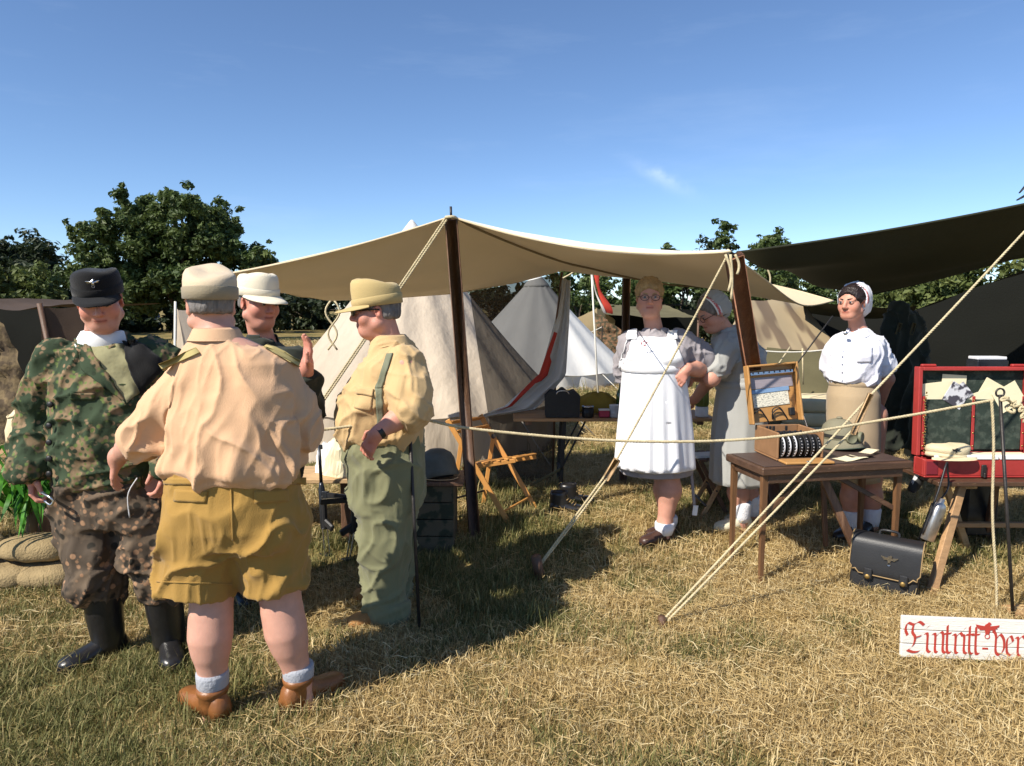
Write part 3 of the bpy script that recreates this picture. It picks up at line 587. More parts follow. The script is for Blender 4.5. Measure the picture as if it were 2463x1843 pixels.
# ------------------------------------------------------------------ folding table with the cipher machine
def Pz(u, v, z):
    dx, dz = (u - CU)/F, -(v - CV)/F; wy, wz = cp + dz*sp, -sp + dz*cp; k = (z - CAMH)/wz; return np.array((dx*k, wy*k, z))
def add(t, nm, vf, m, smooth=False, col=None): return make(nm, vf[0], vf[1], m, t, smooth, col=col)
M['table_wood'] = mat('table_wood', (.085, .045, .026), .42, .35, 5, .35, 40, stretch=(1, 6, 6), col2=(.3, .19, .1), c2pos=(.62, .78), c2scale=30, spec=.5)
M['table_leg'] = mat('table_leg', (.15, .075, .035), .45, .3, 5, .3, 40, stretch=(6, 6, .7), col2=(.24, .13, .06), c2pos=(.55, .7))
M['leatherette'] = mat('leatherette', (.075, .05, .042), .5, .2, 8, .3, 150)
TZ = .70
N_, R_ = Pz(1835, 1127, TZ), Pz(2156, 1092, TZ); rzT = .2; TW = .98; TD = .43
tb = thing('folding_table', 'dark worn folding table carrying the cipher machine', 'table', (N_[0], N_[1], 0), rz=rzT)
add(tb, 'tabletop', box(TW, TD, .045, (TW/2, TD/2, TZ-.0235), .006), M['table_wood'])
add(tb, 'table_cover', box(TW-.05, TD-.05, .004, (TW/2, TD/2, TZ+.002), .001), M['leatherette'])
for y in (.03, TD-.03): add(tb, 'apron_rail', box(TW-.1, .02, .05, (TW/2, y, TZ-.072), .003), M['table_wood'])
for x in (.04, TW-.04): add(tb, 'apron_rail', box(.02, TD-.1, .05, (x, TD/2, TZ-.072), .003), M['table_wood'])
for (x, y) in ((.035, .04), (.035, TD-.05), (TW-.05, .06), (TW-.05, TD-.06)):
    g0 = float(gz(0, N_[1]+y)) ; q = [ring((x, y, z), w, w, 4, a0=math.pi/4) for z, w in ((g0-.02, .015), (.3, .019), (TZ-.05, .024))]
    add(tb, 'leg', loft(q), M['table_leg'])
add(tb, 'brace', bar((.05, .05, .42), (TW*.42, .12, TZ-.06), .03, .012, up=(0, 1, 0)), M['table_leg'])
add(tb, 'brace', bar((TW-.06, .07, .4), (TW*.5, .14, TZ-.06), .03, .012, up=(0, 1, 0)), M['table_wood'])
add(tb, 'brace', bar((TW*.5, .2, TZ-.06), (TW*.74, .1, .1), .05, .025, up=(0, 1, 0)), M['dark_wood'])
add(tb, 'brace', bar((TW*.62, TD-.1, TZ-.06), (TW*.66, TD-.12, .1), .03, .02, up=(0, 1, 0)), M['dark_wood'])

M['honey_wood'] = mat('honey_wood', (.46, .24, .08), .4, .14, 4, .2, 60, stretch=(1, 5, 5))
M['brown_wood'] = mat('brown_wood', (.27, .145, .07), .5, .15, 4, .2, 60, stretch=(1, 5, 5))
M['print'] = mat('print', (.72, .68, .55), .8, .05, 30, col2=(.3, .29, .25), c2scale=70, c2pos=(.5, .6), stretch=(1, 1, 3))
M['paper'] = mat('paper', (.78, .7, .47), .85, .08, 5)
M['blue_plate'] = mat('blue_plate', (.2, .32, .5), .5, .12, 20)
M['mauve_plate'] = mat('mauve_plate', (.3, .26, .28), .3, .12, 12, stretch=(1, 1, 8))
M['tick'] = mat('tick', (.7, .7, .72), .4, .1, 30)
mo = Pz(1868, 1112, TZ); W, Dp, H = .29, .3, .155
mc = thing('cipher_machine', 'wooden cased rotor cipher machine with its lid propped open', 'machine', (mo[0], mo[1], TZ+.0045), rz=rzT*.55)
for nm, b in (('base', box(W, Dp, .012, (W/2, Dp/2, .008))), ('side', box(.014, Dp, H, (.007, Dp/2, .015+H/2))), ('side', box(.014, Dp, H, (W-.007, Dp/2, .015+H/2))), ('back', box(W-.03, .014, H, (W/2, Dp-.007, .015+H/2)))):
    add(mc, nm, b, M['brown_wood'])
add(mc, 'front_flap', box(W*1.02, .1, .014, (W*.53, -.055, .008)), M['honey_wood'])
add(mc, 'catch', box(.03, .012, .006, (W*.5, -.1, .018)), M['steel'])
add(mc, 'deck', box(W-.032, Dp-.09, .05, (W/2, Dp/2+.03, H-.05)), M['black'])
wheel = None
for i in range(7):
    x = .038 + i*.0365
    vf = xf(lathe([(.01, -.013), (.062, -.013), (.066, -.010), (.066, .010), (.062, .013), (.01, .013)], 26), rot(0, math.pi/2, 0), (x, .055, .082)); w_ = add(mc, 'rotor', vf, M['black'])
    if i < 3:
        vf = xf(lathe([(.0665, -.004), (.0672, -.003), (.0672, .003), (.0665, .004)], 26), rot(0, math.pi/2, 0), (x+.004, .055, .082)); make('white_ring', vf[0], vf[1], M['tick'], w_)
    for k in range(7):
        a = math.pi + (k-3)*.28; c = A(x-.004 if i < 3 else x, .055 + .0675*math.cos(a), .082 + .0675*math.sin(a))
        vf = box(.006, .004, .006, c, .001, rot(a, 0, 0)); make('number_tick', vf[0], vf[1], M['tick'], w_)
    for k in range(3):
        vf = xf(lathe([(.008, 0), (.008, .01), (.005, .014), (.001, .0145)], 8), None, (x, .14+k*.036, H-.024)); add(mc, 'knob', vf, M['gunmetal'])
for i in range(4): add(mc, 'post', box(.014, .014, .03, (.05 + .022*i + (.06 if i == 3 else 0), Dp-.06, H+.0), .003), M['black'])
LH = .37; Lo = Empty = bpy.data.objects.new('lid', None); scene.collection.objects.link(Lo); Lo.parent = mc; Lo.location = (0, Dp-.02, H+.02); Lo.rotation_euler = (-.16, -.07, .03)
LW = W + .05; lx = -.035
for nm, b in (('lid_side', box(.014, .06, LH, (lx+.007, 0, LH/2))), ('lid_side', box(.014, .06, LH, (lx+LW-.007, 0, LH/2))), ('lid_top', box(LW-.03, .06, .014, (lx+LW/2, 0, LH-.007))), ('lid_panel', box(LW-.03, .008, LH-.016, (lx+LW/2, .025, LH/2)))):
    add(Lo, nm, b, M['honey_wood'])
add(Lo, 'lamp_strip', box(LW-.05, .014, .024, (lx+LW/2, .0, LH-.055)), M['steel'])
for i in range(8): add(Lo, 'lamp_socket', xf(lathe([(.001, -.012), (.009, -.012), (.009, .0), (.005, .004)], 10), rot(math.pi/2, 0, 0), (lx+.045+i*(LW-.09)/7, -.004, LH-.052)), M['gunmetal'])
add(Lo, 'metal_plate', box(LW-.06, .004, .07, (lx+LW/2+.005, .0185, LH-.115), .001), M['mauve_plate'])
add(Lo, 'blue_plate', box(LW-.09, .004, .026, (lx+LW/2-.012, .0145, LH-.165), .001, rot(0, -.03, 0)), M['blue_plate'])
add(Lo, 'instruction_sheet', box(LW-.1, .003, .085, (lx+LW/2-.012, .0175, LH-.222), .001, rot(0, -.03, 0)), M['print'])
for x0 in (.02, .15):
    for k in range(2):
        q = spline([(lx+x0+.01*k, .01, .02), (lx+x0+.0, 0, .06+.02*k), (lx+x0+.04, -.01, .085+.01*k), (lx+x0+.08, 0, .045), (lx+x0+.1, .01, .01)], 16); add(Lo, 'cable', tube(q, .004, 6), M['black'], True)
add(Lo, 'plug', box(.035, .03, .05, (lx+LW-.06, .005, .06), .005), M['black'])
add(mc, 'stay', bar((W+.008, Dp-.1, H-.01), (W+.012, Dp-.03, H+.07), .004, .012), M['steel'])

M['pith'] = mat('pith', (.2, .185, .125), .9, .12, 10, .5, 120)
ho = Pz(2040, 1088, TZ); ph = thing('sun_helmet', 'khaki sun helmet with goggles on the table beside the cipher machine', 'helmet', (ho[0], ho[1]+.14, TZ+.006), rz=.35)
a = np.arange(32)*2*math.pi/32
def hring(rx, ry, z, dip): return np.stack([rx*np.cos(a), ry*np.sin(a), z - dip*np.cos(2*a)*.5 + 0*a], 1)
rs = [hring(.135, .17, .012, .02), hring(.137, .172, .018, .02), hring(.108, .135, .05, .01), hring(.1, .125, .066, .004), hring(.097, .12, .1, 0), hring(.085, .105, .14, 0), hring(.06, .075, .17, 0), hring(.03, .038, .184, 0), hring(.004, .005, .188, 0)]
add(ph, 'shell', loft(rs, True, True), M['pith'], True)
add(ph, 'hat_band', loft([hring(.1035, .1285, .062, .004), hring(.1035, .1285, .068, .004), hring(.1025, .127, .086, 0), hring(.1, .124, .088, 0)], False, False), mat('band', (.13, .12, .075), .9), True)
add(ph, 'button', lathe([(.001, .187), (.018, .187), (.02, .192), (.012, .199), (.001, .2)], 14), M['pith'], True)
add(ph, 'brim_edge', tube(np.vstack([hring(.137, .172, .014, .02), hring(.137, .172, .014, .02)[:1]]), .004, 6), mat('edge_green', (.05, .07, .05), .7), True)
for sx in (-1, 1):
    aa = -math.pi/2 + .1 + sx*.36; c = A(.108*math.cos(aa)*1.08, .133*math.sin(aa)*1.04, .082); nrm = math.atan2(math.sin(aa), math.cos(aa))
    vf = xf(lathe([(.032, 0), (.036, .004), (.034, .018), (.03, .024), (.028, .02)], 18), rot(0, math.pi/2, nrm), c - .008*A(math.cos(aa), math.sin(aa), 0)); g_ = add(ph, 'goggle', vf, mat('goggle_frame', (.16, .16, .1), .6), True)
    vf = xf(lathe([(.001, .02), (.02, .019), (.0295, .015)][::-1], 18), rot(0, math.pi/2, nrm), c - .008*A(math.cos(aa), math.sin(aa), 0)); make('lens', vf[0], vf[1], M['glass_black'], g_)
add(ph, 'goggle_strap', loft([hring(.1, .1245, .074, 0)*A(1.07, 1.05, 1), hring(.1, .1245, .094, 0)*A(1.05, 1.04, 1)], False, False), mat('strap_black', (.02, .02, .018), .7), True)
def sheet(t, c, w, h, rz, z, m=None, bend=.004):
    u, v_ = np.meshgrid(np.linspace(-.5, .5, 5), np.linspace(-.5, .5, 4), indexing='ij'); p = np.stack([u.ravel()*w, v_.ravel()*h, bend*np.sin(u.ravel()*5+c[0]*9)+z], 1)
    return xf((p, grid_faces(5, 4)), rot(0, 0, rz), (c[0], c[1], 0))
for i, (u, v, w, h, r, lab) in enumerate(((2045, 1103, .2, .1, .5, 'cream leaflet lying at the table edge under the sun helmet'), (2065, 1098, .16, .09, .2, 'dark brown folded leaflet between the two cream ones'), (2090, 1092, .15, .07, .75, 'cream strip of paper nearest the right table end'))):
    c = Pz(u, v, TZ + .008); vf = sheet(None, (0, 0), w, h, r, 0.0); vf = (np.vstack([vf[0], vf[0] - A(0, 0, .002)]), vf[1] + [[q + len(vf[0]) for q in fc[::-1]] for fc in vf[1]])
    tag(make('leaflet', vf[0], vf[1], M['paper'] if i != 1 else M['leatherette'], None, True, (c[0], c[1], TZ+.012+.007*i)), lab, 'paper', 'leaflets on the table')

# ------------------------------------------------------------------ eagle emblem
def eagle(w):         # spread wings, folded tail, wreath below: outline in the xz plane, width w
    L = [(0, .36), (.05, .42), (.12, .4), (.16, .33), (.1, .3), (.12, .24), (.5, .3), (.47, .22), (.4, .2), (.42, .14), (.33, .13), (.34, .07), (.24, .07), (.12, .08), (.08, -.02), (.09, -.08), (0, -.08)]
    pts = L + [(-x, z) for x, z in L[::-1] if x > 0 and (x, z) not in ((.12, .4), (.16, .33), (.05, .42))]
    p = np.array([(x*w, -.0015, z*w) for x, z in pts]); q = p + A(0, .003, 0); n = len(p)
    body = (np.vstack([p, q]), [list(range(n)), list(range(2*n-1, n-1, -1))] + [[i, i+n, (i+1) % n+n, (i+1) % n] for i in range(n)])
    wr = tube([A(.1*w*math.cos(a), 0, -.19*w+.1*w*math.sin(a)) for a in np.linspace(0, 2*math.pi, 22)], .018*w, 5)
    return join(body, wr)

# ------------------------------------------------------------------ briefcase
M['leather'] = mat('black_leather', (.018, .018, .019), .45, .35, 6, .16, 160, spec=.45)
M['brass_dull'] = mat('brass_dull', (.3, .2, .07), .5, .3, 30, metal=.8)
M['stitch'] = mat('stitching', (.3, .2, .09), .7, .2, 60)
b0, b1 = G(2037, 1415), G(2168, 1438); rb = -.6; BW, BD, BH = .355, .15, .325
bc = thing('briefcase', 'bulging black leather briefcase with a silver eagle badge standing on the grass', 'briefcase', (b0[0], b0[1], float(gz(0, b0[1]))), rz=rb)
bc.rotation_euler = (-.09, .04, rb)
def rbox(w, d, h, c, p=5, n=28, taper=.9): return xf(loft([ring((0, 0, z), w/2*k, d/2*k2, n, p) for z, k, k2 in ((0, .985, .95), (.02, 1, 1), (h*.6, 1, .97), (h*.9, .985, taper), (h, .96, taper*.8))]), None, c)
for i in range(3): add(bc, 'gusset', rbox(BW-.012, BD/3*.94, BH-.02-.012*i, (BW/2, BD/6 + i*BD/3, 0), 7), M['leather'], True)
fl = []
for x in (0, BW):
    fl.append([(x, BD*.95, BH-.03), (x, BD*.7, BH+.004), (x, BD*.3, BH+.006), (x, -.002, BH-.02), (x, -.014, BH*.72), (x, -.016, BH*.42), (x, -.012, BH*.34)])
q0, q1 = spline(fl[0], 20), spline(fl[1], 20)
def flap(off, inset):
    out = []
    for a, b in zip(q0, q1):
        d = (b-a)/np.linalg.norm(b-a); out.append(np.array([a + d*inset*0 + (b-a)*k for k in np.linspace(0, 1, 8)]))
    S = np.array(out); S[-4:, 0] += A(.012, 0, .01); S[-4:, -1] += A(-.012, 0, .01); S[-1, 0] += A(.02, 0, .012); S[-1, -1] += A(-.02, 0, .012); S[:, :, 1] += off; return S
S = flap(0, 0); f_ = make('flap', np.vstack([S.reshape(-1, 3), (S+A(0, .004, -.002)).reshape(-1, 3)]), grid_faces(20, 8) + [[i+160 for i in q[::-1]] for q in grid_faces(20, 8)], M['leather'], bc)
edge = np.vstack([S[:, 0], S[-1], S[::-1, -1]]) - A(0, .003, 0)
make('flap_binding', *tube(edge, .0035, 5), M['stitch'], f_)
for x in (.28, .78):
    add(bc, 'clasp_strap', box(.045, .012, .06, (BW*x, -.024, BH*.36), .006), M['leather']); add(bc, 'clasp', lathe([(.001, 0), (.018, 0), (.018, .008), (.01, .012), (.001, .012)], 14) if False else xf(lathe([(.001, 0), (.014, 0), (.014, .006), (.009, .009), (.001, .009)], 14), rot(math.pi/2, 0, 0), (BW*x, -.026, BH*.31)), M['brass_dull'], True)
add(bc, 'handle', tube(spline([(BW*.36, BD*.5, BH+.005), (BW*.38, BD*.5, BH+.03), (BW*.5, BD*.45, BH+.036), (BW*.62, BD*.5, BH+.03), (BW*.64, BD*.5, BH+.005)], 16), .008, 7), M['leather'], True)
vf = xf(eagle(.085), rot(.08, 0, 0), (BW*.56, -.022, BH*.64)); add(bc, 'eagle_badge', vf, M['steel'])

# ------------------------------------------------------------------ the sign
M['sign_paint'] = mat('sign_paint', (.72, .69, .62), .75, .12, 3, .5, 40, stretch=(.6, 6, 6), col2=(.4, .3, .21), c2pos=(.64, .8), c2scale=5)
M['sign_red'] = mat('sign_red', (.42, .045, .03), .6, .15, 12)
s0 = G(2166, 1594); SH = .19; SW = .98
sg = thing('wooden_sign', 'white painted board on the grass lettered in red blackletter', 'sign', (s0[0], s0[1], .025), rz=-.02); sg.rotation_euler = (-.1, .033, -.02)
for i in range(3): add(sg, 'plank', box(SW, .018, SH/3-.0025, (SW/2, .009, SH*(i+.5)/3), .003), M['sign_paint'])
LET = {'E': [[(.1, .78), (-.02, 1.05), (.1, 1.36), (.42, 1.3), (.72, 1.44), (.98, 1.3)], [(.42, 1.3), (.36, .95), (.52, .68), (.42, .3), (.12, .06)], [(.12, .06), (.42, -.02), (.72, .02), (.98, .22)], [(.52, .68), (.82, .78)]],
       'i': [[(0, .9), (.13, .84), (.13, .14), (.28, 0)], [(.1, 1.2), (.2, 1.3)]], 'n': [[(0, .9), (.13, .84), (.13, .12), (.24, 0)], [(.13, .74), (.42, 1), (.56, .86), (.56, .14), (.7, 0)]],
       't': [[(.13, 1.3), (.13, .14), (.3, 0)], [(-.06, .9), (.32, .95)]], 'r': [[(0, .9), (.13, .84), (.13, .12), (.24, 0)], [(.13, .76), (.36, 1), (.52, .88)]],
       'v': [[(-.06, 1.2), (.1, .95), (.1, .2), (.32, 0), (.56, .28), (.56, .76), (.34, 1.04), (.14, .84)]], 'e': [[(.44, .74), (.3, 1), (.08, .8), (.08, .2), (.28, 0), (.5, .16)], [(.08, .5), (.44, .74)]],
       'b': [[(.1, 1.45), (.1, .16), (.3, 0), (.55, .3), (.52, .78), (.32, 1), (.1, .8)]], 'o': [[(.3, 1), (.08, .76), (.08, .24), (.3, 0), (.52, .24), (.52, .76), (.3, 1)]]}
def letter(ch, x, z, h, nib=.075):
    V, Fc, k = [], [], 0; nv_ = A(math.cos(.75), 0, math.sin(.75))*nib*h
    for st in LET[ch]:
        pts = spline([(a_, 0, b_) for a_, b_ in st], 5*len(st))*A(h*.86, 0, h) + A(x, 0, z)
        for a_, b_ in zip(pts[:-1], pts[1:]):
            d = (b_-a_); e = d/(np.linalg.norm(d)+1e-9)*.004*h*4; y = -.0012 - .00004*len(V)/4
            ex = A(math.cos(.75+1.57), 0, math.sin(.75+1.57))*h*.03
            q = [a_-e-nv_-ex*0, a_-e+nv_, b_+e+nv_, b_+e-nv_]; V += [c + A(0, y, 0) for c in q]; Fc.append([k, k+1, k+2, k+3]); k += 4
            q2 = [a_-ex-nv_*.6, a_+ex-nv_*.6, b_+ex+nv_*.6, b_-ex+nv_*.6]
    return np.array(V), Fc
def place_letters(txt, xs):
    for ch, (cx, sz) in zip(txt, xs): vf = letter(ch, cx, .03, sz*.94); add(sg, 'letter', vf, M['sign_red'])
cr = lambda X: (X - 1062)/1341.0
place_letters('Eintritt', [(cr(1085), .1), (cr(1203), .098), (cr(1250), .098), (cr(1322), .1), (cr(1372), .098), (cr(1424), .096), (cr(1456), .1), (cr(1494), .1)])
place_letters('verboten', [(cr(1618), .095), (cr(1688), .092), (cr(1748), .095), (cr(1815), .095), (cr(1885), .095), (cr(1955), .1), (cr(2005), .092), (cr(2065), .095)])
vf = xf(eagle(.105), None, (cr(1575), -.0022, .132)); add(sg, 'eagle', vf, M['sign_red'])
add(sg, 'hyphen', box(.026, .002, .009, (cr(1566), -.001, .056), .0005), M['sign_red'])

# ------------------------------------------------------------------ red chest on trestles
M['red_paint'] = mat('red_paint', (.36, .035, .03), .45, .18, 5, .2, 50, col2=(.25, .02, .02), c2pos=(.6, .75), spec=.5)
M['red_dark'] = mat('red_dark', (.2, .02, .03), .45, .15, 6, .2, 50)
M['green_felt'] = mat('green_felt', (.022, .034, .026), .95, .3, 14, .5, 60, col2=(.05, .065, .05), c2pos=(.5, .62), c2scale=22)
CW = .69; cy = 4.22; cx0 = P(2222, 1148, cy)[0]; cz0 = P(2217, 1150, cy)[2]
ct = thing('red_chest', 'open red chest lined in dark green, full of papers', 'chest', (cx0, cy, cz0))
CD, CH = .12, .1
for nm, b in (('base_panel', box(CW-.004, CD, .012, (CW/2, CD/2, .007))), ('front', box(CW, .016, CH, (CW/2, .008, CH/2+.012))), ('side', box(.016, CD-.034, CH, (.008, CD/2, CH/2+.012))), ('side', box(.016, CD-.034, CH, (CW-.008, CD/2, CH/2+.012))), ('back', box(CW, .016, CH-.004, (CW/2, CD-.008, CH/2+.012)))):
    add(ct, nm, b, M['red_paint'])
for x0, x1 in ((.06, .2), (.245, .44), (.45, .6)): add(ct, 'white_strip', box(x1-x0, .02, .026, ((x0+x1)/2, .004, CH+.026), .003), M['white'])
for x in (.045, CW-.045): add(ct, 'corner_iron', box(.07, .004, CH-.02, (x, -.003, CH/2+.012), .002), M['red_dark'])
add(ct, 'hasp', box(.03, .014, .075, (CW*.51, -.009, .045), .004), M['iron']); add(ct, 'hasp', box(.012, .02, .03, (CW*.51, -.016, .02), .004), M['iron'])
ld = bpy.data.objects.new('lid', None); scene.collection.objects.link(ld); ld.parent = ct; ld.location = (0, CD, CH+.016); ld.rotation_euler = (-.04, 0, 0)
LHt = .545
for nm, b in (('lid_rail', box(.024, .06, LHt, (.012, 0, LHt/2))), ('lid_rail', box(.024, .06, LHt, (CW-.012, 0, LHt/2))), ('lid_rail', box(CW-.05, .06, .024, (CW/2, 0, LHt-.012))), ('lid_rail', box(CW-.07, .06, .02, (CW/2, 0, .012)))): add(ld, nm, b, M['red_paint'])
add(ld, 'lining', box(CW-.05, .01, LHt-.04, (CW/2, .022, LHt/2), .002), M['green_felt'])
for x0, x1 in ((.045, CW*.5-.006), (CW*.5+.006, CW-.045)): add(ld, 'pocket', box(x1-x0, .012, .31, ((x0+x1)/2, -.006, .19), .004), M['green_felt'])
for x in (.04, CW*.5, CW-.04):
    add(ld, 'strap', box(.018, .006, .33, (x, -.018, .2), .002), M['red_paint'])
    for z in (.06, .14, .24, .34): add(ld, 'stud', xf(lathe([(.006, 0), (.004, .004), (.001, .005)], 8), rot(math.pi/2, 0, 0), (x, -.021, z)), M['brass'], True)
for x in (.07, CW-.07): add(ld, 'bracket', box(.09, .03, .016, (x, .0, LHt+.008), .006), M['red_paint'])
for k in range(22):
    z = .03 + k*.017; add(ld, 'chain_link', xf(lathe([(.006, -.002), (.0075, 0), (.006, .002), (.0045, 0), (.006, -.002)], 8), rot(math.pi/2 if k % 2 else 0, 0, .4), (.042 + .004*math.sin(k), -.034, z)), M['brass'], True)
def stand_sheet(label, x, z, w, h, r, m, y=.006, dd=0):
    c = np.array(ld.matrix_basis @ Vector((x, y - dd, z))) + A(cx0, cy, cz0)
    vf = box(w, .0025, h, (0, 0, 0), .0006, rot(-.04, r, 0)); return tag(make('paper_sheet', vf[0], vf[1], m, None, False, c), label, 'paper', 'papers in the chest lid')
M['photo'] = mat('photo', (.62, .62, .64), .4, .1, 6, col2=(.06, .055, .07), c2pos=(.48, .54), c2scale=14)
stand_sheet('wide cream map sheet at the left of the chest lid', .14, .37, .19, .16, -.12, M['paper'])
stand_sheet('upright cream sheet behind the crumpled photograph', .235, .41, .15, .17, .06, M['paper'], .011)
stand_sheet('black and white photograph sheet in the left pocket of the chest lid', .24, .37, .13, .13, .55, M['photo'], -.001, .014)
stand_sheet('tilted newspaper clipping right of the photograph in the chest lid', .275, .385, .1, .1, -.7, M['photo'], .003, .012)
stand_sheet('tall pointed cream sheet in the right pocket of the chest lid', .46, .37, .15, .17, .5, M['paper'])
stand_sheet('cream sheet leaning left in the right pocket of the chest lid', .4, .345, .16, .1, -.35, M['paper'], .001, .004)
stand_sheet('rightmost cream sheet in the chest lid', .56, .36, .16, .14, -.55, M['paper'], -.002, .012)
M['cream_cloth'] = mat('cream_cloth', (.62, .52, .33), .9, .08, 8, .4, 120)
# cap lying in the chest
cp0 = A(cx0 + .165, cy + .052, cz0 + .118); fc_ = thing('field_cap', 'folded cream field cap lying in the front of the red chest', 'cap', cp0)
def sring(rx, ry, z, ph=0, amp=.0): aa = np.arange(28)*2*math.pi/28; k = 1+amp*np.sin(aa*3+ph); return np.stack([rx*k*np.cos(aa), ry*k*np.sin(aa), z + .006*np.sin(aa*2+ph)], 1)
add(fc_, 'crown', loft([sring(.115, .075, .022, 0, .02), sring(.12, .08, .03, 0, .02), sring(.132, .082, .048, 1, .04), sring(.125, .08, .066, 1.5, .05), sring(.095, .06, .078, 1.5, .04), sring(.03, .02, .082)]), M['cream_cloth'], True)
add(fc_, 'ear_flap', loft([sring(.118, .077, .004), sring(.128, .082, .012, .5, .03), sring(.125, .08, .03, .5, .03)]), M['cream_cloth'], True)
add(fc_, 'visor', loft([np.stack([.135*np.cos(t_)*A(*[1]*12), -.07 - .05*np.sin(t_)*k, 0*t_ + .012 - .012*k], 1) for k in (0, 1.0) for t_ in [np.linspace(0, math.pi, 12)]], False, False, False), M['cream_cloth'], True)
vf = xf(eagle(.05), None, (.0, -.085, .05)); add(fc_, 'eagle_badge', vf, M['gunmetal'])
# papers in the tray
c = A(cx0 + .46, cy + .06, cz0 + .135); vf = box(.36, .07, .008, (0, 0, 0), .002); tag(make('paper_bundle', vf[0], vf[1], M['paper'], None, False, c), 'flat cream bundle of papers lying beside the field cap in the chest', 'paper')
vf = box(.12, .09, .1, (0, 0, 0), .004); 
bk_ = thing('box_file', 'grey box file standing behind the red chest at the right edge', 'box', A(cx0 + .6, cy + .4, .12))
add(bk_, 'case', box(.2, .12, 1.15, (0, 0, .575), .006), M['gunmetal']); add(bk_, 'cover', box(.19, .1, .02, (0, 0, 1.162), .004), M['tick'])
# trestle table below the chest
tz = cz0 - .002; tr = thing('trestle_table', 'board on wooden trestles holding up the red chest', 'table', (cx0, cy, float(gz(0, cy))))
zt = tz - float(gz(0, cy)); add(tr, 'board', box(1.25, .42, .028, (.66, .12, zt-.015), .004), M['table_wood'])
def wp(u, v, Y, z=None): q = P(u, v, Y); return q - A(cx0, cy, float(gz(0, cy)))
f1 = G(2236, 1436) - A(cx0, cy, float(gz(0, cy)))
add(tr, 'leg', bar(f1 - A(0, 0, .02), wp(2312, 1170, 4.24), .05, .035, up=(0, 1, 0)), M['plank'])
add(tr, 'leg', bar(wp(2243, 1258, 4.42), wp(2262, 1164, 4.40), .03, .035, up=(0, 1, 0)), M['pale_wood']); q = G(2328, 1318) - A(cx0, cy, float(gz(0, cy)))
add(tr, 'leg', bar(q - A(0, 0, .02), wp(2276, 1170, 4.42), .04, .035, up=(0, 1, 0)), M['pale_wood'])
add(tr, 'stretcher', bar(wp(2285, 1262, 4.4), wp(2700, 1262, 4.4), .035, .03), M['plank'])
add(tr, 'block', box(.09, .06, .04, wp(2327, 1166, 4.3), .004), M['pale_wood'])
for u0, u1 in ((2395, 2370), (2560, 2620)):
    q = G(u1, 1300) - A(cx0, cy, float(gz(0, cy))); add(tr, 'leg', bar(q - A(0, 0, .02), wp(u0, 1164, 4.45), .035, .035, up=(0, 1, 0)), M['dark_wood'])
# flask hanging on the trestle
c = P(2248, 1250, 4.05); fk = thing('aluminium_flask', 'dented aluminium flask hung by a leather strap on the trestle', 'flask', c); fk.rotation_euler = (.05, .32, .3)
add(fk, 'bottle', loft([ring((0, 0, z), rx, ry, 20, 3) for z, rx, ry in ((-.13, .03, .022), (-.125, .038, .028), (.07, .04, .03), (.095, .03, .024), (.105, .016, .014), (.13, .015, .013))]), mat('worn_alu', (.5, .49, .48), .35, .35, 12, .4, 30, metal=.8, col2=(.1, .08, .08), c2pos=(.6, .7)), True)
add(fk, 'leather_case', loft([ring((0, .006, z), rx, ry, 20, 3) for z, rx, ry in ((-.14, .034, .026), (-.13, .044, .032), (-.12, .045, .032), (.06, .046, .034), (.062, .042, .03))]) if False else box(.05, .02, .24, (0, .035, -.03), .01), M['leather'], True)
add(fk, 'strap', tube(spline([(.0, .01, .12), (.05, .03, .2), (.02, .05, .3), (-.04, .02, .33), (-.06, -.01, .15), (-.05, 0, -.1)], 24), .006, 5, flat=.4), M['leather'], True)
c = P(2205, 1160, 4.35); sh = thing('cloth_slipper', 'black and white striped cloth pouch hanging from the chest corner', 'pouch', c); sh.rotation_euler = (0, .5, 0)
add(sh, 'body', loft([ring((0, 0, z), rx, .025, 18) for z, rx in ((-.07, .01), (-.06, .028), (-.02, .035), (.03, .032), (.07, .016))]), mat('pouch', (.5, .5, .5), .8, .1, 5, col2=(.02, .02, .02), c2pos=(.48, .52), c2scale=18, stretch=(1, 1, .3)), True)
add(sh, 'cord', tube(spline([(.0, 0, .065), (.01, 0, .09), (.03, .0, .11)], 8), .004, 5), M['black'], True)
c = G(2475, 1478); wb = thing('white_board', 'edge of a tall white board cut by the right edge of the photo', 'board', c)
add(wb, 'panel', box(.4, .02, .66, (.186, 0, .36), .003), M['white']); add(wb, 'foot', box(.5, .12, .03, (.14, 0, .015), .004), M['plank'])

# ------------------------------------------------------------------ orange folding chair
L1a, L1b = P(1076, 1010, 4.93), G(1229, 1261); L2a, L2b = P(1155, 998, 5.33), G(1292, 1222); oc = (L1b + L2b)/2; oc[2] = .11
ch_ = thing('folding_chair', 'orange varnished folding chair beside the dark canopy post', 'chair', oc)
add(ch_, 'side_rail', bar(L1a - oc, L1b - oc - A(0, 0, .02), .036, .02, up=(0, 1, 0)), M['orange_wood']); add(ch_, 'side_rail', bar(L2a - oc, L2b - oc - A(0, 0, .02), .036, .02, up=(0, 1, 0)), M['orange_wood'])
for a_, b_ in ((P(1110, 1062, 4.965), G(1083, 1247)), (P(1187, 1046, 5.295), G(1161, 1217))):
    b2 = A(b_[0], a_[1], float(gz(0, a_[1]))-.02); add(ch_, 'rear_leg', bar(a_ - oc, b2 - oc, .032, .02, up=(0, 1, 0)), M['orange_wood'])
    add(ch_, 'hinge', xf(lathe([(.001, -.03), (.016, -.03), (.018, -.02), (.018, .02), (.001, .022)], 10), rot(math.pi/2, 0, 0), a_ - oc + A(0, -.0, -.01)), M['iron'])
d1 = (L1b-L1a)/np.linalg.norm(L1b-L1a)
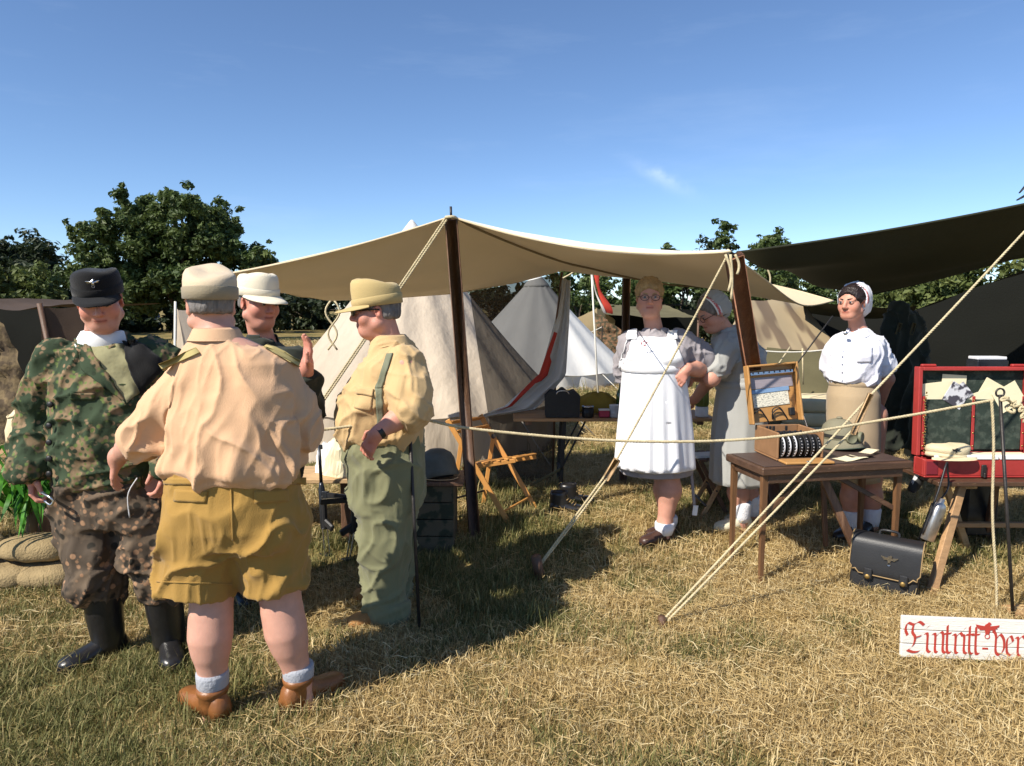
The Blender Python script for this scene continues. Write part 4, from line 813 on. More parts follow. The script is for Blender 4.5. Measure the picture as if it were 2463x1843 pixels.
for k in (.03, .12): q0, q1 = L1a + (L1b-L1a)*k, L2a + (L2b-L2a)*k; add(ch_, 'back_slat', bar(q0 - oc + A(0, .012, 0), q1 - oc - A(0, .012, 0), .055, .012, up=d1), M['orange_wood'])
sa, sb = P(1112, 1128, 4.99), P(1240, 1108, 4.99); sc_, sd_ = P(1168, 1116, 5.27), P(1290, 1099, 5.27)
add(ch_, 'seat_rail', bar(sa - oc, sb - oc, .016, .03), M['orange_wood']); add(ch_, 'seat_rail', bar(sc_ - oc, sd_ - oc, .016, .03), M['orange_wood'])
for k in np.linspace(.06, .97, 7): q0, q1 = sa*(1-k)+sb*k, sc_*(1-k)+sd_*k; add(ch_, 'seat_slat', bar(q0 - oc + A(0, -.01, .022), q1 - oc + A(0, .01, .022), .034, .012), M['orange_wood'])
for (p0, p1) in ((L1a+(L1b-L1a)*.88, L2a+(L2b-L2a)*.88),): add(ch_, 'cross_rod', tube([p0 - oc, p1 - oc], .009, 8), M['orange_wood'])
add(ch_, 'cross_rod', tube([P(1090, 1200, 4.965) - oc, P(1166, 1180, 5.295) - oc], .008, 8), M['iron'])

# ------------------------------------------------------------------ rear trestle table and what lies on it
ro = A(*P(1468, 1004, 5.85)); zt = P(1468, 1000, 5.75)[2]; ro[2] = .12
rt_ = thing('camp_table', 'wooden camp table on dark folding legs behind the woman with glasses', 'table', ro)
xl, xr = P(1235, 1000, 5.7)[0] - ro[0], P(1715, 1000, 5.7)[0] - ro[0]; zt -= .12
for k in range(3): add(rt_, 'plank', box(xr-xl, .165, .024, ((xl+xr)/2, -.17+k*.17, zt-.013), .003), M['plank'])
for x in (xl+.12, xr-.12): add(rt_, 'batten', box(.05, .46, .03, (x, 0, zt-.041), .003), M['dark_wood'])
for x, s in ((xl+.38, 1), (xr-.3, -1)):
    for y in (-.17, .17):
        add(rt_, 'leg', bar((x, y, -.02), (x+.03*s, y, zt-.03), .03, .02), M['black']); add(rt_, 'leg_brace', bar((x+.02*s, y, zt*.35), (x+.2*s, y, zt-.03), .022, .014), M['black'])
    add(rt_, 'stretcher', bar((x, -.17, .16), (x, .17, .16), .02, .02), M['black'])
add(rt_, 'foot_bar', bar((xl+.1, -.17, .03), (xl+.4, -.17, .2), .02, .02), M['olive_canvas'])
def on_table(u, Y): q = P(u, 985, Y); return A(q[0], q[1], zt + .12 + .0005)
c = on_table(1352, 5.68); lr = thing('letter_rack', 'black wooden rack with a scalloped top on the camp table', 'rack', c)
k_ = np.linspace(-1, 1, 25); topz = .19 + .035*np.cos(k_*math.pi*.5) + .012*np.cos(k_*math.pi*3)
for y in (-.05, .05):
    pf = [(x*.135, y-.006, .004) for x in k_] + [(x*.14, y-.006, z) for x, z in zip(k_[::-1], topz[::-1])]; n = len(pf); pf = np.array(pf)
    add(lr, 'panel', (np.vstack([pf, pf + A(0, .012, 0)]), [list(range(n)), list(range(2*n-1, n-1, -1))] + [[i, i+n, (i+1) % n+n, (i+1) % n] for i in range(n)]), M['black'])
for s in (-1, 1): add(lr, 'end', box(.012, .088, .17, (.128*s, 0, .09), .003), M['black'])
add(lr, 'floor_panel', box(.24, .086, .01, (0, 0, .01), .002), M['black']); add(lr, 'handle', tube(spline([(-.05, -.058, .19), (-.03, -.062, .215), (.03, -.062, .215), (.05, -.058, .19)], 10), .005, 6), M['steel'], True)
c = on_table(1438, 5.9); aa = np.arange(30)*2*math.pi/30
rg = [np.stack([.17*k*np.cos(aa)*(1+.12*np.sin(aa*3)), .1*k*np.sin(aa)*(1+.1*np.sin(aa*2+1)), z + .012*np.sin(aa*4+z*30)], 1) for k, z in ((1, .012), (1.05, .03), (1.02, .08), (.9, .12), (.55, .155), (.1, .17))]
bl_ = thing('yellow_blanket', 'crumpled mustard yellow blanket heaped on the camp table', 'blanket', c); add(bl_, 'fold', loft(rg), mat('mustard', (.3, .22, .04), .95, .15, 9, .4, 80), True)
add(bl_, 'tail', loft([r_*A(.6, .7, .5) + A(.12, -.03, .0) for r_ in rg]), bpy.data.materials['mustard'], True)
def cup(name, label, cat, u, Y, r, h, m, lid=None):
    c = on_table(u, Y); t = thing(name, label, cat, c); add(t, 'body', lathe([(r*.9, .0005), (r, .006), (r, h), (r*.9, h), (r*.88, .01)], 20), m, True)
    if lid: add(t, 'rim', lathe([(r*1.02, h-.006), (r*1.04, h-.003), (r*1.02, h+.001), (r*.9, h+.002), (r*.85, h-.01)], 20), lid, True)
    return t
cup('black_mug', 'black enamel mug in front of the yellow blanket', 'mug', 1414, 5.66, .047, .09, M['black'], M['steel'])
cup('glass_mug', 'pale grey patterned mug close to the white apron', 'mug', 1478, 5.66, .04, .1, mat('grey_glaze', (.4, .42, .45), .3, .3, 20), M['tick'])
c = on_table(1453, 5.66); t = thing('red_tin', 'small red tin between the black mug and the grey mug', 'tin', c); add(t, 'body', box(.085, .06, .055, (0, 0, .029), .008), mat('tin_red', (.4, .04, .08), .4, .2, 20)); add(t, 'lid', box(.088, .063, .012, (0, 0, .062), .004), M['tick'])
M['green_glass'] = mat('green_glass', (.02, .07, .015), .08, .1, 10, spec=.8)
t = thing('green_bottle', 'green glass bottle beside the edge of the white apron', 'bottle', on_table(1492, 5.8)); add(t, 'body', lathe([(.03, .0005), (.036, .006), (.036, .16), (.03, .19), (.014, .22), (.013, .28), (.012, .28)], 18), M['green_glass'], True); add(t, 'cork', lathe([(.011, .27), (.011, .3), (.001, .3)], 10), M['pale_wood'], True)
t = thing('green_lantern', 'olive green lantern on the camp table between the two nurses', 'lantern', on_table(1688, 5.7))
mg = mat('olive_enamel', (.17, .2, .05), .45, .15, 12)
add(t, 'base', lathe([(.001, 0.0005), (.05, .0005), (.052, .01), (.052, .075), (.046, .085), (.001, .085)], 20), M['tick'], True); add(t, 'chimney', lathe([(.05, .085), (.05, .24), (.046, .25), (.03, .26), (.001, .262)], 20), mg, True)
for k in range(8): a_ = k*math.pi/4; add(t, 'rib', bar((.052*math.cos(a_), .052*math.sin(a_), .09), (.052*math.cos(a_), .052*math.sin(a_), .235), .006, .006), mg)
add(t, 'handle', tube([A(.05*math.cos(q), 0, .25+.05*math.sin(q)) for q in np.linspace(0, math.pi, 14)], .003, 5), M['iron'], True)
# stool between the two nurses
so = G(1690, 1250); so[2] = float(gz(0, so[1])); st = thing('folding_stool', 'dark folding stool with white papers between the two nurses', 'stool', so)
for y in (0, .26):
    add(st, 'leg', bar((-.02, y, -.01), (.2, y, .42), .03, .022, up=(0, 1, 0)), M['plank']); add(st, 'leg', bar((.2, y+.03, -.01), (-.02, y+.03, .42), .03, .022, up=(0, 1, 0)), M['dark_wood'])
add(st, 'rod', tube([(.02, -.01, .1), (.02, .3, .1)], .009, 7), M['iron']); add(st, 'rod', tube([(.09, -.02, .21), (.09, .31, .21)], .007, 7), M['iron'])
for k in range(4): add(st, 'seat_slat', box(.055, .34, .016, (-.01 + k*.065, .14, .43), .004), M['dark_wood'])
c = so + A(.02, .1, .445); vf = box(.17, .13, .02, (0, 0, 0), .003, rot(0, 0, .2)); tag(make('magazine_stack', vf[0], vf[1], M['white'], None, False, c), 'small stack of white papers on the folding stool', 'papers')

# ------------------------------------------------------------------ boots on the grass
M['boot'] = mat('worn_black_leather', (.016, .015, .015), .32, .4, 10, .3, 40, spec=.6)
def shoe_vf(L=.29, w=.1, h=.12, shaft=None, heel=.028):     # toe along +x, heel at 0
    out = []
    st_ = [(0, .55, .5), (.06, .8, .8), (.2, .86, 1), (.36, .8, .95), (.5, .86, .62), (.7, 1.0, .5), (.85, .94, .44), (.95, .7, .36), (1.0, .3, .22)]
    for k, ww, hh in st_:
        n = 16; a_ = np.arange(n)*2*math.pi/n; y = w/2*ww*np.sign(np.cos(a_))*np.abs(np.cos(a_))**.7; z = np.where(np.sin(a_) > 0, h*hh*np.abs(np.sin(a_))**.8, -.0*a_) + heel*.7
        out.append(np.stack([0*a_ + k*L, y, z], 1))
    return loft(out)
def sole_vf(L=.29, w=.1, heel=.028):
    out = []
    for z in (0.0, .012, .018):
        n = 28; a_ = np.arange(n)*2*math.pi/n; x = L/2 + (L/2+.004)*np.cos(a_); ww = w/2*(.92 + .12*np.cos(a_)) * (1-.16*np.exp(-((x/L-.4)/.16)**2)); out.append(np.stack([x, ww*np.sin(a_), 0*a_ + z + (heel*.35)], 1))
    heelb = box(L*.27, w*.68, heel*.6, (L*.14, 0, heel*.3), .004); return join(loft(out), heelb)
for i, (u, v, rz_, lab) in enumerate(((1322, 1232, -.1, 'nearer scuffed black ankle boot lying by the camp table'), (1346, 1213, .12, 'farther scuffed black ankle boot lying by the camp table'))):
    c = G(u, v); bt = thing('ankle_boot', lab, 'boot', (c[0], c[1], float(gz(0, c[1]))), 'pair of boots', rz_)
    add(bt, 'upper', shoe_vf(.27, .1, .085), M['boot'], True); add(bt, 'sole', sole_vf(.27, .1), M['black'])
    add(bt, 'shaft', loft([ring((x, 0, z), rx, ry, 18) for z, x, rx, ry in ((.06, .075, .075, .042), (.1, .07, .066, .042), (.135, .066, .064, .043), (.16, .068, .062, .04), (.155, .068, .05, .03), (.08, .07, .045, .025))], False, True), M['boot'], True)
    for k in range(4): add(bt, 'lace', tube([(.125+.018*k, -.03, .1-.012*k), (.14+.018*k, 0, .108-.012*k), (.125+.018*k, .03, .1-.012*k)], .0035, 5), M['stitch'], True)

# ------------------------------------------------------------------ crate with helmet, table with weapons (left centre)
M['camo_box'] = mat('camo_paint', (.1, .08, .05), .8, .2, 4, .4, 60, col2=(.03, .035, .02), c2pos=(.5, .56), c2scale=9)
c = G(1045, 1330); c[2] = float(gz(0, c[1])); cr_ = thing('camo_crate', 'camouflage painted wooden crate under the steel helmet', 'crate', c)
hC = P(1050, 1168, c[1])[2] - c[2]
for k in range(4): add(cr_, 'board', box(.25, .018, hC/4-.006, (0, 0, hC*(k+.5)/4), .003), M['camo_box'])
for k in range(4): add(cr_, 'board', box(.25, .018, hC/4-.006, (0, .3, hC*(k+.5)/4), .003), M['camo_box'])
for s in (-1, 1): add(cr_, 'side', box(.016, .278, hC-.01, (.116*s, .15, hC/2), .003), M['camo_box'])
add(cr_, 'lid', box(.36, .36, .025, (.01, .15, hC+.013), .004), M['dark_wood'])
M['helmet'] = mat('field_grey', (.085, .085, .07), .6, .2, 14, .3, 70)
hc = A(c[0] + .01, c[1] + .14, c[2] + hC + .027); hm = thing('steel_helmet', 'dark steel helmet standing on the camouflage crate', 'helmet', hc, rz=.2)
a = np.arange(36)*2*math.pi/36
def hr2(rx, ry, z, fl): return np.stack([rx*np.cos(a), ry*np.sin(a), z + fl*(np.cos(a)*.02 - .018*np.cos(2*a))], 1)
add(hm, 'shell', loft([hr2(.132, .118, .02, 1), hr2(.142, .13, .012, 1), hr2(.146, .134, .016, 1), hr2(.128, .115, .05, .7), hr2(.12, .106, .085, .2), hr2(.112, .098, .12, 0), hr2(.09, .08, .155, 0), hr2(.05, .045, .178, 0), hr2(.005, .005, .184, 0)], False, True), M['helmet'], True)
add(hm, 'liner', loft([hr2(.11, .098, .006, .3), hr2(.118, .104, .03, .3), hr2(.112, .1, .06, .3)], True, True), M['leather'], True)
add(hm, 'chin_strap', tube(spline([(-.11, -.1, .012), (-.02, -.15, .01), (.08, -.14, .008), (.12, -.1, .012)], 14), .006, 5, flat=.4), M['pale_wood'], True)
to = A(*G(770, 1330)); to = A(P(770, 0, 4.75)[0], 4.75, float(gz(0, 4.75))); ztl = P(770, 1148, 4.6)[2] - to[2]
wt = thing('plank_table', 'rough plank table behind the man in shorts holding yellow papers', 'table', to)
for k in range(3): add(wt, 'plank', box(.95, .13, .03, (-.2, -.14+.135*k, ztl-.016), .004), M['pale_wood'])
for x in (-.55, .12):
    for y in (-.14, .14): add(wt, 'leg', box(.06, .06, ztl-.03, (x, y, (ztl-.03)/2), .004), M['dark_wood'])
    add(wt, 'rail', box(.03, .24, .05, (x, 0, ztl-.07), .004), M['dark_wood'])
for i, (u, Y, w, h, r, lab) in enumerate(((790, 4.66, .2, .24, .2, 'crumpled yellow paper bundle on the plank table'), (760, 4.74, .16, .2, -.3, 'white paper bundle left on the plank table'))):
    c = A(P(u, 0, Y)[0], Y, to[2] + ztl + .001); g = np.random.default_rng(i); rg = []
    for z, k in ((0, 1), (.04, 1.05), (h*.5, .95), (h*.8, .8), (h, .4)):
        rg.append(np.stack([w/2*k*np.cos(aa)*(1+.16*np.sin(aa*4+z*40+i)), .07*k*np.sin(aa)*(1+.16*np.sin(aa*3+z*30)), z + .02*np.sin(aa*5+i)*k], 1))
    rg[0][:, 2] = 0
    o_ = make('paper_bundle', *loft(rg), M['paper'] if i == 0 else M['white'], None, False, c); tag(o_, lab, 'paper', 'bundles on the plank table')
def gun(label, u, v, Y, rz_, tilt):
    c = A(P(u, 0, Y)[0], Y, float(gz(0, Y))); t = thing('submachine_gun', label, 'gun', c, 'guns leaning on the plank table', rz_); t.rotation_euler = (tilt, .04, rz_)
    add(t, 'barrel', tube([(0, 0, .46), (0, 0, .7)], np.array([.011, .009]), 10), M['gunmetal'], True); add(t, 'front_sight', box(.008, .03, .03, (0, -.018, .685), .002), M['gunmetal'])
    add(t, 'receiver', loft([ring((0, 0, z), r, r, 14) for z, r in ((.16, .018), (.17, .021), (.42, .021), (.44, .016), (.46, .013))]), M['gunmetal'], True)
    add(t, 'magazine', box(.018, .24, .034, (.0, -.135, .38), .003), M['gunmetal']); add(t, 'magazine_housing', box(.026, .06, .05, (0, -.035, .38), .004), M['gunmetal'])
    for k in range(6): add(t, 'rib', box(.021, .006, .036, (0, -.085-.014*k, .38), .001), M['iron'])
    add(t, 'grip', box(.028, .09, .045, (0, -.055, .19), .008, rot(.5, 0, 0)), M['leather']); add(t, 'fore_stock', box(.034, .034, .22, (0, -.014, .27), .008), M['leather'])
    for s in (-1, 1): add(t, 'stock_arm', bar((.018*s, -.01, .17), (.018*s, -.02, .0), .006, .012), M['steel'])
    add(t, 'butt_plate', box(.05, .1, .012, (0, -.01, .0), .004), M['gunmetal']); return t
gun('submachine gun leaning leftmost against the plank table', 745, 0, 4.42, .9, -.1)
gun('submachine gun leaning against the plank table next to the green trousers', 812, 0, 4.36, -.8, -.12)
# ------------------------------------------------------------------ left edge: sandbags, plant, sack on a bench
M['sack'] = mat('sackcloth', (.3, .22, .11), .95, .25, 9, 1.2, 90)
def bag(label, c, L, w, h, rz_, sd):
    n = 26; aa = np.arange(n)*2*math.pi/n; rg = []
    for k in np.linspace(-1, 1, 17):
        e = max(.06, (1-abs(k)**3.2))**.5; y = w/2*e*np.sign(np.cos(aa))*np.abs(np.cos(aa))**.75; z = h/2 + h/2*(.35+.65*e)*np.sign(np.sin(aa))*np.abs(np.sin(aa))**.75
        p = np.stack([0*aa + k*L/2, y, z], 1); p += (fbm(p*14 + sd, sd)[:, None]-.5)*A(.01, .03, .022); rg.append(p)
    t = thing('sandbag', label, 'sandbag', c, 'sandbags at the left edge', rz_); add(t, 'sack', loft(rg), M['sack'], True)
    add(t, 'tied_end', loft([ring((0, 0, 0), r, r*1.2, 10) @ rot(0, math.pi/2, 0).T + A(L/2+x, 0, h/2) for x, r in ((-.02, .03), (.015, .018), (.04, .04))]), M['sack'], True)
def gp(u, v, dz=0): q = G(u, v); q[2] = float(gz(0, q[1])) + dz; return q
q = gp(20, 1408); bag('leftmost sandbag lying on the grass at the left edge', q, .42, .28, .14, .15, 1); q = gp(120, 1405); bag('lower sandbag behind the camouflage trousers', q, .4, .28, .135, -.1, 2)
q = gp(95, 1400, .14); bag('upper sandbag resting on the lower two under the green plant', q, .42, .26, .14, .1, 3); q = gp(-70, 1400, .14); bag('upper sandbag at the very left edge of the stack', q, .42, .26, .14, -.1, 4)
M['plant_green'] = mat('plant_green', (.04, .15, .012), .4, .4, 8, col2=(.1, .3, .03), c2pos=(.45, .6), transl=.3)
q = gp(85, 1385, .275); pl = thing('leafy_plant', 'bright green drooping plant above the sandbags beside the camouflage sleeve', 'plant', q)
g = np.random.default_rng(5); parts = []
for k in range(150):
    az = g.random()*2*math.pi; L = .2 + .28*g.random(); up = .2+.5*g.random(); s_ = A(.1*g.normal(), .08*g.normal(), .1+.2*g.random()); d = A(math.cos(az), math.sin(az)*.7, 0)
    mid = s_ + d*L*.45 + A(0, 0, up*.35); tip = s_ + d*L*.85 + A(0, 0, up*.3 - .26*g.random()); sd_ = np.cross(d, A(0, 0, 1))*(.012+.014*g.random())
    v_ = np.array([s_-sd_*.3, s_+sd_*.3, mid+sd_, mid-sd_, (mid+tip)/2+sd_*.9, (mid+tip)/2-sd_*.9, tip]); vf = (v_, [[0, 1, 2, 3], [3, 2, 4, 5], [5, 4, 6]]); parts.append(vf)
for i in range(0, 150, 1): add(pl, 'leaf', parts[i], M['plant_green'], True)
add(pl, 'stem', tube([(0, 0, 0), (.02, 0, .2)], .03, 8), M['bark'], True)
q = A(P(10, 0, 4.5)[0], 4.5, float(gz(0, 4.5))); bn = thing('bench', 'plain wooden bench at the left edge under a pale sack', 'bench', q); zb = P(10, 1088, 4.4)[2] - q[2]
add(bn, 'seat', box(.7, .26, .03, (-.22, 0, zb-.016), .004), M['plank'])
for x in (-.45, .05): add(bn, 'leg', box(.04, .22, zb-.03, (x, 0, (zb-.03)/2), .004), M['dark_wood'])
c = q + A(-.03, -.02, zb + .001); rg = [np.stack([.12*k*np.cos(aa)*(1+.06*np.sin(aa*5+z*20)), .1*k*np.sin(aa)*(1+.06*np.sin(aa*4)), z+.008*np.sin(aa*3)], 1) for aa in [np.arange(24)*2*math.pi/24] for z, k in ((0.006, .8), (.04, 1), (.14, 1), (.22, .85), (.27, .5), (.285, .1))]
t = thing('pale_sack', 'pale canvas sack on the bench at the left edge', 'sack', c); add(t, 'body', loft(rg), M['cream_cloth'], True); add(t, 'cord', tube(np.vstack([r_*A(1.04, 1.04, 1) for r_ in [rg[3], rg[3][:1]]]), .006, 5), M['rope'], True)
# ------------------------------------------------------------------ bedding, tape and stake in the middle distance
q = A(P(2040, 0, 7.4)[0], 7.4, .12); bd = thing('folded_bedding', 'stack of cream folded bedding behind the khaki skirt', 'bedding', q)
for k, (w_, h_) in enumerate(((1.02, .15), (1.0, .15), (.98, .14), (.95, .15))):
    rg = [np.stack([w_/2*np.sign(np.cos(aa))*np.abs(np.cos(aa))**.25*e, .3*np.sign(np.sin(aa))*np.abs(np.sin(aa))**.4*e, 0*aa + z + .008*np.sin(aa*3+k)], 1) for aa in [np.arange(32)*2*math.pi/32] for z, e in ((k*.145+.008, .96), (k*.145+.04, 1), (k*.145+.11, 1), (k*.145+.138, .96))]
    add(bd, 'pad', loft(rg), M['cream_cloth'], True)
q = A(*G(1432, 916)); t = thing('warning_tape', 'red and white tape bunched on the far grass by the white tent', 'tape', q)
for k in range(7):
    g = np.random.default_rng(k); p = spline(g.normal(size=(4, 3))*A(.11, .05, .07) + A(0, 0, .14), 10); p[:, 2] = np.maximum(p[:, 2], .01); add(t, 'strip', tube(p, .014, 5, flat=.3), M['flag_red'] if k % 2 else M['white'], True)
q = A(*G(1445, 905)); t = thing('tent_stake', 'thin dark stake with a cord in front of the white bell tent', 'stake', q); add(t, 'rod', tube([(0, 0, -.05), (.02, 0, 1.1)], .012, 6), M['iron']); add(t, 'cord', tube(sag(A(.02, 0, 1.08), A(-2.0, .4, .35), .08), .008, 5), M['white_rope'])
# ------------------------------------------------------------------ implicit surfaces for bodies and clothes
class Field:
    def __init__(s): s.p = []
    def cap(s, a, b, ra, rb, k=.03, flat=False, op=1, sq=1.0):
        a, b = np.asarray(a, float), np.asarray(b, float); r = max(ra, rb); ab = b-a; L2 = float(ab @ ab)+1e-12; L = L2**.5
        def f(q):
            t0 = ((q-a) @ ab)/L2; t = np.clip(t0, 0, 1); d = np.linalg.norm(q - (a + t[..., None]*ab), axis=-1) - (ra + (rb-ra)*t)
            if flat:
                dr = np.linalg.norm(q - (a + t0[..., None]*ab), axis=-1) - (ra + (rb-ra)*t); d = np.maximum(dr, np.maximum(-t0*L, (t0-1)*L))
            return d
        s.p.append((f, np.minimum(a, b)-r, np.maximum(a, b)+r, k, op)); return s
    def chain(s, pts, rs, k=.03, **kw):
        for i in range(len(pts)-1): s.cap(pts[i], pts[i+1], rs[i], rs[i+1], k, **kw)
        return s
    def ell(s, c, r, R=None, k=.02, op=1):
        c = np.asarray(c, float); r = np.asarray(r, float); R = np.eye(3) if R is None else np.asarray(R)
        def f(q):
            l = (q-c) @ R; k0 = np.linalg.norm(l/r, axis=-1); k1 = np.linalg.norm(l/(r*r), axis=-1)+1e-9; return k0*(k0-1)/k1
        m = np.abs(R) @ r; s.p.append((f, c-m, c+m, k, op)); return s
    def torso(s, rings, k=.03, p=2.4, op=1):             # rings (x, y, z, rx, ry), rising or falling in z
        R = np.array(sorted(rings, key=lambda r: r[2]), float); z = R[:, 2]
        def f(q):
            zz = q[..., 2]; zc = np.clip(zz, z[0], z[-1]); g = [np.interp(zc, z, R[:, i]) for i in (0, 1, 3, 4)]
            e = (np.abs((q[..., 0]-g[0])/g[2])**p + np.abs((q[..., 1]-g[1])/g[3])**p)**(1/p)
            d = (e-1)*np.minimum(g[2], g[3]); return np.maximum(d, np.maximum(z[0]-zz, zz-z[-1]))
        m = np.array([R[:, 3].max(), R[:, 4].max()])
        lo = A((R[:, 0]-R[:, 3]).min(), (R[:, 1]-R[:, 4]).min(), z[0]); hi = A((R[:, 0]+R[:, 3]).max(), (R[:, 1]+R[:, 4]).max(), z[-1])
        s.p.append((f, lo, hi, k, op)); return s
    def half(s, n, d, lo, hi, k=.004):                   # cut away the side n.q > d
        n = np.asarray(n, float); n = n/np.linalg.norm(n); s.p.append((lambda q: d - q @ n, np.asarray(lo, float), np.asarray(hi, float), k, -1)); return s
    def mesh(s, h):
        lo = np.min([p[1] for p in s.p if p[4] > 0], 0) - .05; hi = np.max([p[2] for p in s.p if p[4] > 0], 0) + .05
        n = np.ceil((hi-lo)/h).astype(int)+1; D = np.full(n, .2, np.float32)
        ax = [lo[i] + h*np.arange(n[i]) for i in range(3)]
        for f, a, b, k, op in s.p:
            m = k + 3*h; i0 = np.clip(((a-m-lo)/h).astype(int), 0, n); i1 = np.clip(np.ceil((b+m-lo)/h).astype(int)+1, 0, n)
            if (i1 <= i0).any(): continue
            sl = tuple(slice(i0[i], i1[i]) for i in range(3))
            q = np.stack(np.meshgrid(*[ax[i][sl[i]] for i in range(3)], indexing='ij'), -1); d = f(q); o = D[sl]
            if op > 0: hh = np.maximum(k - np.abs(o-d), 0)/k; D[sl] = np.minimum(o, d) - hh*hh*k*.25
            else: d = -d; hh = np.maximum(k - np.abs(o-d), 0)/k; D[sl] = np.maximum(o, d) + hh*hh*k*.25
        return surfnet(D, lo, h)
def surfnet(D, lo, h):
    I = D < 0; C = np.zeros(np.array(D.shape)-1, np.int8); offs = itertools01()
    sl = lambda o: tuple(slice(o[i], D.shape[i]-1+o[i]) for i in range(3))
    for o in offs: C += I[sl(o)]
    act = (C > 0) & (C < 8); ijk = np.argwhere(act); idx = np.full(C.shape, -1, np.int32); idx[act] = np.arange(len(ijk))
    val = np.stack([D[tuple((ijk+np.array(o)).T)] for o in offs], 1); P_ = np.zeros((len(ijk), 3)); W = np.zeros(len(ijk)); oa = np.array(offs)
    for a in range(8):
        for b in range(a+1, 8):
            if np.abs(oa[a]-oa[b]).sum() != 1: continue
            m = (val[:, a] < 0) != (val[:, b] < 0); t = val[m, a]/(val[m, a]-val[m, b]); P_[m] += oa[a] + t[:, None]*(oa[b]-oa[a]); W[m] += 1
    V = lo + h*(ijk + P_/W[:, None]); Fq = []
    for ax in range(3):
        b, c = (ax+1) % 3, (ax+2) % 3; s0 = [slice(None)]*3; s1 = [slice(None)]*3; s0[ax] = slice(0, -1); s1[ax] = slice(1, None)
        ch = I[tuple(s0)] != I[tuple(s1)]; e = np.argwhere(ch); e = e[(e[:, b] > 0) & (e[:, c] > 0) & (e[:, b] < C.shape[b]) & (e[:, c] < C.shape[c])]
        q = []
        for db, dc in ((1, 1), (0, 1), (0, 0), (1, 0)): g = e.copy(); g[:, b] -= db; g[:, c] -= dc; q.append(idx[tuple(g.T)])
        q = np.stack(q, 1); ins = I[tuple(e.T)]; q[~ins] = q[~ins][:, ::-1]; Fq.append(q)
    Fq = np.vstack(Fq); return V, Fq[(Fq >= 0).all(1)]
def itertools01(): return [(a, b, c) for a in (0, 1) for b in (0, 1) for c in (0, 1)]
def vnormals(V, Fq):
    n = np.cross(V[Fq[:, 2]]-V[Fq[:, 0]], V[Fq[:, 3]]-V[Fq[:, 1]]); N = np.zeros_like(V)
    for i in range(4): np.add.at(N, Fq[:, i], n)
    return N/(np.linalg.norm(N, axis=1)[:, None]+1e-12)
def relax(V, Fq, it=1, w=.5):
    for _ in range(it):
        S = np.zeros_like(V); c = np.zeros(len(V))
        for i in range(4): a, b = Fq[:, i], Fq[:, (i+1) % 4]; np.add.at(S, a, V[b]); np.add.at(c, a, 1)
        V = V*(1-w) + w*S/np.maximum(c, 1)[:, None]
    return V
def folds(V, N, specs):
    d = np.zeros(len(V))
    for sp_ in specs:
        amp, dr, f, fl, sd = sp_[:5]; mask = sp_[5] if len(sp_) > 5 else None
        x, y, z = frame_of(dr, (.3, .9, .2)); q = np.stack([V @ x*f, V @ y*f, V @ z*fl], 1); q = q + (fbm(V*4, sd+9, 2)[:, None]-.5)*A(2.2, 2.2, 1.0)
        n = vnoise(q, sd); r = (1 - np.abs(2*n-1))**4.0*1.25 - .2 + .25*(vnoise(q*A(.6, .6, .6)+31, sd+2)-.5); d += amp*r*(1 if mask is None else mask(V))
    return V + N*d[:, None]
def garment(name, fld, h, m, parent, fold=(), sm=1, tint=None):
    V, Fq = fld.mesh(h); V = relax(V, Fq, sm)
    if fold: V = folds(V, vnormals(V, Fq), fold)
    return make(name, V, Fq, m, parent, col=None if tint is None else tint(V))
def band(z0, z1, w=.05): return lambda V: np.clip((V[:, 2]-z0)/w, 0, 1)*np.clip((z1-V[:, 2])/w, 0, 1)

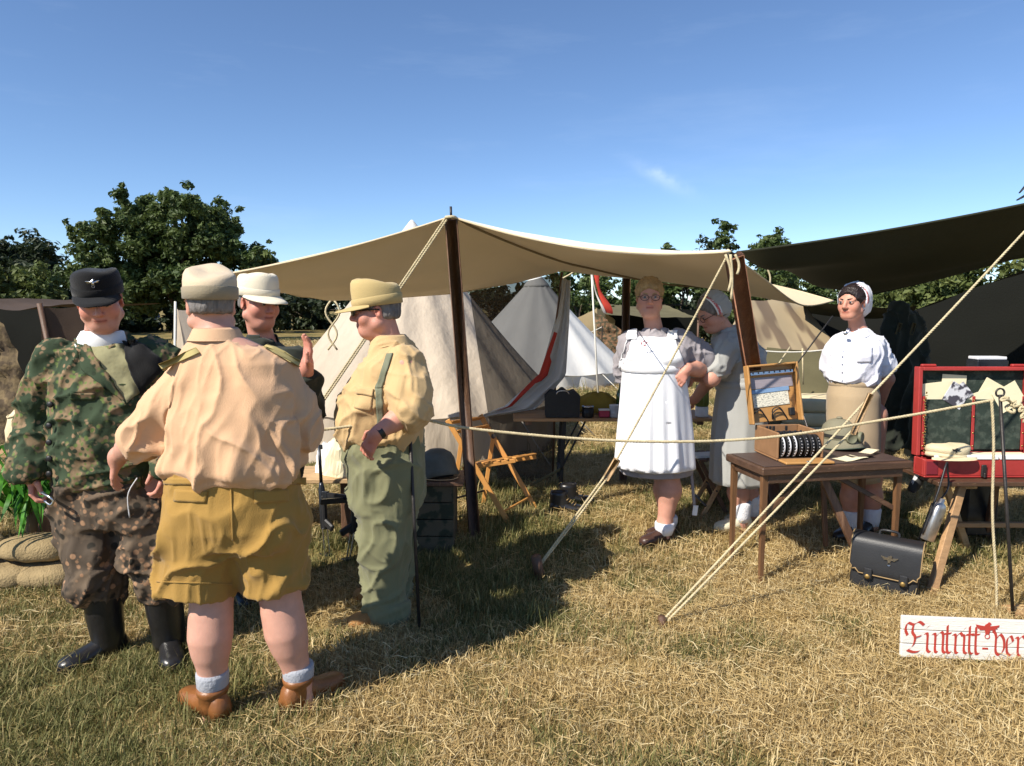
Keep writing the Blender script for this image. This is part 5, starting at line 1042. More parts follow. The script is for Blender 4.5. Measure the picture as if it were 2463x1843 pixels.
# ------------------------------------------------------------------ people
M['skin'] = mat('skin', (.56, .33, .25), .5, .08, 30, .15, 200, tint=True, sss=.12, spec=.35)
M['eye'] = mat('eye_white', (.42, .39, .36), .2, .02, 5); M['iris'] = mat('iris', (.04, .04, .05), .15, .05, 5)
def lk(f, up=(0, 0, 1), roll=0):                          # head axes: x side, y back, z up
    f = np.asarray(f, float); f = f/np.linalg.norm(f); y = -f; z = np.asarray(up, float); z = z - y*(z @ y); z /= np.linalg.norm(z); x = np.cross(y, z)
    c, s = math.cos(roll), math.sin(roll); return np.stack([x*c + z*s, y, z*c - x*s], 1)
class Person:
    def __init__(s, label, X, Y, female=False):
        s.O = A(X, Y, float(gz(X, Y))); s.t = thing('person', label, 'person', s.O); s.b = Field(); s.hands = []; s.f = female; s.h = None
    def J(s, u, v, Y): return P(u, v, Y) - s.O
    def rings(s, rr): return [(*(s.J(u, v, Y)), rx, ry) for u, v, Y, rx, ry in rr]
    def head(s, c, f, neck, scale=1., roll=0, nr=.056, jaw=1.0, nose=1.0, fat=0.):
        R = lk(f, roll=roll); s.hc, s.hR, s.hs = np.asarray(c, float), R, scale; b = s.b; T = lambda *p: s.hc + R @ (A(*p)*scale); k = scale
        b.ell(T(0, .014, .034), A(.077, .098, .084)*k, R, .03); b.ell(T(0, -.032, -.03), A(.062+fat*.5, .064, .084)*k, R, .03); b.ell(T(0, -.06, -.088), A(.036+fat*.4, .03, .026)*k*jaw, R, .03)
        for sx in (-1, 1):
            b.ell(T(.043*sx, -.052, -.03), A(.028+fat, .034, .036)*k, R, .02); b.cap(T(.056*sx, .0, -.06), T(.022*sx, -.058, -.09), (.022+fat)*k, .02*k, .025)
            b.ell(T(.034*sx, -.101, .006), A(.019, .015, .011)*k, R, .012, -1); b.ell(T(.0345*sx, -.0845, .004), A(.0165, .0125, .0105)*k, R, .005)
            b.cap(T(.012*sx, -.088, .022), T(.05*sx, -.074, .024), .011*k, .01*k, .014)
            b.ell(T(.012*sx, -.1, -.034), A(.0095, .012, .008)*k, R, .008)
            b.ell(T(.08*sx, .012, -.006), A(.007, .019, .031)*k, R @ rot(.15, 0, .35*sx), .007); b.ell(T(.086*sx, .006, -.004), A(.006, .009, .016)*k, R @ rot(.15, 0, .35*sx), .005, -1)
        b.cap(T(0, -.091, .016), T(0, -.115*nose, -.026), .0095*k, .0125*k, .014); b.cap(T(-.021, -.086, -.0575), T(.021, -.086, -.0575), .0055*k, .0055*k, .01); b.ell(T(0, -.0905, -.0575), A(.016, .008, .0055)*k, R, .008)
        b.ell(T(0, -.089, -.067), A(.019, .009, .006)*k, R, .008); b.cap(T(-.022, -.1, -.0622), T(.022, -.1, -.0622), .0016, .0016, .004, op=-1)
        b.cap(T(0, .022, -.05), neck, nr, nr*1.1, .03)
        if fat: b.ell(T(0, -.03, -.105), A(.05, .045, .03), R, .03)
        return s
    def hp(s, *p): return s.hc + s.hR @ (A(*p)*s.hs)
    def hx(s, vf): return (np.asarray(vf[0])*s.hs) @ s.hR.T + s.hc, vf[1]
    def hand(s, w, d, n, side, curl=.5, spread=.12, sc=1., thumb=.5):      # d fingers direction, n back-of-hand normal
        d = np.asarray(d, float)/np.linalg.norm(d); n = np.asarray(n, float); n = n - d*(n @ d); n /= np.linalg.norm(n); x = np.cross(d, n)*side; b = s.b; s.hands.append(np.asarray(w, float)+d*.07)
        Pt = lambda a, e, c: w + (d*a + x*e + n*c)*sc
        b.chain([Pt(-.01, 0, 0), Pt(.03, .004, 0)], [.027*sc, .03*sc], .02)
        for e in (-.026, -.009, .009, .026): b.cap(Pt(.015, e*.6, 0), Pt(.085, e*1.05, .002), .0155*sc, .0125*sc, .012)
        for i, (e, L) in enumerate(((-.03, .066), (-.0105, .078), (.0095, .085), (.029, .076))):
            p = Pt(.088, e, .003); ang = 0; ex = e*spread*8
            for j, (q, r) in enumerate(((.46, .0095), (.3, .0085), (.24, .0075))):
                ang += curl*(1.0 if j else .7)*(1+.08*i); v = (d*math.cos(ang) - n*math.sin(ang))*L*q*sc + x*ex*L*q*sc; p2 = p + v; b.cap(p, p2, (r+.0008)*sc, r*sc, .005); p = p2
        p = Pt(.02, .03, -.004); v1 = (d*.6 + x*.75 - n*(.2+.5*thumb))*.04*sc; b.cap(p, p+v1, .0155*sc, .0125*sc, .012); v2 = (d*.9 + x*(.45-.6*thumb) - n*.45*thumb)*.045*sc; b.cap(p+v1, p+v1+v2, .0118*sc, .009*sc, .006); return s
    def finish(s, h=.005, base=(1, 1, 1), lips=(.78, .5, .5), flush=.25):
        V, Fq = s.b.mesh(h); V = relax(V, Fq, 1, .25); L = ((V - s.hc) @ s.hR)/s.hs; c = np.ones((len(V), 3))*A(*base)
        def blend(w, col): c[:] = c*(1-w[:, None]) + c*A(*col)*w[:, None]
        red = A(1.06, .74, .7); g = lambda p, r: np.exp(-(((L-A(*p))/r)**2).sum(1))
        for p, r in (((0, -.11, -.03), .022), ((.045, -.07, -.03), .028), ((-.045, -.07, -.03), .028), ((.083, .01, 0), .03), ((-.083, .01, 0), .03), ((0, -.07, -.1), .02)): blend(np.clip(g(p, r), 0, 1)*flush*2.2, red)
        lp = (np.abs(L[:, 0]) < .027)*np.exp(-(((L[:, 2]+.0622)/.0085)**2))*(L[:, 1] < -.075)*np.clip((.027-np.abs(L[:, 0]))/.008, 0, 1); blend(lp, lips)
        mo_ = (np.abs(L[:, 0]) < .024)*np.exp(-(((L[:, 2]+.0622)/.0022)**2))*(L[:, 1] < -.075); blend(mo_, (.45, .4, .4))
        for q in s.hands: blend(np.exp(-(((V-q)/.09)**2).sum(1))*flush*1.6, red)
        s.body = make('body', V, Fq, M['skin'], s.t, col=c); return s
    def eyes(s, brow=None, closed=.0):
        for sx in (-1, 1):
            u = np.linspace(0, math.pi, 9); v, f = lathe([(.0122*math.sin(a), -.0122*math.cos(a)) for a in u], 14); e = make('eye', *s.hx((v + A(.0335*sx, -.0865, .0035), f)), M['eye'], s.t)
            v, f = lathe([(.0001, .0), (.007, 0), (.0075, -.0012)][::-1], 12); v = v @ rot(math.pi/2, 0, 0).T; make('iris', *s.hx((v + A(.0335*sx, -.0989, .0035), f)), M['iris'], e)
            for z, dz in ((.0105, .0), (-.0045, 0)):
                q = [A(.0335*sx + .0165*math.cos(a), -.0965 + .008*abs(math.cos(a))**2, z*.62 + .0035 + (.0042 if z > 0 else -.0035)*math.sin(a)) for a in np.linspace(.1, math.pi-.1, 9)]
                make('eyelid', *s.hx(tube(q, .0028 if z > 0 else .0022, 5)), s.lid, s.t)
            if brow is not None:
                q = [A((.013+.04*k)*sx, -.0995+.022*k*k+.004*k, .0225+.0055*math.sin(k*2.4)) for k in np.linspace(0, 1, 8)]; make('eyebrow', *s.hx(tube(q, np.array([.003, .0042, .0045, .0044, .004, .0035, .0028, .0015]), 6)), brow, s.t)
        return s
    def part(s, nm, vf, m, smooth=True): return make(nm, vf[0], vf[1], m, s.t, smooth)
    def limb_pts(s, *pts): return [s.J(*p) for p in pts]
Person.lid = mat('lid_skin', (.4, .22, .17), .5, .05, 10)
def hair_field(p, thick=.008, low=-.03, front=.05, sub=True, top=None):
    f = Field(); R = p.hR; k = p.hs
    f.ell(p.hp(0, .018, .036), A(.077+thick, .097+thick, .084+thick)*k, R, .02); f.ell(p.hp(0, .05, -.03), A(.068+thick*.5, .055+thick, .06)*k, R, .03)
    if top is not None: n = p.hR[:, 2]; f.half(n, float(n @ p.hp(0, 0, top)), p.hc-.25, p.hc+.25, .01)
    if sub:
        f.ell(p.hp(0, -.115, -.02), A(.1, front+.03, .085)*k, R, .02, -1)
        n = -R[:, 2]; f.half(n, float(n @ p.hp(0, 0, low)), p.hc-.25, p.hc+.25, .02)
        for sx in (-1, 1): f.ell(p.hp(.085*sx, .006, -.012), A(.03, .024, .036)*k, R, .01, -1)
    return f
def field_cap(p, m, mb, zt=.125, base=.028, tall_front=.02, visor=.07, droop=.3, wide=1.0, nm='cap', tilt=0.0, vw=1.15, flare=1.0, badge=None):
    hb = bpy.data.objects.new(nm, None); scene.collection.objects.link(hb); hb.parent = p.t; n = 40; a = np.arange(n)*2*math.pi/n
    Rt_ = rot(tilt, 0, 0)
    def rg(rx, ry, z, slope=0., wob=0.): return np.stack([rx*np.cos(a), .012 + ry*np.sin(a), z - slope*np.sin(a) + wob*np.sin(3*a+z*60)], 1)
    zb = zt - 2*tall_front*.5
    R0 = [rg(.0835*wide, .104*wide, base), rg(.088*wide, .109*wide, base+.004), rg(.0895*wide, .11*wide, base+.035, .002), rg(.0895*wide*flare, .11*wide*flare, base+(zt-base)*.62, tall_front*.6, .0015), rg(.086*wide*flare, .106*wide*flare, base+(zt-base)*.83, tall_front*.9, .003), rg(.078*wide*flare, .097*wide*flare, base+(zt-base)*.95, tall_front, .004), rg(.064*wide*flare, .08*wide*flare, zt, tall_front, .004), rg(.04, .05, zt-.004, tall_front*.6, .003), rg(.01, .012, zt-.01)]
    g = lambda vf: p.hx((np.asarray(vf[0]) @ Rt_.T, vf[1]))
    make('crown', *g(loft(R0, False, True)), m, hb)
    make('band', *g(loft([rg(.087*wide, .108*wide, base-.004), rg(.0925*wide, .1135*wide, base-.002), rg(.094*wide, .115*wide, base+.036, -.006), rg(.091*wide, .112*wide, base+.04, -.006)], False, False)), mb, hb)
    if visor:
        t_ = np.linspace(math.pi*1.5-vw, math.pi*1.5+vw, 22); rows = []
        for k, th in ((0, 0), (.33, 0), (.66, 0), (1, 0), (1, -.004), (.5, -.004), (0, -.004)):
            o = visor*k*np.cos((t_-math.pi*1.5)/vw*math.pi/2)**.6; rows.append(np.stack([.09*wide*np.cos(t_)*(1+.1*k), .012 + .111*wide*np.sin(t_) - o, base + .006 - droop*o - .012*k*np.abs(np.cos(t_)) + th], 1))
        make('visor', *g(loft(rows, False, False, False)), m, hb)
    if badge: vf = xf(eagle(.05), None, (0, -.105*wide, base+.06)); make('eagle_badge', *g(vf), badge, hb)
    return hb
def boot(p, ankle, toe, h0, m, sole, w=.105, shaft=.2, rs=.055, name='boot', L=.3, knee=None):
    a_ = np.asarray(ankle, float); d = np.asarray(toe, float) - a_; d[2] = 0; d /= np.linalg.norm(d); x = np.cross(d, A(0, 0, 1)); Rm = np.stack([d, -x, A(0, 0, 1)], 1)
    e = bpy.data.objects.new(name, None); scene.collection.objects.link(e); e.parent = p.t
    off = A(a_[0], a_[1], h0) - d*L*.26
    make('upper', *xf(shoe_vf(L, w, .11), Rm, off), m, e); make('sole', *xf(sole_vf(L, w), Rm, off), sole, e)
    if shaft:
        rg = []
        for z, r in sorted(((.025, rs*.8), (min(.07, shaft*.5), rs*.84), (min(.1, shaft*.75), rs*.88), (max(shaft*.55, min(.11, shaft*.8)), rs*.98), (shaft*.9, rs*1.04), (shaft, rs*1.06))): k = max(0, (z-.1)/max(.05, shaft-.1)); c = A(a_[0], a_[1], h0+z) + (0 if knee is None else A(knee[0]-a_[0], knee[1]-a_[1], 0)*k); rg.append(ring(c, r, r*1.08, 20) + (fbm(ring(c*A(9, 9, 14), r, r, 20), 3)[:, None]-.5)*A(.008, .008, .004))
        make('shaft', *loft(rg), m, e)
    return e
def shirt_collar(p, c, rx, ry, h, m, tiltf=.0, opening=.7, nm='collar'):     # band round the neck with falling leaves, opening to the face side
    f = -p.hR[:, 1]; az = math.atan2(f[1], f[0]); t_ = np.linspace(az+opening, az+2*math.pi-opening, 26); rows = []
    for k, z, o in ((0, 0, 1.06), (0, h*.7, 1.0), (0, h, 1.02), (0, h*.8, 1.12), (0, h*.05, 1.32), (0, -h*.15, 1.4)):
        rows.append(np.stack([c[0]+rx*o*np.cos(t_), c[1]+ry*o*np.sin(t_), c[2] + z - tiltf*.0*np.cos(t_-az) - (.03 if o > 1.2 else .0)*np.cos(t_-az).clip(0)], 1))
    return p.part(nm, loft(rows, False, False, False), m)

from mathutils.bvhtree import BVHTree
def drape(p, target, quad, m, nm, off=.004, nu=12, nv=12, thick=.003):      # a cloth piece laid on a garment: four corners, hit along the sight line
    me = target.data; key = target.name
    if key not in drape.c: drape.c[key] = BVHTree.FromPolygons([v.co.copy() for v in me.vertices], [tuple(f.vertices) for f in me.polygons])
    bv = drape.c[key]; c0 = Vector(A(0, 0, CAMH) - p.O); q = np.array(quad, float); rows = []; last = None
    for i in range(nu):
        for j in range(nv):
            a, b = i/(nu-1), j/(nv-1); u, v = (1-a)*(1-b)*q[0] + a*(1-b)*q[1] + a*b*q[2] + (1-a)*b*q[3]
            d = Vector(P(u, v, 1.0) - A(0, 0, CAMH)).normalized(); h, n_, _, dist = bv.ray_cast(c0, d)
            if h is None: rows.append(c0 + d*(last or 3.0)) ; continue
            if last is not None and abs(dist-last) > .12: dist = last; h = c0 + d*dist
            last = dist; rows.append(h - d*off*.6 + n_*off*.6)
    V = np.array([tuple(r) for r in rows]); g = V.reshape(nu, nv, 3)
    for _ in range(2): g[1:-1, 1:-1] = .5*g[1:-1, 1:-1] + .125*(g[:-2, 1:-1] + g[2:, 1:-1] + g[1:-1, :-2] + g[1:-1, 2:])
    V = g.reshape(-1, 3); n = nu*nv; bk = V + np.array(Vector((0, 1, 0)))*max(thick, off+.004); F1 = grid_faces(nu, nv); ed = [i*nv for i in range(nu)] + [(nu-1)*nv+j for j in range(1, nv)] + [i*nv+nv-1 for i in range(nu-2, -1, -1)] + [j for j in range(nv-2, 0, -1)]
    Fs = [[ed[k], ed[(k+1) % len(ed)], ed[(k+1) % len(ed)]+n, ed[k]+n] for k in range(len(ed))]
    return p.part(nm, (np.vstack([V, bk]), F1 + Fs), m)
drape.c = {}
def cloth_mat(name, c, var=.06, bump=.35, bs=220, sheen=.15, **k): return mat(name, c, .9, var, 7, bump, bs, sheen=sheen, spec=.2, **k)
def camo(name, base, patch, dots, scale=1.0):
    m = bpy.data.materials.new(name); m.use_nodes = True; n = m.node_tree.nodes; l = m.node_tree.links; b = n['Principled BSDF']; tc = n.new('ShaderNodeTexCoord')
    def nz(s, d=2): x = n.new('ShaderNodeTexNoise'); x.inputs['Scale'].default_value = s*scale; x.inputs['Detail'].default_value = d; l.new(tc.outputs['Object'], x.inputs['Vector']); return x.outputs['Fac']
    def thr(v, a, c): r = n.new('ShaderNodeMapRange'); r.inputs[1].default_value = a; r.inputs[2].default_value = c; l.new(v, r.inputs[0]); return r.outputs[0]
    def mix(f, a, col):
        x = n.new('ShaderNodeMix'); x.data_type = 'RGBA'; l.new(f, x.inputs[0]); l.new(a, x.inputs[6]) if not isinstance(a, tuple) else setattr(x.inputs[6], 'default_value', (*a, 1)); x.inputs[7].default_value = (*col, 1); return x.outputs[2]
    def dot(s, r):
        v = n.new('ShaderNodeTexVoronoi'); v.inputs['Scale'].default_value = s*scale; l.new(tc.outputs['Object'], v.inputs['Vector']); return thr(v.outputs['Distance'], r, r*.7)
    def mul(a, c): x = n.new('ShaderNodeMath'); x.operation = 'MULTIPLY'; l.new(a, x.inputs[0]); l.new(c, x.inputs[1]); return x.outputs[0]
    o = mix(thr(nz(9), .5, .56), base, patch)
    for (s, r, col, pn, pa) in dots: o = mix(mul(dot(s, r), thr(nz(pn), pa, pa+.05)), o, col)
    l.new(o, b.inputs['Base Color']); b.inputs['Roughness'].default_value = .9; b.inputs['Specular IOR Level'].default_value = .2
    bp = n.new('ShaderNodeBump'); bp.inputs['Strength'].default_value = .3; bp.inputs['Distance'].default_value = .004; x = nz(200/scale); l.new(x, bp.inputs['Height']); l.new(bp.outputs[0], b.inputs['Normal']); return m
M['camo_green'] = camo('camouflage_green', (.04, .06, .033), (.21, .15, .085), ((30, .42, (.25, .17, .1), 8, .46), (34, .4, (.12, .165, .05), 9, .46), (26, .36, (.03, .042, .024), 11, .5)), 1.2)
M['camo_brown'] = camo('camouflage_brown', (.085, .064, .046), (.135, .098, .066), ((26, .38, (.34, .2, .115), 8, .43), (20, .4, (.03, .026, .02), 10, .48), (36, .36, (.26, .15, .085), 8, .5)))
M['tan_shirt'] = cloth_mat('tan_shirt', (.62, .385, .225)); M['shorts'] = cloth_mat('mustard_shorts', (.34, .2, .05)); M['yellow_shirt'] = cloth_mat('yellow_shirt', (.56, .385, .19))
M['green_trousers'] = cloth_mat('green_trousers', (.19, .19, .105)); M['apron'] = cloth_mat('white_apron', (.78, .78, .8), .03); M['grey_blouse'] = cloth_mat('grey_blouse', (.31, .285, .3))
M['grey_dress'] = cloth_mat('grey_dress', (.36, .36, .34)); M['white_blouse'] = cloth_mat('white_blouse', (.76, .76, .83), .03); M['khaki_skirt'] = cloth_mat('khaki_skirt', (.4, .3, .185))
M['dark_jacket'] = cloth_mat('dark_jacket', (.022, .026, .019)); M['black_wool'] = cloth_mat('black_wool', (.007, .007, .008)); M['cream_cap'] = cloth_mat('cream_cap', (.6, .48, .33)); M['cap_band'] = cloth_mat('faded_band', (.3, .25, .17))
M['white_cap'] = cloth_mat('white_cap', (.74, .66, .5)); M['yellow_cap'] = cloth_mat('yellow_cap', (.48, .36, .16)); M['sock_grey'] = cloth_mat('grey_sock', (.36, .37, .4), .1, .8, 90); M['sock_white'] = cloth_mat('white_sock', (.78, .78, .82), .03, .8, 90)
M['brown_leather'] = mat('brown_leather', (.22, .085, .025), .4, .25, 10, .3, 80); M['suede'] = mat('tan_suede', (.36, .18, .06), .9, .2, 20, .5, 90); M['dark_brown_leather'] = mat('dark_brown_leather', (.06, .03, .022), .35, .25, 10, .2, 80)
M['hair_grey'] = mat('hair_grey', (.17, .155, .145), .7, .45, 60, .8, 160, stretch=(1, 1, .3)); M['hair_blond'] = mat('hair_blond', (.38, .24, .1), .55, .35, 40, .8, 140, stretch=(1, 1, .3)); M['hair_dark'] = mat('hair_dark', (.02, .012, .012), .45, .3, 40, .8, 140, stretch=(1, 1, .3))
M['cream_shoe'] = mat('cream_canvas_shoe', (.68, .62, .45), .8, .08, 10, .4, 120)

# ---------- man in shorts, seen from behind
p = Person('man in tan shirt and mustard shorts seen from behind', P(585, 0, 2.702)[0], 2.702); J = p.J; nb = J(520, 798, 2.721)
p.head(J(507, 735, 2.750), (-.42, .9, .0), nb, 1.02, nr=.058, fat=.006)
p.b.torso(p.rings([(572, 1160, 2.721, .2, .13), (572, 1000, 2.721, .18, .13), (570, 880, 2.721, .165, .11), (545, 830, 2.721, .12, .09), (522, 800, 2.721, .06, .06)]))
sl_, el_, wl_ = J(452, 888, 2.702), J(352, 1040, 2.683), J(283, 1098, 2.798); sr_, er_, wr_ = J(678, 890, 2.741), J(716, 1030, 2.779), J(700, 1070, 2.953)
p.b.chain([sl_, el_, wl_], [.052, .05, .034]); p.b.chain([el_*.6+wl_*.4, el_*.4+wl_*.6], [.05, .044]); p.b.chain([sr_, er_, wr_], [.052, .048, .03])
p.hand(wl_, J(268, 1168, 2.847)-wl_, A(-.8, -.5, .2), 1, .3); p.hand(wr_, A(-.3, .9, .1), A(0, 0, 1), -1, .4)
kL, kR, aL, aR = J(508, 1462, 2.673), J(676, 1452, 2.731), J(512, 1648, 2.663), J(718, 1632, 2.741); 
p.b.chain([J(500, 1200, 2.702), kL], [.1, .066], .04); p.b.chain([J(650, 1200, 2.721), kR], [.1, .066], .04)
for k_, a_ in ((kL, aL), (kR, aR)):
    L_ = lambda t, o: k_*(1-t) + a_*t + A(0, -o, 0)
    p.b.chain([L_(-.1, -.01), L_(0, 0), L_(.18, .008), L_(.36, .014), L_(.56, .01), L_(.8, 0), L_(1, 0), L_(1.5, 0)], [.068, .06, .066, .07, .058, .044, .041, .043], .045)
p.finish(.005, (1.02, .93, .9)); p.eyes(M['hair_grey'])
garment('hair', hair_field(p, .006, -.03, .06, top=.055), .006, M['hair_grey'], p.t, [(.004, p.hR[:, 2], 90, 20, 3)])
field_cap(p, M['cream_cap'], M['cap_band'], .131, .028, .026, .06, .3, 1.06, tilt=-.03)
f = Field(); f.torso(p.rings([(566, 1140, 2.721, .225, .165), (564, 1118, 2.721, .258, .18), (568, 1070, 2.721, .24, .176), (572, 1000, 2.721, .22, .168), (572, 920, 2.721, .212, .158), (568, 872, 2.721, .2, .14), (548, 842, 2.721, .16, .115), (530, 822, 2.721, .1, .095), (522, 808, 2.721, .075, .08)]), .04)
cl = el_*.72+wl_*.28
f.chain([sl_ + A(.03, 0, .0), sl_*.4+el_*.6, el_ + A(0, 0, .0)], [.08, .076, .074], .022); f.chain([sr_ - A(.03, 0, 0), sr_*.4+er_*.6, er_], [.08, .074, .07], .022)
f.cap(el_ - (wl_-el_)*.12, el_ + (wl_-el_)*.32, .08, .072, .02, flat=True); f.cap(er_ - (wr_-er_)*.1, er_ + (wr_-er_)*.2, .082, .074, .02, flat=True)
ct = (sl_+sr_)/2
garment('shirt', f, .0065, M['tan_shirt'], p.t, [(.019, (.1, 0, 1), 8, .9, 1, band(.85, 1.5, .15)), (.022, (.75, .1, 1), 6, 1.1, 2, band(.72, 1.35, .2)), (.017, (-.55, .1, 1), 6, 1.1, 12, band(.8, 1.3, .2)), (.012, (1, 0, .3), 9, 2, 4, band(.75, 1.0, .1)), (.004, (.3, .3, 1), 22, 3, 5)], 1)
shirt_collar(p, J(521, 814, 2.721), .074, .08, .042, M['tan_shirt'], opening=.3)
me_ = mat('epaulette', (.42, .34, .14), .9); sh_ = [o for o in p.t.children if o.name.startswith('shirt')][0]
drape(p, sh_, [(470, 838), (480, 850), (392, 892), (380, 876)], me_, 'epaulette', .01, 10, 5); drape(p, sh_, [(632, 838), (640, 828), (722, 868), (716, 884)], me_, 'epaulette', .01, 10, 5)
f = Field(); f.torso(p.rings([(562, 1112, 2.721, .235, .16), (562, 1135, 2.721, .242, .165), (562, 1200, 2.721, .252, .178), (560, 1255, 2.721, .268, .185), (558, 1300, 2.721, .262, .17)]), .03)
hL, hR_ = J(469, 1420, 2.683), J(660, 1412, 2.731)
f.cap(J(500, 1230, 2.702), hL, .13, .148, .05, flat=True); f.cap(J(630, 1230, 2.721), hR_, .13, .122, .05, flat=True)
f.cap(hL + A(0, 0, .12), hL - A(0, 0, .03), .1, .138, .01, flat=True, op=-1); f.cap(hR_ + A(0, 0, .12), hR_ - A(0, 0, .03), .1, .112, .01, flat=True, op=-1)
garment('shorts', f, .0075, M['shorts'], p.t, [(.022, (.6, 0, 1), 7, 1.5, 21, band(.45, .85, .1)), (.022, (1, 0, .6), 7, 1.8, 22, band(.5, .9, .1)), (.006, (.2, .3, 1), 22, 5, 5)], 1)
so_ = [o for o in p.t.children if o.name.startswith('shorts')][0]
drape(p, so_, [(392, 1150), (735, 1150), (735, 1166), (392, 1166)], M['shorts'], 'waistband', .006, 40, 4)
drape(p, so_, [(420, 1178), (500, 1182), (496, 1210), (418, 1206)], M['shorts'], 'pocket_flap', .006, 10, 6); drape(p, so_, [(610, 1182), (690, 1178), (692, 1206), (612, 1212)], M['shorts'], 'pocket_flap', .006, 10, 6)
drape(p, so_, [(553, 1165), (557, 1165), (562, 1300), (558, 1300)], M['shorts'], 'seam', .004, 3, 24); drape(p, so_, [(376, 1398), (556, 1404), (556, 1407), (376, 1401)], M['shorts'], 'hem_stitch', .003, 24, 3)
for a_ in (aL, aR):
    p.part('sock', loft([ring(a_ + A(0, 0, z), r, r, 20) for z, r in ((-.03, .05), (-.005, .054), (.005, .06), (.045, .062), (.06, .06), (.06, .04))], True, False), M['sock_grey'])
boot(p, aL, J(430, 1648, 2.818), 0, M['brown_leather'], M['dark_brown_leather'], .105, .13, .058); boot(p, aR, J(800, 1632, 2.876), 0, M['brown_leather'], M['dark_brown_leather'], .105, .13, .058)

# ---------- man in camouflage
p = Person('man in green dotted camouflage jacket and black cap', P(265, 0, 3.2)[0], 3.2); J = p.J
p.head(J(240, 724, 3.12), (.4, -.88, -.24), J(243, 815, 3.2), 1.04, roll=.1, nr=.062, fat=.004, nose=1.07)
p.b.torso(p.rings([(262, 1160, 3.2, .2, .14), (262, 1000, 3.2, .2, .14), (255, 890, 3.2, .18, .12), (247, 840, 3.2, .11, .09), (243, 812, 3.2, .06, .06)]))
s1, e1, w1 = J(120, 872, 3.18), J(84, 1015, 3.22), J(80, 1140, 3.1); s2, e2, w2 = J(385, 872, 3.18), J(432, 1010, 3.25), J(405, 1120, 3.08)
p.b.chain([s1, e1, w1], [.06, .05, .033]); p.b.chain([s2, e2, w2], [.06, .05, .033])
p.hand(w1, A(.05, -.15, -1), A(-.9, -.4, 0), -1, .75, thumb=.7); p.hand(w2, A(-.1, -.3, -1), A(.9, -.3, 0), 1, .5)
for u, ua in ((220, 262), (350, 405)): p.b.chain([J(u, 1200, 3.2), J((u*.4+ua*.6), 1400, 3.17), J(ua, 1560, 3.18)], [.1, .055, .04], .04)
p.finish(.005, (1.0, .86, .84), flush=.4); p.eyes(M['hair_grey'])
garment('hair', hair_field(p, .005, -.03, .055, top=.055), .006, M['hair_grey'], p.t, [(.004, p.hR[:, 2], 90, 20, 3)])
field_cap(p, M['black_wool'], M['black_wool'], .129, .034, .01, .062, .35, 1.03, badge=M['steel'])
f = Field(); f.torso(p.rings([(255, 1166, 3.2, .205, .155), (256, 1140, 3.2, .228, .17), (260, 1060, 3.2, .235, .175), (258, 960, 3.2, .24, .17), (256, 895, 3.2, .235, .155), (250, 850, 3.2, .175, .13), (246, 826, 3.2, .1, .1), (244, 812, 3.2, .08, .085)]), .04)
f.chain([s1 + A(.03, 0, .0), s1*.4+e1*.6, e1, w1 + A(0, 0, .03)], [.096, .088, .084, .076], .022); f.cap(w1 + A(0, 0, .06), w1 + A(0, -.005, -.005), .08, .08, .01, flat=True)
f.chain([s2 - A(.03, 0, .0), s2*.4+e2*.6, e2, w2], [.1, .092, .085, .07], .04)
garment('camouflage_jacket', f, .0075, M['camo_green'], p.t, [(.016, (.1, 0, 1), 9, 2.5, 31), (.018, (1, 0, .3), 12, 3, 32), (.006, (.3, .3, 1), 28, 8, 33)], 1)
# opened lapels, undershirt and white scarf
def front_sheet(p, nm, pts, m, thick=.012): 
    q = np.array(pts); c = q.mean(0); n_ = len(q); out = np.vstack([q, q + A(0, .02, 0), (c - A(0, thick, 0))[None]]); F_ = [[i, (i+1) % n_, 2*n_] for i in range(n_)] + [[i, i+n_, (i+1) % n_+n_, (i+1) % n_] for i in range(n_)]
    return p.part(nm, (out, F_), m, True)
jk = [o for o in p.t.children if o.name.startswith('camouflage_jacket')][0]
drape(p, jk, [(206, 832), (290, 828), (338, 940), (300, 975)], mat('undershirt', (.3, .28, .15), .9, .1, 8, .4, 60), 'undershirt', .008, 14, 14)
drape(p, jk, [(183, 818), (215, 838), (308, 975), (200, 892)], M['camo_green'], 'lapel', .02, 14, 14); drape(p, jk, [(292, 826), (330, 822), (392, 880), (332, 950)], M['black_wool'], 'lapel', .02, 14, 14)
drape(p, jk, [(168, 945), (228, 945), (226, 962), (168, 962)], M['camo_green'], 'pocket_flap', .008, 10, 5)
p.part('scarf', loft([ring(J(245, v, 3.17), rx, ry, 24) + (fbm(ring(J(245, v, 3.17)*20, 1, 1, 24), 5)[:, None]-.5)*.01 for v, rx, ry in ((838, .1, .1), (828, .105, .105), (812, .095, .1), (798, .083, .09), (796, .07, .075))], False, False), M['white'])
for v in (962, 1010, 1048, 1085, 1120): p.part('button', xf(lathe([(.001, -.004), (.013, -.004), (.014, 0), (.012, .004), (.001, .004)], 12), rot(math.pi/2, 0, 0), J(175, v, 3.2) + A(0, -.16 if v < 1000 else -.168, 0)), M['black'])
f = Field(); f.torso(p.rings([(262, 1140, 3.2, .2, .15), (268, 1200, 3.2, .205, .155), (275, 1255, 3.2, .2, .15)]), .03)
f.chain([J(212, 1225, 3.2), J(222, 1320, 3.17), J(236, 1392, 3.16)], [.125, .12, .115], .04); f.chain([J(340, 1225, 3.2), J(362, 1320, 3.18), J(382, 1385, 3.18)], [.125, .115, .11], .04)
f.cap(J(236, 1392, 3.16), J(250, 1425, 3.16), .115, .085, .03); f.cap(J(382, 1385, 3.18), J(398, 1415, 3.18), .11, .085, .03)
garment('camouflage_trousers', f, .0085, M['camo_brown'], p.t, [(.02, (1, 0, .3), 9, 3, 41, band(.1, .9, .1)), (.02, (.2, 0, 1), 7, 2, 42), (.006, (.3, .3, 1), 26, 8, 43)], 1)
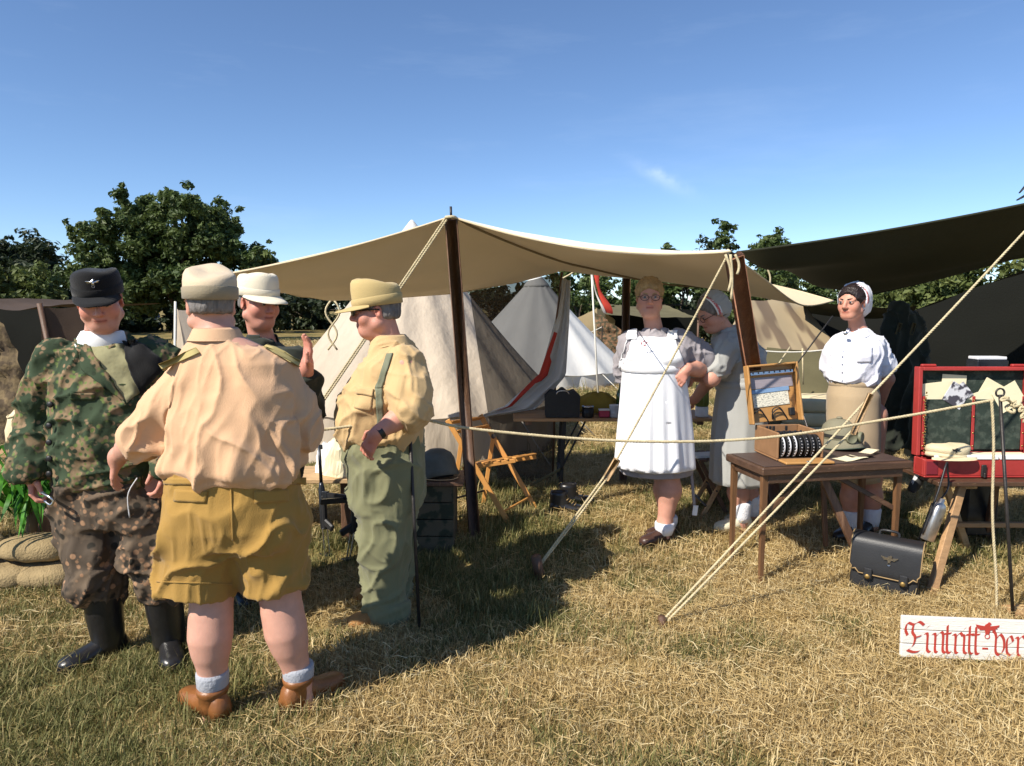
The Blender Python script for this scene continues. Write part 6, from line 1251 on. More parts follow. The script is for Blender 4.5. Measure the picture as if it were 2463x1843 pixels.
boot(p, J(262, 1560, 3.17), J(165, 1600, 3.02), 0, M['boot'], M['black'], .115, .36, .078, knee=J(244, 1400, 3.16)); boot(p, J(408, 1560, 3.19), J(420, 1600, 2.9), 0, M['boot'], M['black'], .115, .38, .08, knee=J(384, 1400, 3.17))
p.part('sunglasses', tube(spline([J(100, 1185, 3.03), J(118, 1195, 3.0), J(128, 1205, 3.0), J(122, 1215, 3.0), J(108, 1205, 3.02)], 14), .006, 6), M['steel'])
p.part('lanyard', tube(spline([J(312, 1245, 3.02), J(308, 1190, 3.0), J(330, 1150, 3.0)], 10), .003, 5), M['tick'])

# ---------- man in the white cap, half hidden
p = Person('man in dark jacket and white cap raising an open hand', P(625, 0, 3.834)[0], 3.834); J = p.J
p.head(J(622, 728, 3.780), (.78, -.6, -.12), J(632, 822, 3.834), 1.08, nr=.06, fat=.004)
p.b.torso(p.rings([(630, 1160, 3.834, .19, .13), (630, 1000, 3.834, .2, .13), (630, 880, 3.834, .19, .12), (630, 842, 3.834, .11, .09), (630, 818, 3.834, .06, .06)]))
s1, e1, w1 = J(712, 872, 3.780), J(742, 985, 3.672), J(737, 885, 3.499); s2, e2, w2 = J(545, 880, 3.834), J(520, 1010, 3.834), J(560, 1090, 3.672)
p.b.chain([s1, e1, w1], [.058, .048, .032]); p.b.chain([s2, e2, w2], [.058, .048, .032]); p.hand(w1, A(.12, -.05, 1), A(.75, .6, .1), -1, .22, .2); p.hand(w2, A(.3, -.4, -.6), A(-.8, -.3, .2), -1, .5)
for u in (575, 675): p.b.chain([J(u, 1170, 3.834), J(u, 1350, 3.802), J(u, 1500, 3.834)], [.1, .066, .045], .04)
p.finish(.0055, (.98, .78, .74), flush=.3); p.eyes(M['hair_grey'])
garment('hair', hair_field(p, .005, -.035, .055, top=.055), .007, M['hair_grey'], p.t)
field_cap(p, M['white_cap'], M['white_cap'], .138, .036, .01, .085, .28, 1.04, flare=.97, vw=1.3)
f = Field(); f.torso(p.rings([(630, 1170, 3.834, .2, .15), (632, 1060, 3.834, .225, .165), (634, 960, 3.834, .235, .165), (634, 890, 3.834, .225, .15), (632, 850, 3.834, .16, .12), (630, 820, 3.834, .09, .095)]), .04)
f.chain([s1 - A(.03, 0, 0), e1, e1*.3+w1*.7], [.09, .075, .06], .04); f.chain([s2 + A(.03, 0, 0), e2, w2], [.09, .075, .055], .04)
garment('jacket', f, .009, M['dark_jacket'], p.t, [(.014, (.1, 0, 1), 9, 2.5, 51), (.014, (1, 0, .3), 12, 3, 52)], 1); shirt_collar(p, J(631, 822, 3.834), .07, .076, .04, M['dark_jacket'])
f = Field(); f.torso(p.rings([(630, 1150, 3.834, .185, .135), (630, 1240, 3.834, .19, .14)]), .03)
for u in (575, 675): f.chain([J(u, 1220, 3.834), J(u, 1360, 3.812), J(u, 1490, 3.823)], [.1, .085, .075], .04)
garment('trousers', f, .011, M['dark_jacket'], p.t, [(.012, (1, 0, .3), 9, 3, 53)], 1)
for u in (575, 675): boot(p, J(u, 1500, 3.834), J(u+30, 1500, 3.564), 0, M['boot'], M['black'], .1, .14, .052)

# ---------- man in the yellow cap, in profile
p = Person('stout man in yellow shirt, yellow cap and sunglasses facing left', P(930, 0, 3.64)[0], 3.64); J = p.J
p.head(J(904, 748, 3.62), (-1, -.16, -.1), J(935, 835, 3.64), 1.06, nr=.068, fat=.01)
p.b.torso(p.rings([(928, 1090, 3.64, .17, .17), (925, 1000, 3.64, .185, .18), (940, 920, 3.64, .15, .18), (950, 870, 3.64, .12, .17), (945, 845, 3.64, .09, .1), (937, 825, 3.64, .06, .06)]))
s1, e1, w1 = J(975, 878, 3.44), J(988, 985, 3.38), J(908, 1042, 3.3); s2, e2, w2 = J(965, 880, 3.84), J(960, 985, 3.9), J(880, 1040, 3.8)
p.b.chain([s1, e1, w1], [.06, .054, .034]); p.b.chain([e1*.7+w1*.3, e1*.5+w1*.5], [.052, .045]); p.b.chain([s2, e2, w2], [.06, .05, .033]); p.hand(w1, A(-.55, .1, -.85), A(-.4, -.9, .1), 1, .55, thumb=.6); p.hand(w2, A(-.6, 0, -.8), A(-.5, .8, 0), -1, .5)
for Y in (3.54, 3.76): p.b.chain([J(940, 1120, Y), J(925, 1310, Y), J(935, 1450, Y), J(932, 1485, Y)], [.1, .066, .045, .045], .04)
p.finish(.005, (1.05, .86, .82), flush=.4); p.eyes(M['hair_grey'])
garment('hair', hair_field(p, .007, -.045, .06, top=.055), .006, M['hair_grey'], p.t, [(.004, p.hR[:, 2], 90, 20, 3)])
field_cap(p, M['yellow_cap'], M['yellow_cap'], .142, .028, .02, .085, .2, 1.06, tilt=.02, flare=1.0, vw=1.25)
for sx in (-1, 1):
    p.part('sunglass_lens', p.hx(xf(loft([ring((0, 0, z), rx, rz, 16, 3) for z, rx, rz in ((0, .027, .02), (.004, .026, .019))]), rot(math.pi/2, 0, .35*sx), (.033*sx, -.104, .004))), M['glass_black'])
    p.part('sunglass_arm', p.hx(tube([(.06*sx, -.09, .01), (.082*sx, -.03, .01), (.084*sx, .02, .005)], .004, 6)), M['black'])
f = Field(); f.torso(p.rings([(922, 1072, 3.64, .185, .18), (917, 1045, 3.64, .215, .205), (917, 1005, 3.64, .22, .215), (924, 960, 3.64, .205, .215), (936, 915, 3.64, .168, .205), (946, 880, 3.64, .148, .2), (950, 855, 3.64, .12, .16), (945, 832, 3.64, .095, .1), (936, 812, 3.64, .08, .08)]), .04)
f.chain([s1 + A(0, .04, .0), s1*.4+e1*.6, e1], [.09, .084, .076], .022); f.cap(e1 - (w1-e1)*.15, e1 + (w1-e1)*.22, .082, .076, .02, flat=True); f.chain([s2 - A(0, .03, 0), e2], [.1, .08], .05)
garment('shirt', f, .0075, M['yellow_shirt'], p.t, [(.015, (.25, 0, 1), 8, 1.2, 61), (.018, (1, .2, .5), 8, 1.6, 62, band(.85, 1.3, .12)), (.012, (1, 0, -.5), 9, 2, 64, band(1.0, 1.45, .1)), (.006, (.2, .3, 1), 24, 5, 65)], 1)
shirt_collar(p, J(936, 826, 3.64), .082, .082, .045, M['yellow_shirt'], opening=.4)
ys = [o for o in p.t.children if o.name.startswith('shirt')][0]
drape(p, ys, [(862, 935), (898, 942), (892, 990), (852, 982)], M['yellow_shirt'], 'chest_pocket', .006, 10, 10); drape(p, ys, [(860, 930), (900, 938), (898, 954), (858, 947)], M['yellow_shirt'], 'pocket_flap', .012, 10, 5)
bg_ = mat('brace_green', (.17, .18, .12), .9, .1, 10, .4, 80); drape(p, ys, [(930, 852), (946, 850), (919, 935), (902, 935)], bg_, 'brace_strap', .008, 5, 18); drape(p, ys, [(902, 935), (919, 935), (926, 1052), (909, 1054)], bg_, 'brace_strap', .008, 5, 18)
p.part('watch_strap', xf(loft([ring((0, 0, z), .04, .036, 16) for z in (-.012, .012)], False, False), np.stack(frame_of(w1-e1), 1), w1 - (w1-e1)*.06), M['leather'])
f = Field(); f.torso(p.rings([(922, 1040, 3.64, .195, .185), (926, 1090, 3.64, .2, .2), (930, 1150, 3.64, .19, .2), (932, 1200, 3.64, .165, .19)]), .03)
f.chain([J(936, 1150, 3.55), J(926, 1310, 3.53), J(930, 1470, 3.54)], [.145, .112, .102], .05); f.chain([J(940, 1150, 3.74), J(936, 1310, 3.76), J(942, 1470, 3.77)], [.14, .108, .098], .05)
f.cap(J(932, 1440, 3.54), J(930, 1484, 3.54), .115, .112, .02, flat=True); f.cap(J(948, 1440, 3.77), J(950, 1482, 3.77), .11, .108, .02, flat=True)
garment('trousers', f, .0085, M['green_trousers'], p.t, [(.02, (.1, 0, 1), 7, .8, 71), (.014, (1, 0, .8), 8, 2, 72, band(.02, .5, .1)), (.014, (.5, 0, 1), 8, 1.4, 73), (.005, (.2, .3, 1), 24, 5, 75)], 1)
boot(p, J(938, 1490, 3.54), J(850, 1500, 3.45), 0, M['suede'], M['dark_brown_leather'], .11, .1, .052); boot(p, J(945, 1490, 3.77), J(870, 1490, 3.8), 0, M['suede'], M['dark_brown_leather'], .11, .1, .052)

# ---------- skirts
def skirt(p, nm, prof, m, npl=11, amp=.1, seed=0, n=132, inner=True):       # prof rows (u, v, Y, rx, ry, pleat)
    a = np.arange(n)*2*math.pi/n; g = np.random.default_rng(seed); ph = np.cumsum(.6+.8*g.random(npl)); ph = ph/ph[-1]*2*math.pi; rows = []
    w = np.zeros(n)
    for i in range(npl): d = (a - ph[i] + math.pi) % (2*math.pi) - math.pi; w += (.6+.8*g.random())*np.exp(-(d/(.09+.09*g.random()))**2)
    w -= w.mean(); pr = np.array([(*p.J(u, v, Y), rx, ry, pl) for u, v, Y, rx, ry, pl in prof]); t_ = np.linspace(0, len(pr)-1, 34); pr = np.stack([np.interp(t_, np.arange(len(pr)), pr[:, k]) for k in range(6)], 1)
    for x, y, z, rx, ry, pl in pr:
        k = 1 + amp*pl*w + .01*np.sin(a*3+z*9+seed); rows.append(np.stack([x + rx*k*np.cos(a), y + ry*k*np.sin(a), z + 0*a + .012*pl*w], 1))
    x, y, z, rx, ry, pl = pr[-1]; k = (1 + amp*pl*w)*.975; rows.append(np.stack([x + rx*k*np.cos(a), y + ry*k*np.sin(a), z + .0*a], 1)); x, y, z, rx, ry, pl = pr[-10]; rows.append(np.stack([x + rx*.94*np.cos(a)*(1+amp*pl*w), y + ry*.94*np.sin(a)*(1+amp*pl*w), z + 0*a], 1))
    return p.part(nm, loft(rows, True, False), m)
# ---------- woman with glasses and white apron
p = Person('woman with glasses in white apron over grey blouse', P(1592, 0, 4.600)[0], 4.600, True); J = p.J
p.head(J(1562, 715, 4.560), (-.14, -.97, -.06), J(1574, 798, 4.600), .97, nr=.052, fat=.007)
p.b.torso(p.rings([(1580, 930, 4.600, .17, .14), (1580, 870, 4.600, .17, .14), (1582, 835, 4.600, .17, .11), (1578, 815, 4.600, .09, .08), (1575, 795, 4.600, .05, .05)]))
s1, e1, w1 = J(1650, 826, 4.600), J(1690, 885, 4.660), J(1652, 888, 4.430); s2, e2, w2 = J(1510, 828, 4.620), J(1505, 900, 4.760), J(1560, 940, 4.820)
p.b.chain([s1, e1, w1], [.06, .056, .036]); p.b.chain([e1*.75+w1*.25, e1*.5+w1*.5], [.058, .05]); p.b.chain([s2 + A(.04, 0, -.02), e2 + A(.03, 0, 0), w2], [.045, .045, .035])
p.hand(w1, A(-.45, -.3, -.6), A(.3, -.8, .5), 1, 1.0, thumb=.7, sc=.95); p.hand(w2, A(.8, 0, -.3), A(0, .9, .2), -1, .6, sc=.9)
for (u0, u1, uk, Y) in ((1598, 1598, 1608, 4.570), (1568, 1606, 1598, 4.720)): p.b.chain([J(u0, 1000, Y), J(uk, 1120, Y), J(uk+2, 1180, Y), J(u1, 1262, Y), J(u1, 1290, Y)], [.1, .068, .072, .044, .042], .04)
p.finish(.0045, (1.03, .88, .83), flush=.25); p.eyes(M['hair_blond'])
f = hair_field(p, .016, -.03, .045); f.ell(p.hp(0, .1, .02), A(.05, .04, .045), p.hR, .03); garment('hair', f, .006, M['hair_blond'], p.t, [(.006, p.hR[:, 1], 70, 14, 5)])
gm = M['dark_brown_leather']
for sx in (-1, 1):
    q = [A(.034*sx + .025*math.cos(a)*abs(math.cos(a))**-.15 if abs(math.cos(a)) > .05 else .034*sx, -.11, .002 + .018*math.sin(a)) for a in np.linspace(0, 2*math.pi, 20)]; fr_ = p.part('glasses_rim', p.hx(tube(q, .0022, 5)), gm)
    make('lens', *p.hx(xf(loft([ring((0, 0, z), .024, .017, 16, 2.6) for z in (0, .001)]), rot(math.pi/2, 0, 0), (.034*sx, -.11, .002))), mat('clear_lens', (.8, .8, .8), .05, .0, 3, alpha=.05, spec=.8), fr_); p.part('glasses_arm', p.hx(tube([(.058*sx, -.108, .006), (.08*sx, -.04, .006), (.083*sx, .02, .002)], .0022, 5)), gm)
p.part('glasses_bridge', p.hx(tube([(-.01, -.111, .004), (0, -.114, .007), (.01, -.111, .004)], .002, 5)), gm)
f = Field(); f.torso(p.rings([(1580, 925, 4.600, .19, .165), (1578, 885, 4.600, .2, .18), (1578, 855, 4.580, .205, .185), (1580, 835, 4.590, .2, .155), (1580, 818, 4.600, .155, .115), (1577, 803, 4.600, .08, .078), (1575, 793, 4.600, .062, .062)]), .04)
f.chain([s1 - A(.03, 0, .0), s1*.4+e1*.6, e1 + A(0, 0, .035)], [.088, .096, .086], .04); f.chain([s2 + A(.03, 0, 0), e2], [.085, .078], .04)
garment('blouse', f, .0075, M['grey_blouse'], p.t, [(.012, (.2, 0, 1), 12, 3, 81), (.012, (1, 0, .4), 14, 4, 82), (.005, (.2, .3, 1), 30, 8, 83)], 1); shirt_collar(p, J(1575, 802, 4.590), .062, .062, .035, M['grey_blouse'], opening=.5)
bl = [o for o in p.t.children if o.name.startswith('blouse')][0]
drape(p, bl, [(1510, 812), (1622, 812), (1648, 885), (1488, 885)], M['apron'], 'apron_bib', .012, 26, 18)
for qd in ([(1532, 792), (1512, 797), (1508, 818), (1532, 818)], [(1606, 794), (1630, 797), (1628, 818), (1602, 818)]): drape(p, bl, qd, M['apron'], 'apron_strap', .016, 6, 10)
skirt(p, 'dress_hem', [(1578, 930, 4.600, .2, .18, 0), (1576, 1090, 4.620, .235, .2, .5), (1578, 1136, 4.620, .235, .2, .7)], M['grey_blouse'], 9, .1, 4)
skirt(p, 'apron_skirt', [(1573, 862, 4.570, .2, .188, 0), (1573, 885, 4.570, .2, .195, .0), (1574, 940, 4.580, .215, .21, .6), (1574, 1040, 4.590, .242, .225, 1.3), (1574, 1120, 4.590, .256, .235, 1.6)], M['apron'], 15, .085, 8)
p.part('apron_band', loft([ring(J(1573, v, 4.570), .203+o, .196+o, 40) for v, o in ((893, .0), (892, .006), (876, .006), (875, 0))], False, False), M['apron'])
as_ = [o for o in p.t.children if o.name.startswith('apron_skirt')][0]
drape(p, as_, [(1582, 968), (1632, 962), (1630, 1018), (1588, 1022)], M['apron'], 'apron_pocket', .006, 10, 10)
for k_, (dx, dz) in enumerate(((-.016, .0), (.0, .014), (.014, .004), (.004, -.012))): p.part('embroidery', xf(box(.012, .003, .016, (0, 0, 0), .002), rot(0, .5*k_, 0), J(1548, 826, 4.390) + A(dx, -.016, dz)), mat('embroidery', (.5, .25, .27), .9) if k_ == 0 else bpy.data.materials['embroidery'], False)
q = spline([J(1660, 1020, 4.720), J(1662, 1120, 4.700), J(1670, 1215, 4.680)], 12); p.part('apron_string', tube(q, .011, 6, flat=.3), M['grey_blouse']); p.part('string_end', box(.035, .008, .07, J(1672, 1228, 4.680), .003, rot(0, .1, 0)), M['white'], False)
for (u1, Y, tx) in ((1598, 4.570, -.9), (1606, 4.720, -.75)):
    a_ = J(u1, 1283, Y); p.part('sock', loft([ring(A(a_[0], a_[1], z), r, r*1.1, 18) for z, r in ((.06, .05), (.09, .06), (.1, .064), (.13, .064), (.14, .06))], True, True), M['sock_white'])
    boot(p, a_, a_ + A(tx, -.45, 0), 0, M['dark_brown_leather'], M['black'], .1, 0, name='shoe', L=.26)
# ---------- bending nurse
p = Person('nurse in grey dress bending over the camp table', P(1780, 0, 4.811)[0], 4.811, True); J = p.J
p.head(J(1712, 752, 4.724), (-.82, -.3, -.48), J(1748, 800, 4.792), .96, nr=.05, fat=.003)
p.b.torso(p.rings([(1792, 940, 4.811, .13, .14), (1785, 880, 4.811, .13, .14), (1772, 830, 4.811, .12, .14), (1755, 805, 4.802, .07, .08), (1745, 792, 4.792, .05, .05)]))
s1, e1, w1 = J(1738, 840, 4.646), J(1712, 910, 4.588), J(1672, 905, 4.763); s2, e2, w2 = J(1742, 835, 4.957), J(1705, 915, 5.054), J(1672, 960, 5.152)
p.b.chain([s1, e1, w1], [.055, .05, .033]); p.b.chain([s2, e2, w2], [.055, .05, .033]); p.hand(w1, A(-.8, .4, -.3), A(0, -.5, .8), -1, .5, sc=.92); p.hand(w2, A(-.8, .2, -.4), A(0, .5, .8), 1, .5, sc=.92)
for (u0, Y) in ((1778, 4.763), (1800, 4.918)): p.b.chain([J(u0, 1000, Y), J(u0-4, 1140, Y), J(u0-2, 1185, Y), J(u0+4, 1248, Y), J(u0+4, 1275, Y)], [.1, .065, .067, .043, .042], .04)
p.finish(.005, (.98, .84, .8), flush=.2); p.eyes(M['hair_grey'])
garment('hair', hair_field(p, .012, -.05, .05), .007, M['hair_grey'], p.t, [(.004, p.hR[:, 2], 80, 16, 3)])
f = Field(); f.ell(p.hp(0, .035, .04), A(.096, .1, .1), p.hR, .02); f.ell(p.hp(0, .08, -.01), A(.075, .06, .07), p.hR, .03); n_ = -p.hR[:, 1]; f.half(n_, float(n_ @ p.hp(0, .0, 0)), p.hc-.3, p.hc+.3); garment('head_scarf', f, .006, M['grey_dress'], p.t, [(.006, p.hR[:, 1], 40, 8, 5)])
def hband(p, y, r, m, z0=.0, w=.018, nm='cap_band', zc=.02):
    q = []; 
    for a in np.linspace(-.25, math.pi+.25, 24): q.append((r*1.0*math.cos(a), r*1.06*math.sin(a)+zc))
    A0 = np.array([(x, y-w, z) for x, z in q]); A1 = np.array([(x, y+w, z) for x, z in q]); A0 *= A(1.0, 1, 1); 
    S_ = np.stack([A0*A(.985, 1, .985), A0, A1, A1*A(.985, 1, .985)], 0); return p.part(nm, p.hx((S_.reshape(-1, 3), grid_faces(4, 24))), m)
M['red_band'] = mat('red_band', (.55, .12, .12), .9, .1, 30, col2=(.7, .6, .6), c2pos=(.55, .6), c2scale=90)
hband(p, -.004, .1, M['white'], w=.02); hband(p, -.004, .1025, M['red_band'], w=.009, nm='red_stripe')
for sx in (-1, 1): p.part('glasses_arm', p.hx(tube([(.058*sx, -.108, .004), (.083*sx, -.03, .006)], .0025, 5)), gm); q = [A(.034*sx + .024*math.cos(a), -.11, .002 + .018*math.sin(a)) for a in np.linspace(0, 2*math.pi, 18)]; p.part('glasses_rim', p.hx(tube(q, .0022, 5)), gm)
f = Field(); f.torso(p.rings([(1788, 935, 4.811, .155, .165), (1784, 890, 4.811, .16, .175), (1776, 850, 4.811, .155, .18), (1766, 820, 4.811, .135, .16), (1754, 803, 4.802, .09, .1), (1746, 790, 4.792, .06, .065)]), .04)
f.chain([s1 + A(.02, .02, 0), s1*.35+e1*.65], [.085, .08], .04); f.chain([s2 + A(.02, -.02, 0), s2*.35+e2*.65], [.085, .08], .04)
garment('dress_top', f, .0085, M['grey_dress'], p.t, [(.013, (.5, 0, 1), 12, 3, 91), (.012, (1, 0, .2), 13, 3, 92), (.005, (.2, .3, 1), 28, 8, 93)], 1)
skirt(p, 'dress_skirt', [(1788, 905, 4.811, .165, .175, 0), (1786, 935, 4.811, .168, .18, 0), (1782, 1000, 4.811, .175, .19, .6), (1777, 1080, 4.811, .178, .2, 1), (1775, 1158, 4.811, .182, .21, 1)], M['grey_dress'], 9, .07, 5)
p.part('waist_band', loft([ring(J(1788, v, 4.811), .168+o, .178+o, 40) for v, o in ((932, .0), (931, .006), (916, .006), (915, 0))], False, False), M['grey_dress']); shirt_collar(p, J(1747, 798, 4.792), .06, .06, .02, M['white'], opening=.4)
for (u0, Y) in ((1782, 4.763), (1804, 4.918)):
    a_ = J(u0, 1270, Y); p.part('sock', loft([ring(A(a_[0], a_[1], z), r, r*1.1, 18) for z, r in ((.06, .05), (.1, .059), (.16, .064), (.19, .066), (.2, .062))], True, True), M['sock_white']); boot(p, a_, a_ + A(-1, -.25, 0), 0, M['cream_shoe'], M['cream_shoe'], .1, 0, name='shoe', L=.27)
# ---------- woman in the white blouse
p = Person('dark haired woman in white blouse and khaki skirt with hands behind her back', P(2055, 0, 4.7)[0], 4.7, True); J = p.J
p.head(J(2050, 728, 4.66), (-.78, -.62, -.04), J(2064, 792, 4.7), .93, nr=.047)
p.b.torso(p.rings([(2055, 930, 4.7, .13, .11), (2058, 880, 4.7, .13, .12), (2064, 835, 4.7, .15, .1), (2065, 812, 4.7, .08, .07), (2064, 790, 4.7, .045, .045)]))
s1, e1, w1 = J(2112, 832, 4.72), J(2134, 912, 4.8), J(2112, 985, 4.9); s2, e2, w2 = J(2010, 828, 4.7), J(1998, 900, 4.84), J(2060, 985, 4.92)
p.b.chain([s1, e1, w1], [.046, .042, .029]); p.b.chain([s2 + A(.03, .02, -.02), e2, w2], [.04, .038, .029]); p.hand(w1, A(-.7, .3, -.5), A(.3, .9, .2), 1, .6, sc=.88); p.hand(w2, A(.7, .2, -.5), A(0, .9, 0), -1, .6, sc=.88)
for (u0, Y) in ((2046, 4.66), (2094, 4.72)): p.b.chain([J(u0+4, 1000, Y), J(u0+2, 1150, Y), J(u0+2, 1195, Y), J(u0, 1262, Y), J(u0, 1285, Y)], [.095, .06, .064, .04, .04], .04)
p.finish(.0045, (1.02, .84, .78), flush=.2); p.eyes(M['hair_dark'])
f = hair_field(p, .014, -.075, .05); garment('hair', f, .006, M['hair_dark'], p.t, [(.005, p.hR[:, 1], 70, 14, 5)])
f = Field(); f.ell(p.hp(0, .045, .035), A(.096, .098, .104), p.hR, .02); f.ell(p.hp(0, .09, -.03), A(.08, .06, .075), p.hR, .03); n_ = -p.hR[:, 1]; f.half(n_, float(n_ @ p.hp(0, .012, 0)), p.hc-.3, p.hc+.3); garment('nurse_cap', f, .006, M['white_blouse'], p.t, [(.005, p.hR[:, 2], 40, 8, 5)])
hband(p, .012, .103, M['white_blouse'], w=.02); hband(p, .012, .1055, M['red_band'], w=.009, nm='red_stripe')
f = Field(); f.torso(p.rings([(2052, 922, 4.7, .14, .12), (2050, 908, 4.7, .158, .135), (2052, 880, 4.7, .158, .145), (2056, 850, 4.69, .162, .145), (2064, 828, 4.7, .155, .115), (2066, 812, 4.7, .11, .088), (2065, 800, 4.7, .066, .066), (2064, 793, 4.7, .055, .055)]), .04)
f.chain([s1 - A(.03, 0, 0), s1*.45+e1*.55], [.074, .07], .04); f.cap(s1*.6+e1*.4, s1*.3+e1*.7, .07, .074, .02, flat=True); f.chain([s2 + A(.03, 0, 0), s2*.4+e2*.6], [.07, .068], .04)
garment('blouse', f, .0075, M['white_blouse'], p.t, [(.013, (.2, 0, 1), 11, 2.5, 101), (.013, (1, 0, .5), 12, 3, 102, band(.75, 1.2, .1)), (.004, (.2, .3, 1), 30, 8, 103)], 1); wb_ = [o for o in p.t.children if o.name.startswith('blouse')][0]; drape(p, wb_, [(2058, 838), (2098, 836), (2096, 872), (2062, 872)], M['white_blouse'], 'chest_pocket', .005, 10, 10); shirt_collar(p, J(2063, 803, 4.69), .06, .06, .034, M['white_blouse'], opening=.45)
p.part('brooch', xf(lathe([(.001, -.004), (.012, -.004), (.014, 0), (.008, .004), (.001, .005)], 14), rot(math.pi/2, 0, -.4), J(2034, 802, 4.585)), M['steel'])
for k in range(5): p.part('button', xf(lathe([(.001, -.002), (.005, -.002), (.005, .002), (.001, .002)], 8), rot(math.pi/2, 0, -.4), J(2020 - 1*k, 825 + 18*k, 4.56)), M['tick'])
skirt(p, 'skirt', [(2052, 912, 4.7, .14, .125, 0), (2052, 950, 4.7, .165, .155, 0), (2052, 1040, 4.7, .17, .165, .3), (2052, 1152, 4.7, .165, .16, .5)], M['khaki_skirt'], 7, .04, 6)
p.part('waist_band', loft([ring(J(2052, v, 4.7), .143+o, .128+o, 40) for v, o in ((928, .004), (927, .009), (914, .004), (913, 0))], False, False), M['khaki_skirt'])
for (u0, Y) in ((2046, 4.66), (2094, 4.72)):
    a_ = J(u0, 1275, Y); p.part('sock', loft([ring(A(a_[0], a_[1], z), r, r*1.1, 18) for z, r in ((.06, .048), (.1, .055), (.15, .058), (.17, .06), (.18, .056))], True, True), M['sock_white']); boot(p, a_, a_ + A(-.8, -.6, 0), 0, M['boot'], M['black'], .09, 0, name='shoe', L=.25)

# ---------- coat on a stand behind her
O = A(P(2165, 0, 5.55)[0], 5.55, .12); t = thing('hanging_coat', 'long dark coat hanging on a stand between white blouse and dark tent', 'coat', O); q = lambda u, v: P(u, v, 5.55) - O
f = Field(); f.torso([(*q(u, v), rx, ry) for u, v, rx, ry in ((2172, 1075, .15, .1), (2170, 1000, .15, .1), (2170, 880, .13, .1), (2168, 800, .125, .09), (2166, 765, .1, .07), (2162, 742, .045, .045), (2160, 732, .03, .03))], .04); f.chain([q(2140, 775), q(2132, 880), q(2130, 960)], [.05, .055, .05], .03); f.chain([q(2196, 775), q(2215, 870), q(2222, 930)], [.05, .055, .05], .03)
garment('coat', f, .011, M['dark_jacket'], t, [(.03, (.1, 0, 1), 12, 1.5, 111), (.012, (1, 0, .4), 12, 3, 112)], 1); v, f_ = tube([A(0, 0, -.03), A(0, 0, .6)], .022, 8); make('stand', v, f_, M['dark_wood'], t); v, f_ = bar(A(-.2, 0, .02), A(.2, 0, .02), .04, .03); make('stand_foot', v, f_, M['dark_wood'], t)
for u in (2145, 2178): v, f_ = box(.03, .012, .09, q(u, 790) + A(0, -.1, 0), .003, rot(0, .25, 0)); make('collar_patch', v, f_, M['olive_canvas'], t)
# ------------------------------------------------------------------ mown dry grass: one mass of blades and cut straw
def blade_mat(name, stops, tr=.25):
    m = bpy.data.materials.new(name); m.use_nodes = True; n = m.node_tree.nodes; l = m.node_tree.links; b = n['Principled BSDF']; out = n['Material Output']
    at_ = n.new('ShaderNodeAttribute'); at_.attribute_name = 'tint'; sx = n.new('ShaderNodeSeparateColor'); l.new(at_.outputs['Color'], sx.inputs[0])
    oi = n.new('ShaderNodeObjectInfo'); ad = n.new('ShaderNodeMath'); ad.operation = 'ADD'; l.new(sx.outputs[0], ad.inputs[0]); mu = n.new('ShaderNodeMath'); mu.operation = 'MULTIPLY_ADD'; mu.inputs[1].default_value = .3; mu.inputs[2].default_value = -.15; l.new(oi.outputs['Random'], mu.inputs[0]); l.new(mu.outputs[0], ad.inputs[1])
    r = n.new('ShaderNodeValToRGB'); e = r.color_ramp.elements
    while len(e) < len(stops): e.new(.5)
    for k, (p_, c) in enumerate(stops): e[k].position = p_; e[k].color = (*c, 1)
    l.new(ad.outputs[0], r.inputs['Fac']); l.new(r.outputs[0], b.inputs['Base Color']); b.inputs['Roughness'].default_value = .65; b.inputs['Specular IOR Level'].default_value = .3
    t_ = n.new('ShaderNodeBsdfTranslucent'); l.new(r.outputs[0], t_.inputs['Color']); ms = n.new('ShaderNodeMixShader'); ms.inputs[0].default_value = tr; l.new(b.outputs[0], ms.inputs[1]); l.new(t_.outputs[0], ms.inputs[2]); l.new(ms.outputs[0], out.inputs['Surface']); return m
M['straw'] = blade_mat('straw', [(0, (.3, .2, .075)), (.35, (.5, .36, .155)), (.7, (.62, .47, .225)), (1, (.72, .6, .35))])
M['green_blade'] = blade_mat('green_blade', [(0, (.09, .095, .028)), (.4, (.15, .155, .05)), (.7, (.24, .225, .08)), (1, (.48, .38, .17))])
src = bpy.data.collections.new('grass_tufts')
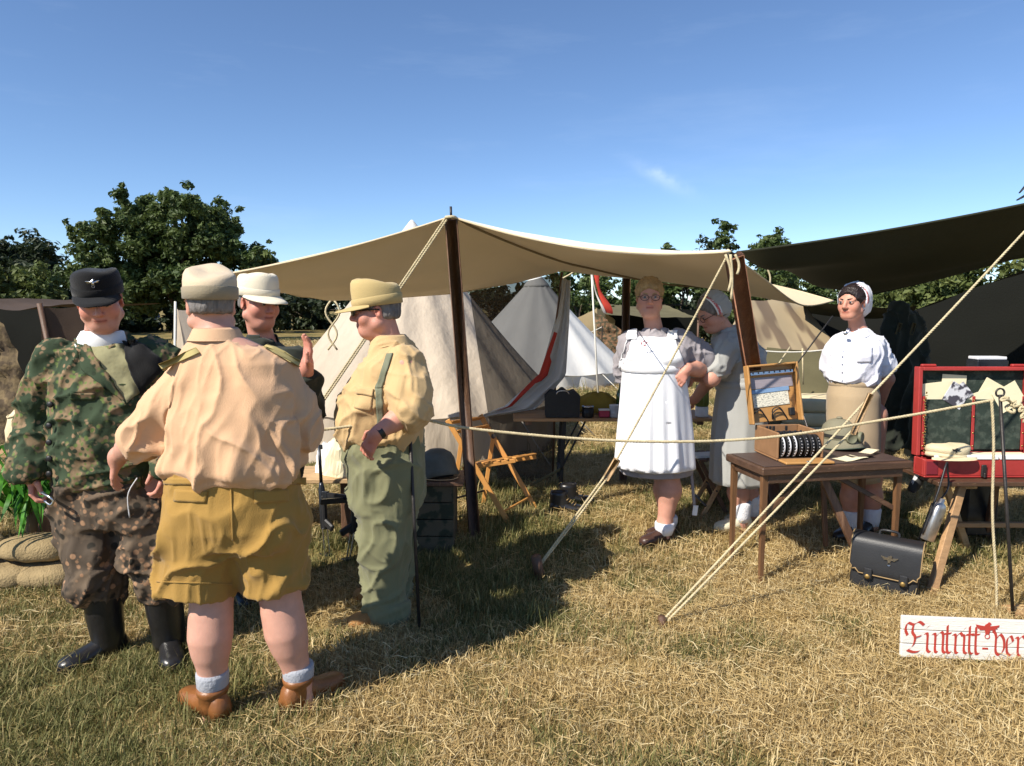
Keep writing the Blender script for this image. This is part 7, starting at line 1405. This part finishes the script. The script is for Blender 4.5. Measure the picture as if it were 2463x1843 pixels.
def tuft(name, n_up, n_lie, h, m, sd, w=.0028, spread=.1, lie_len=.11):
    g = np.random.default_rng(sd); V, Fc, C = [], [], []; k = 0
    for i in range(n_up + n_lie):
        a = g.random()*2*math.pi; r = spread*g.random()**.6; p0 = A(r*math.cos(a), r*math.sin(a), -.005); az = g.random()*2*math.pi; d = A(math.cos(az), math.sin(az), 0); s = np.cross(d, A(0, 0, 1)); ww = w*(.6+.8*g.random())
        if i < n_up: L = h*(.45+.9*g.random()); ln = .25+.9*g.random()**1.5; pts = [p0, p0 + d*L*.25*ln + A(0, 0, L*.55), p0 + d*L*.8*ln + A(0, 0, L*(1-.25*ln))]
        else: L = lie_len*(.4+.9*g.random()); z0 = .006 + .035*g.random(); p0 = A(p0[0], p0[1], z0); pts = [p0, p0 + d*L*.5 + A(0, 0, .012*g.normal()) + s*.01*g.normal(), p0 + d*L + A(0, 0, .018*g.normal()) + s*.02*g.normal()]; ww *= .8
        wv = s*ww if i < n_up else (s*.8 + A(0, 0, .5))*ww
        V += [pts[0]-wv, pts[0]+wv, pts[1]-wv*.85, pts[1]+wv*.85, pts[2]-wv*.2, pts[2]+wv*.2]; Fc += [[k, k+1, k+3, k+2], [k+2, k+3, k+5, k+4]]; c = g.random(); C += [c]*6; k += 6
    me = bpy.data.meshes.new(name); me.from_pydata(np.array(V).tolist(), [], Fc); me.materials.append(m); at_ = me.color_attributes.new('tint', 'FLOAT_COLOR', 'POINT'); cc = np.ones((len(V), 4), np.float32); cc[:, :3] = np.array(C)[:, None]; at_.data.foreach_set('color', cc.ravel())
    o = bpy.data.objects.new(name, me); src.objects.link(o); return o
for i in range(4): tuft(f'tuft_{i}', 62, 26, .05, M['straw'], 200+i, .0017, .11, .075)
for i in range(3): tuft(f'tuft_{4+i}', 74, 8, .055, M['green_blade'], 300+i, .0017, .11, .07)
tuft('tuft_7', 30, 34, .045, M['straw'], 400, .0016, .13, .13); tuft('tuft_8', 26, 4, .1, M['green_blade'], 401, .002, .07)
pts = []
for (y0, y1, den, sc) in ((1.6, 4.2, 210, 1.0), (4.2, 7, 120, 1.15), (7, 11, 46, 1.6), (11, 18, 20, 2.2), (18, 32, 7, 3.2)):
    w0 = y1*.76 + .4; n_ = int((y1-y0)*2*w0*den); x = rng.uniform(-w0, w0, n_); y = rng.uniform(y0, y1, n_); k = np.abs(x) < y*.76 + .35; pts.append(np.stack([x[k], y[k], np.full(k.sum(), sc)], 1))
pts = np.vstack(pts); q3 = np.stack([pts[:, 0], pts[:, 1], 0*pts[:, 0]], 1)
gr = fbm(q3*1.1, 5, 3) + .35*(fbm(q3*4.5, 6, 2)-.5) + .15*np.clip((-.1-pts[:, 0])/1.2, -1, 1)*(pts[:, 1] < 6) + .05*np.clip((3.2-pts[:, 1])/1.5, 0, 1)
r_ = rng.random(len(pts)); green = gr + .35*(r_-.5) > .56
idx = np.where(green, 4 + rng.integers(0, 3, len(pts)), rng.integers(0, 4, len(pts))); idx = np.where((~green) & (rng.random(len(pts)) < .22), 7, idx); idx = np.where(green & (rng.random(len(pts)) < .05), 8, idx)
me = bpy.data.meshes.new('grass'); me.vertices.add(len(pts)); co = np.stack([pts[:, 0], pts[:, 1], gz(pts[:, 0], pts[:, 1])], 1); me.vertices.foreach_set('co', co.ravel())
def attr(nm, tp, arr): a_ = me.attributes.new(nm, tp, 'POINT'); a_.data.foreach_set('value', arr)
attr('pick', 'INT', idx.astype(np.int32)); attr('turn', 'FLOAT', (rng.random(len(pts))*6.283).astype(np.float32)); attr('size', 'FLOAT', (pts[:, 2]*(.75+.5*rng.random(len(pts)))).astype(np.float32))
grass = bpy.data.objects.new('grass', me); scene.collection.objects.link(grass); struct(grass, 'stuff'); tag(grass, 'short mown grass, mostly dry straw with green patches', 'grass')
ng = bpy.data.node_groups.new('scatter', 'GeometryNodeTree'); ng.interface.new_socket('Geometry', in_out='INPUT', socket_type='NodeSocketGeometry'); ng.interface.new_socket('Geometry', in_out='OUTPUT', socket_type='NodeSocketGeometry')
N = ng.nodes; Lk = ng.links; gi = N.new('NodeGroupInput'); go = N.new('NodeGroupOutput'); ip = N.new('GeometryNodeInstanceOnPoints'); ci = N.new('GeometryNodeCollectionInfo'); ci.inputs['Collection'].default_value = src; ci.inputs['Separate Children'].default_value = True; ci.inputs['Reset Children'].default_value = True
m2p = N.new('GeometryNodeMeshToPoints')
def na(nm, tp): x = N.new('GeometryNodeInputNamedAttribute'); x.data_type = tp; x.inputs['Name'].default_value = nm; return x.outputs['Attribute']
cx_ = N.new('ShaderNodeCombineXYZ'); Lk.new(na('turn', 'FLOAT'), cx_.inputs[2]); Lk.new(gi.outputs[0], m2p.inputs['Mesh']); Lk.new(m2p.outputs[0], ip.inputs['Points']); Lk.new(ci.outputs[0], ip.inputs['Instance']); ip.inputs['Pick Instance'].default_value = True
Lk.new(na('pick', 'INT'), ip.inputs['Instance Index']); Lk.new(cx_.outputs[0], ip.inputs['Rotation']); Lk.new(na('size', 'FLOAT'), ip.inputs['Scale']); Lk.new(ip.outputs[0], go.inputs[0])
md = grass.modifiers.new('scatter', 'NODES'); md.node_group = ng
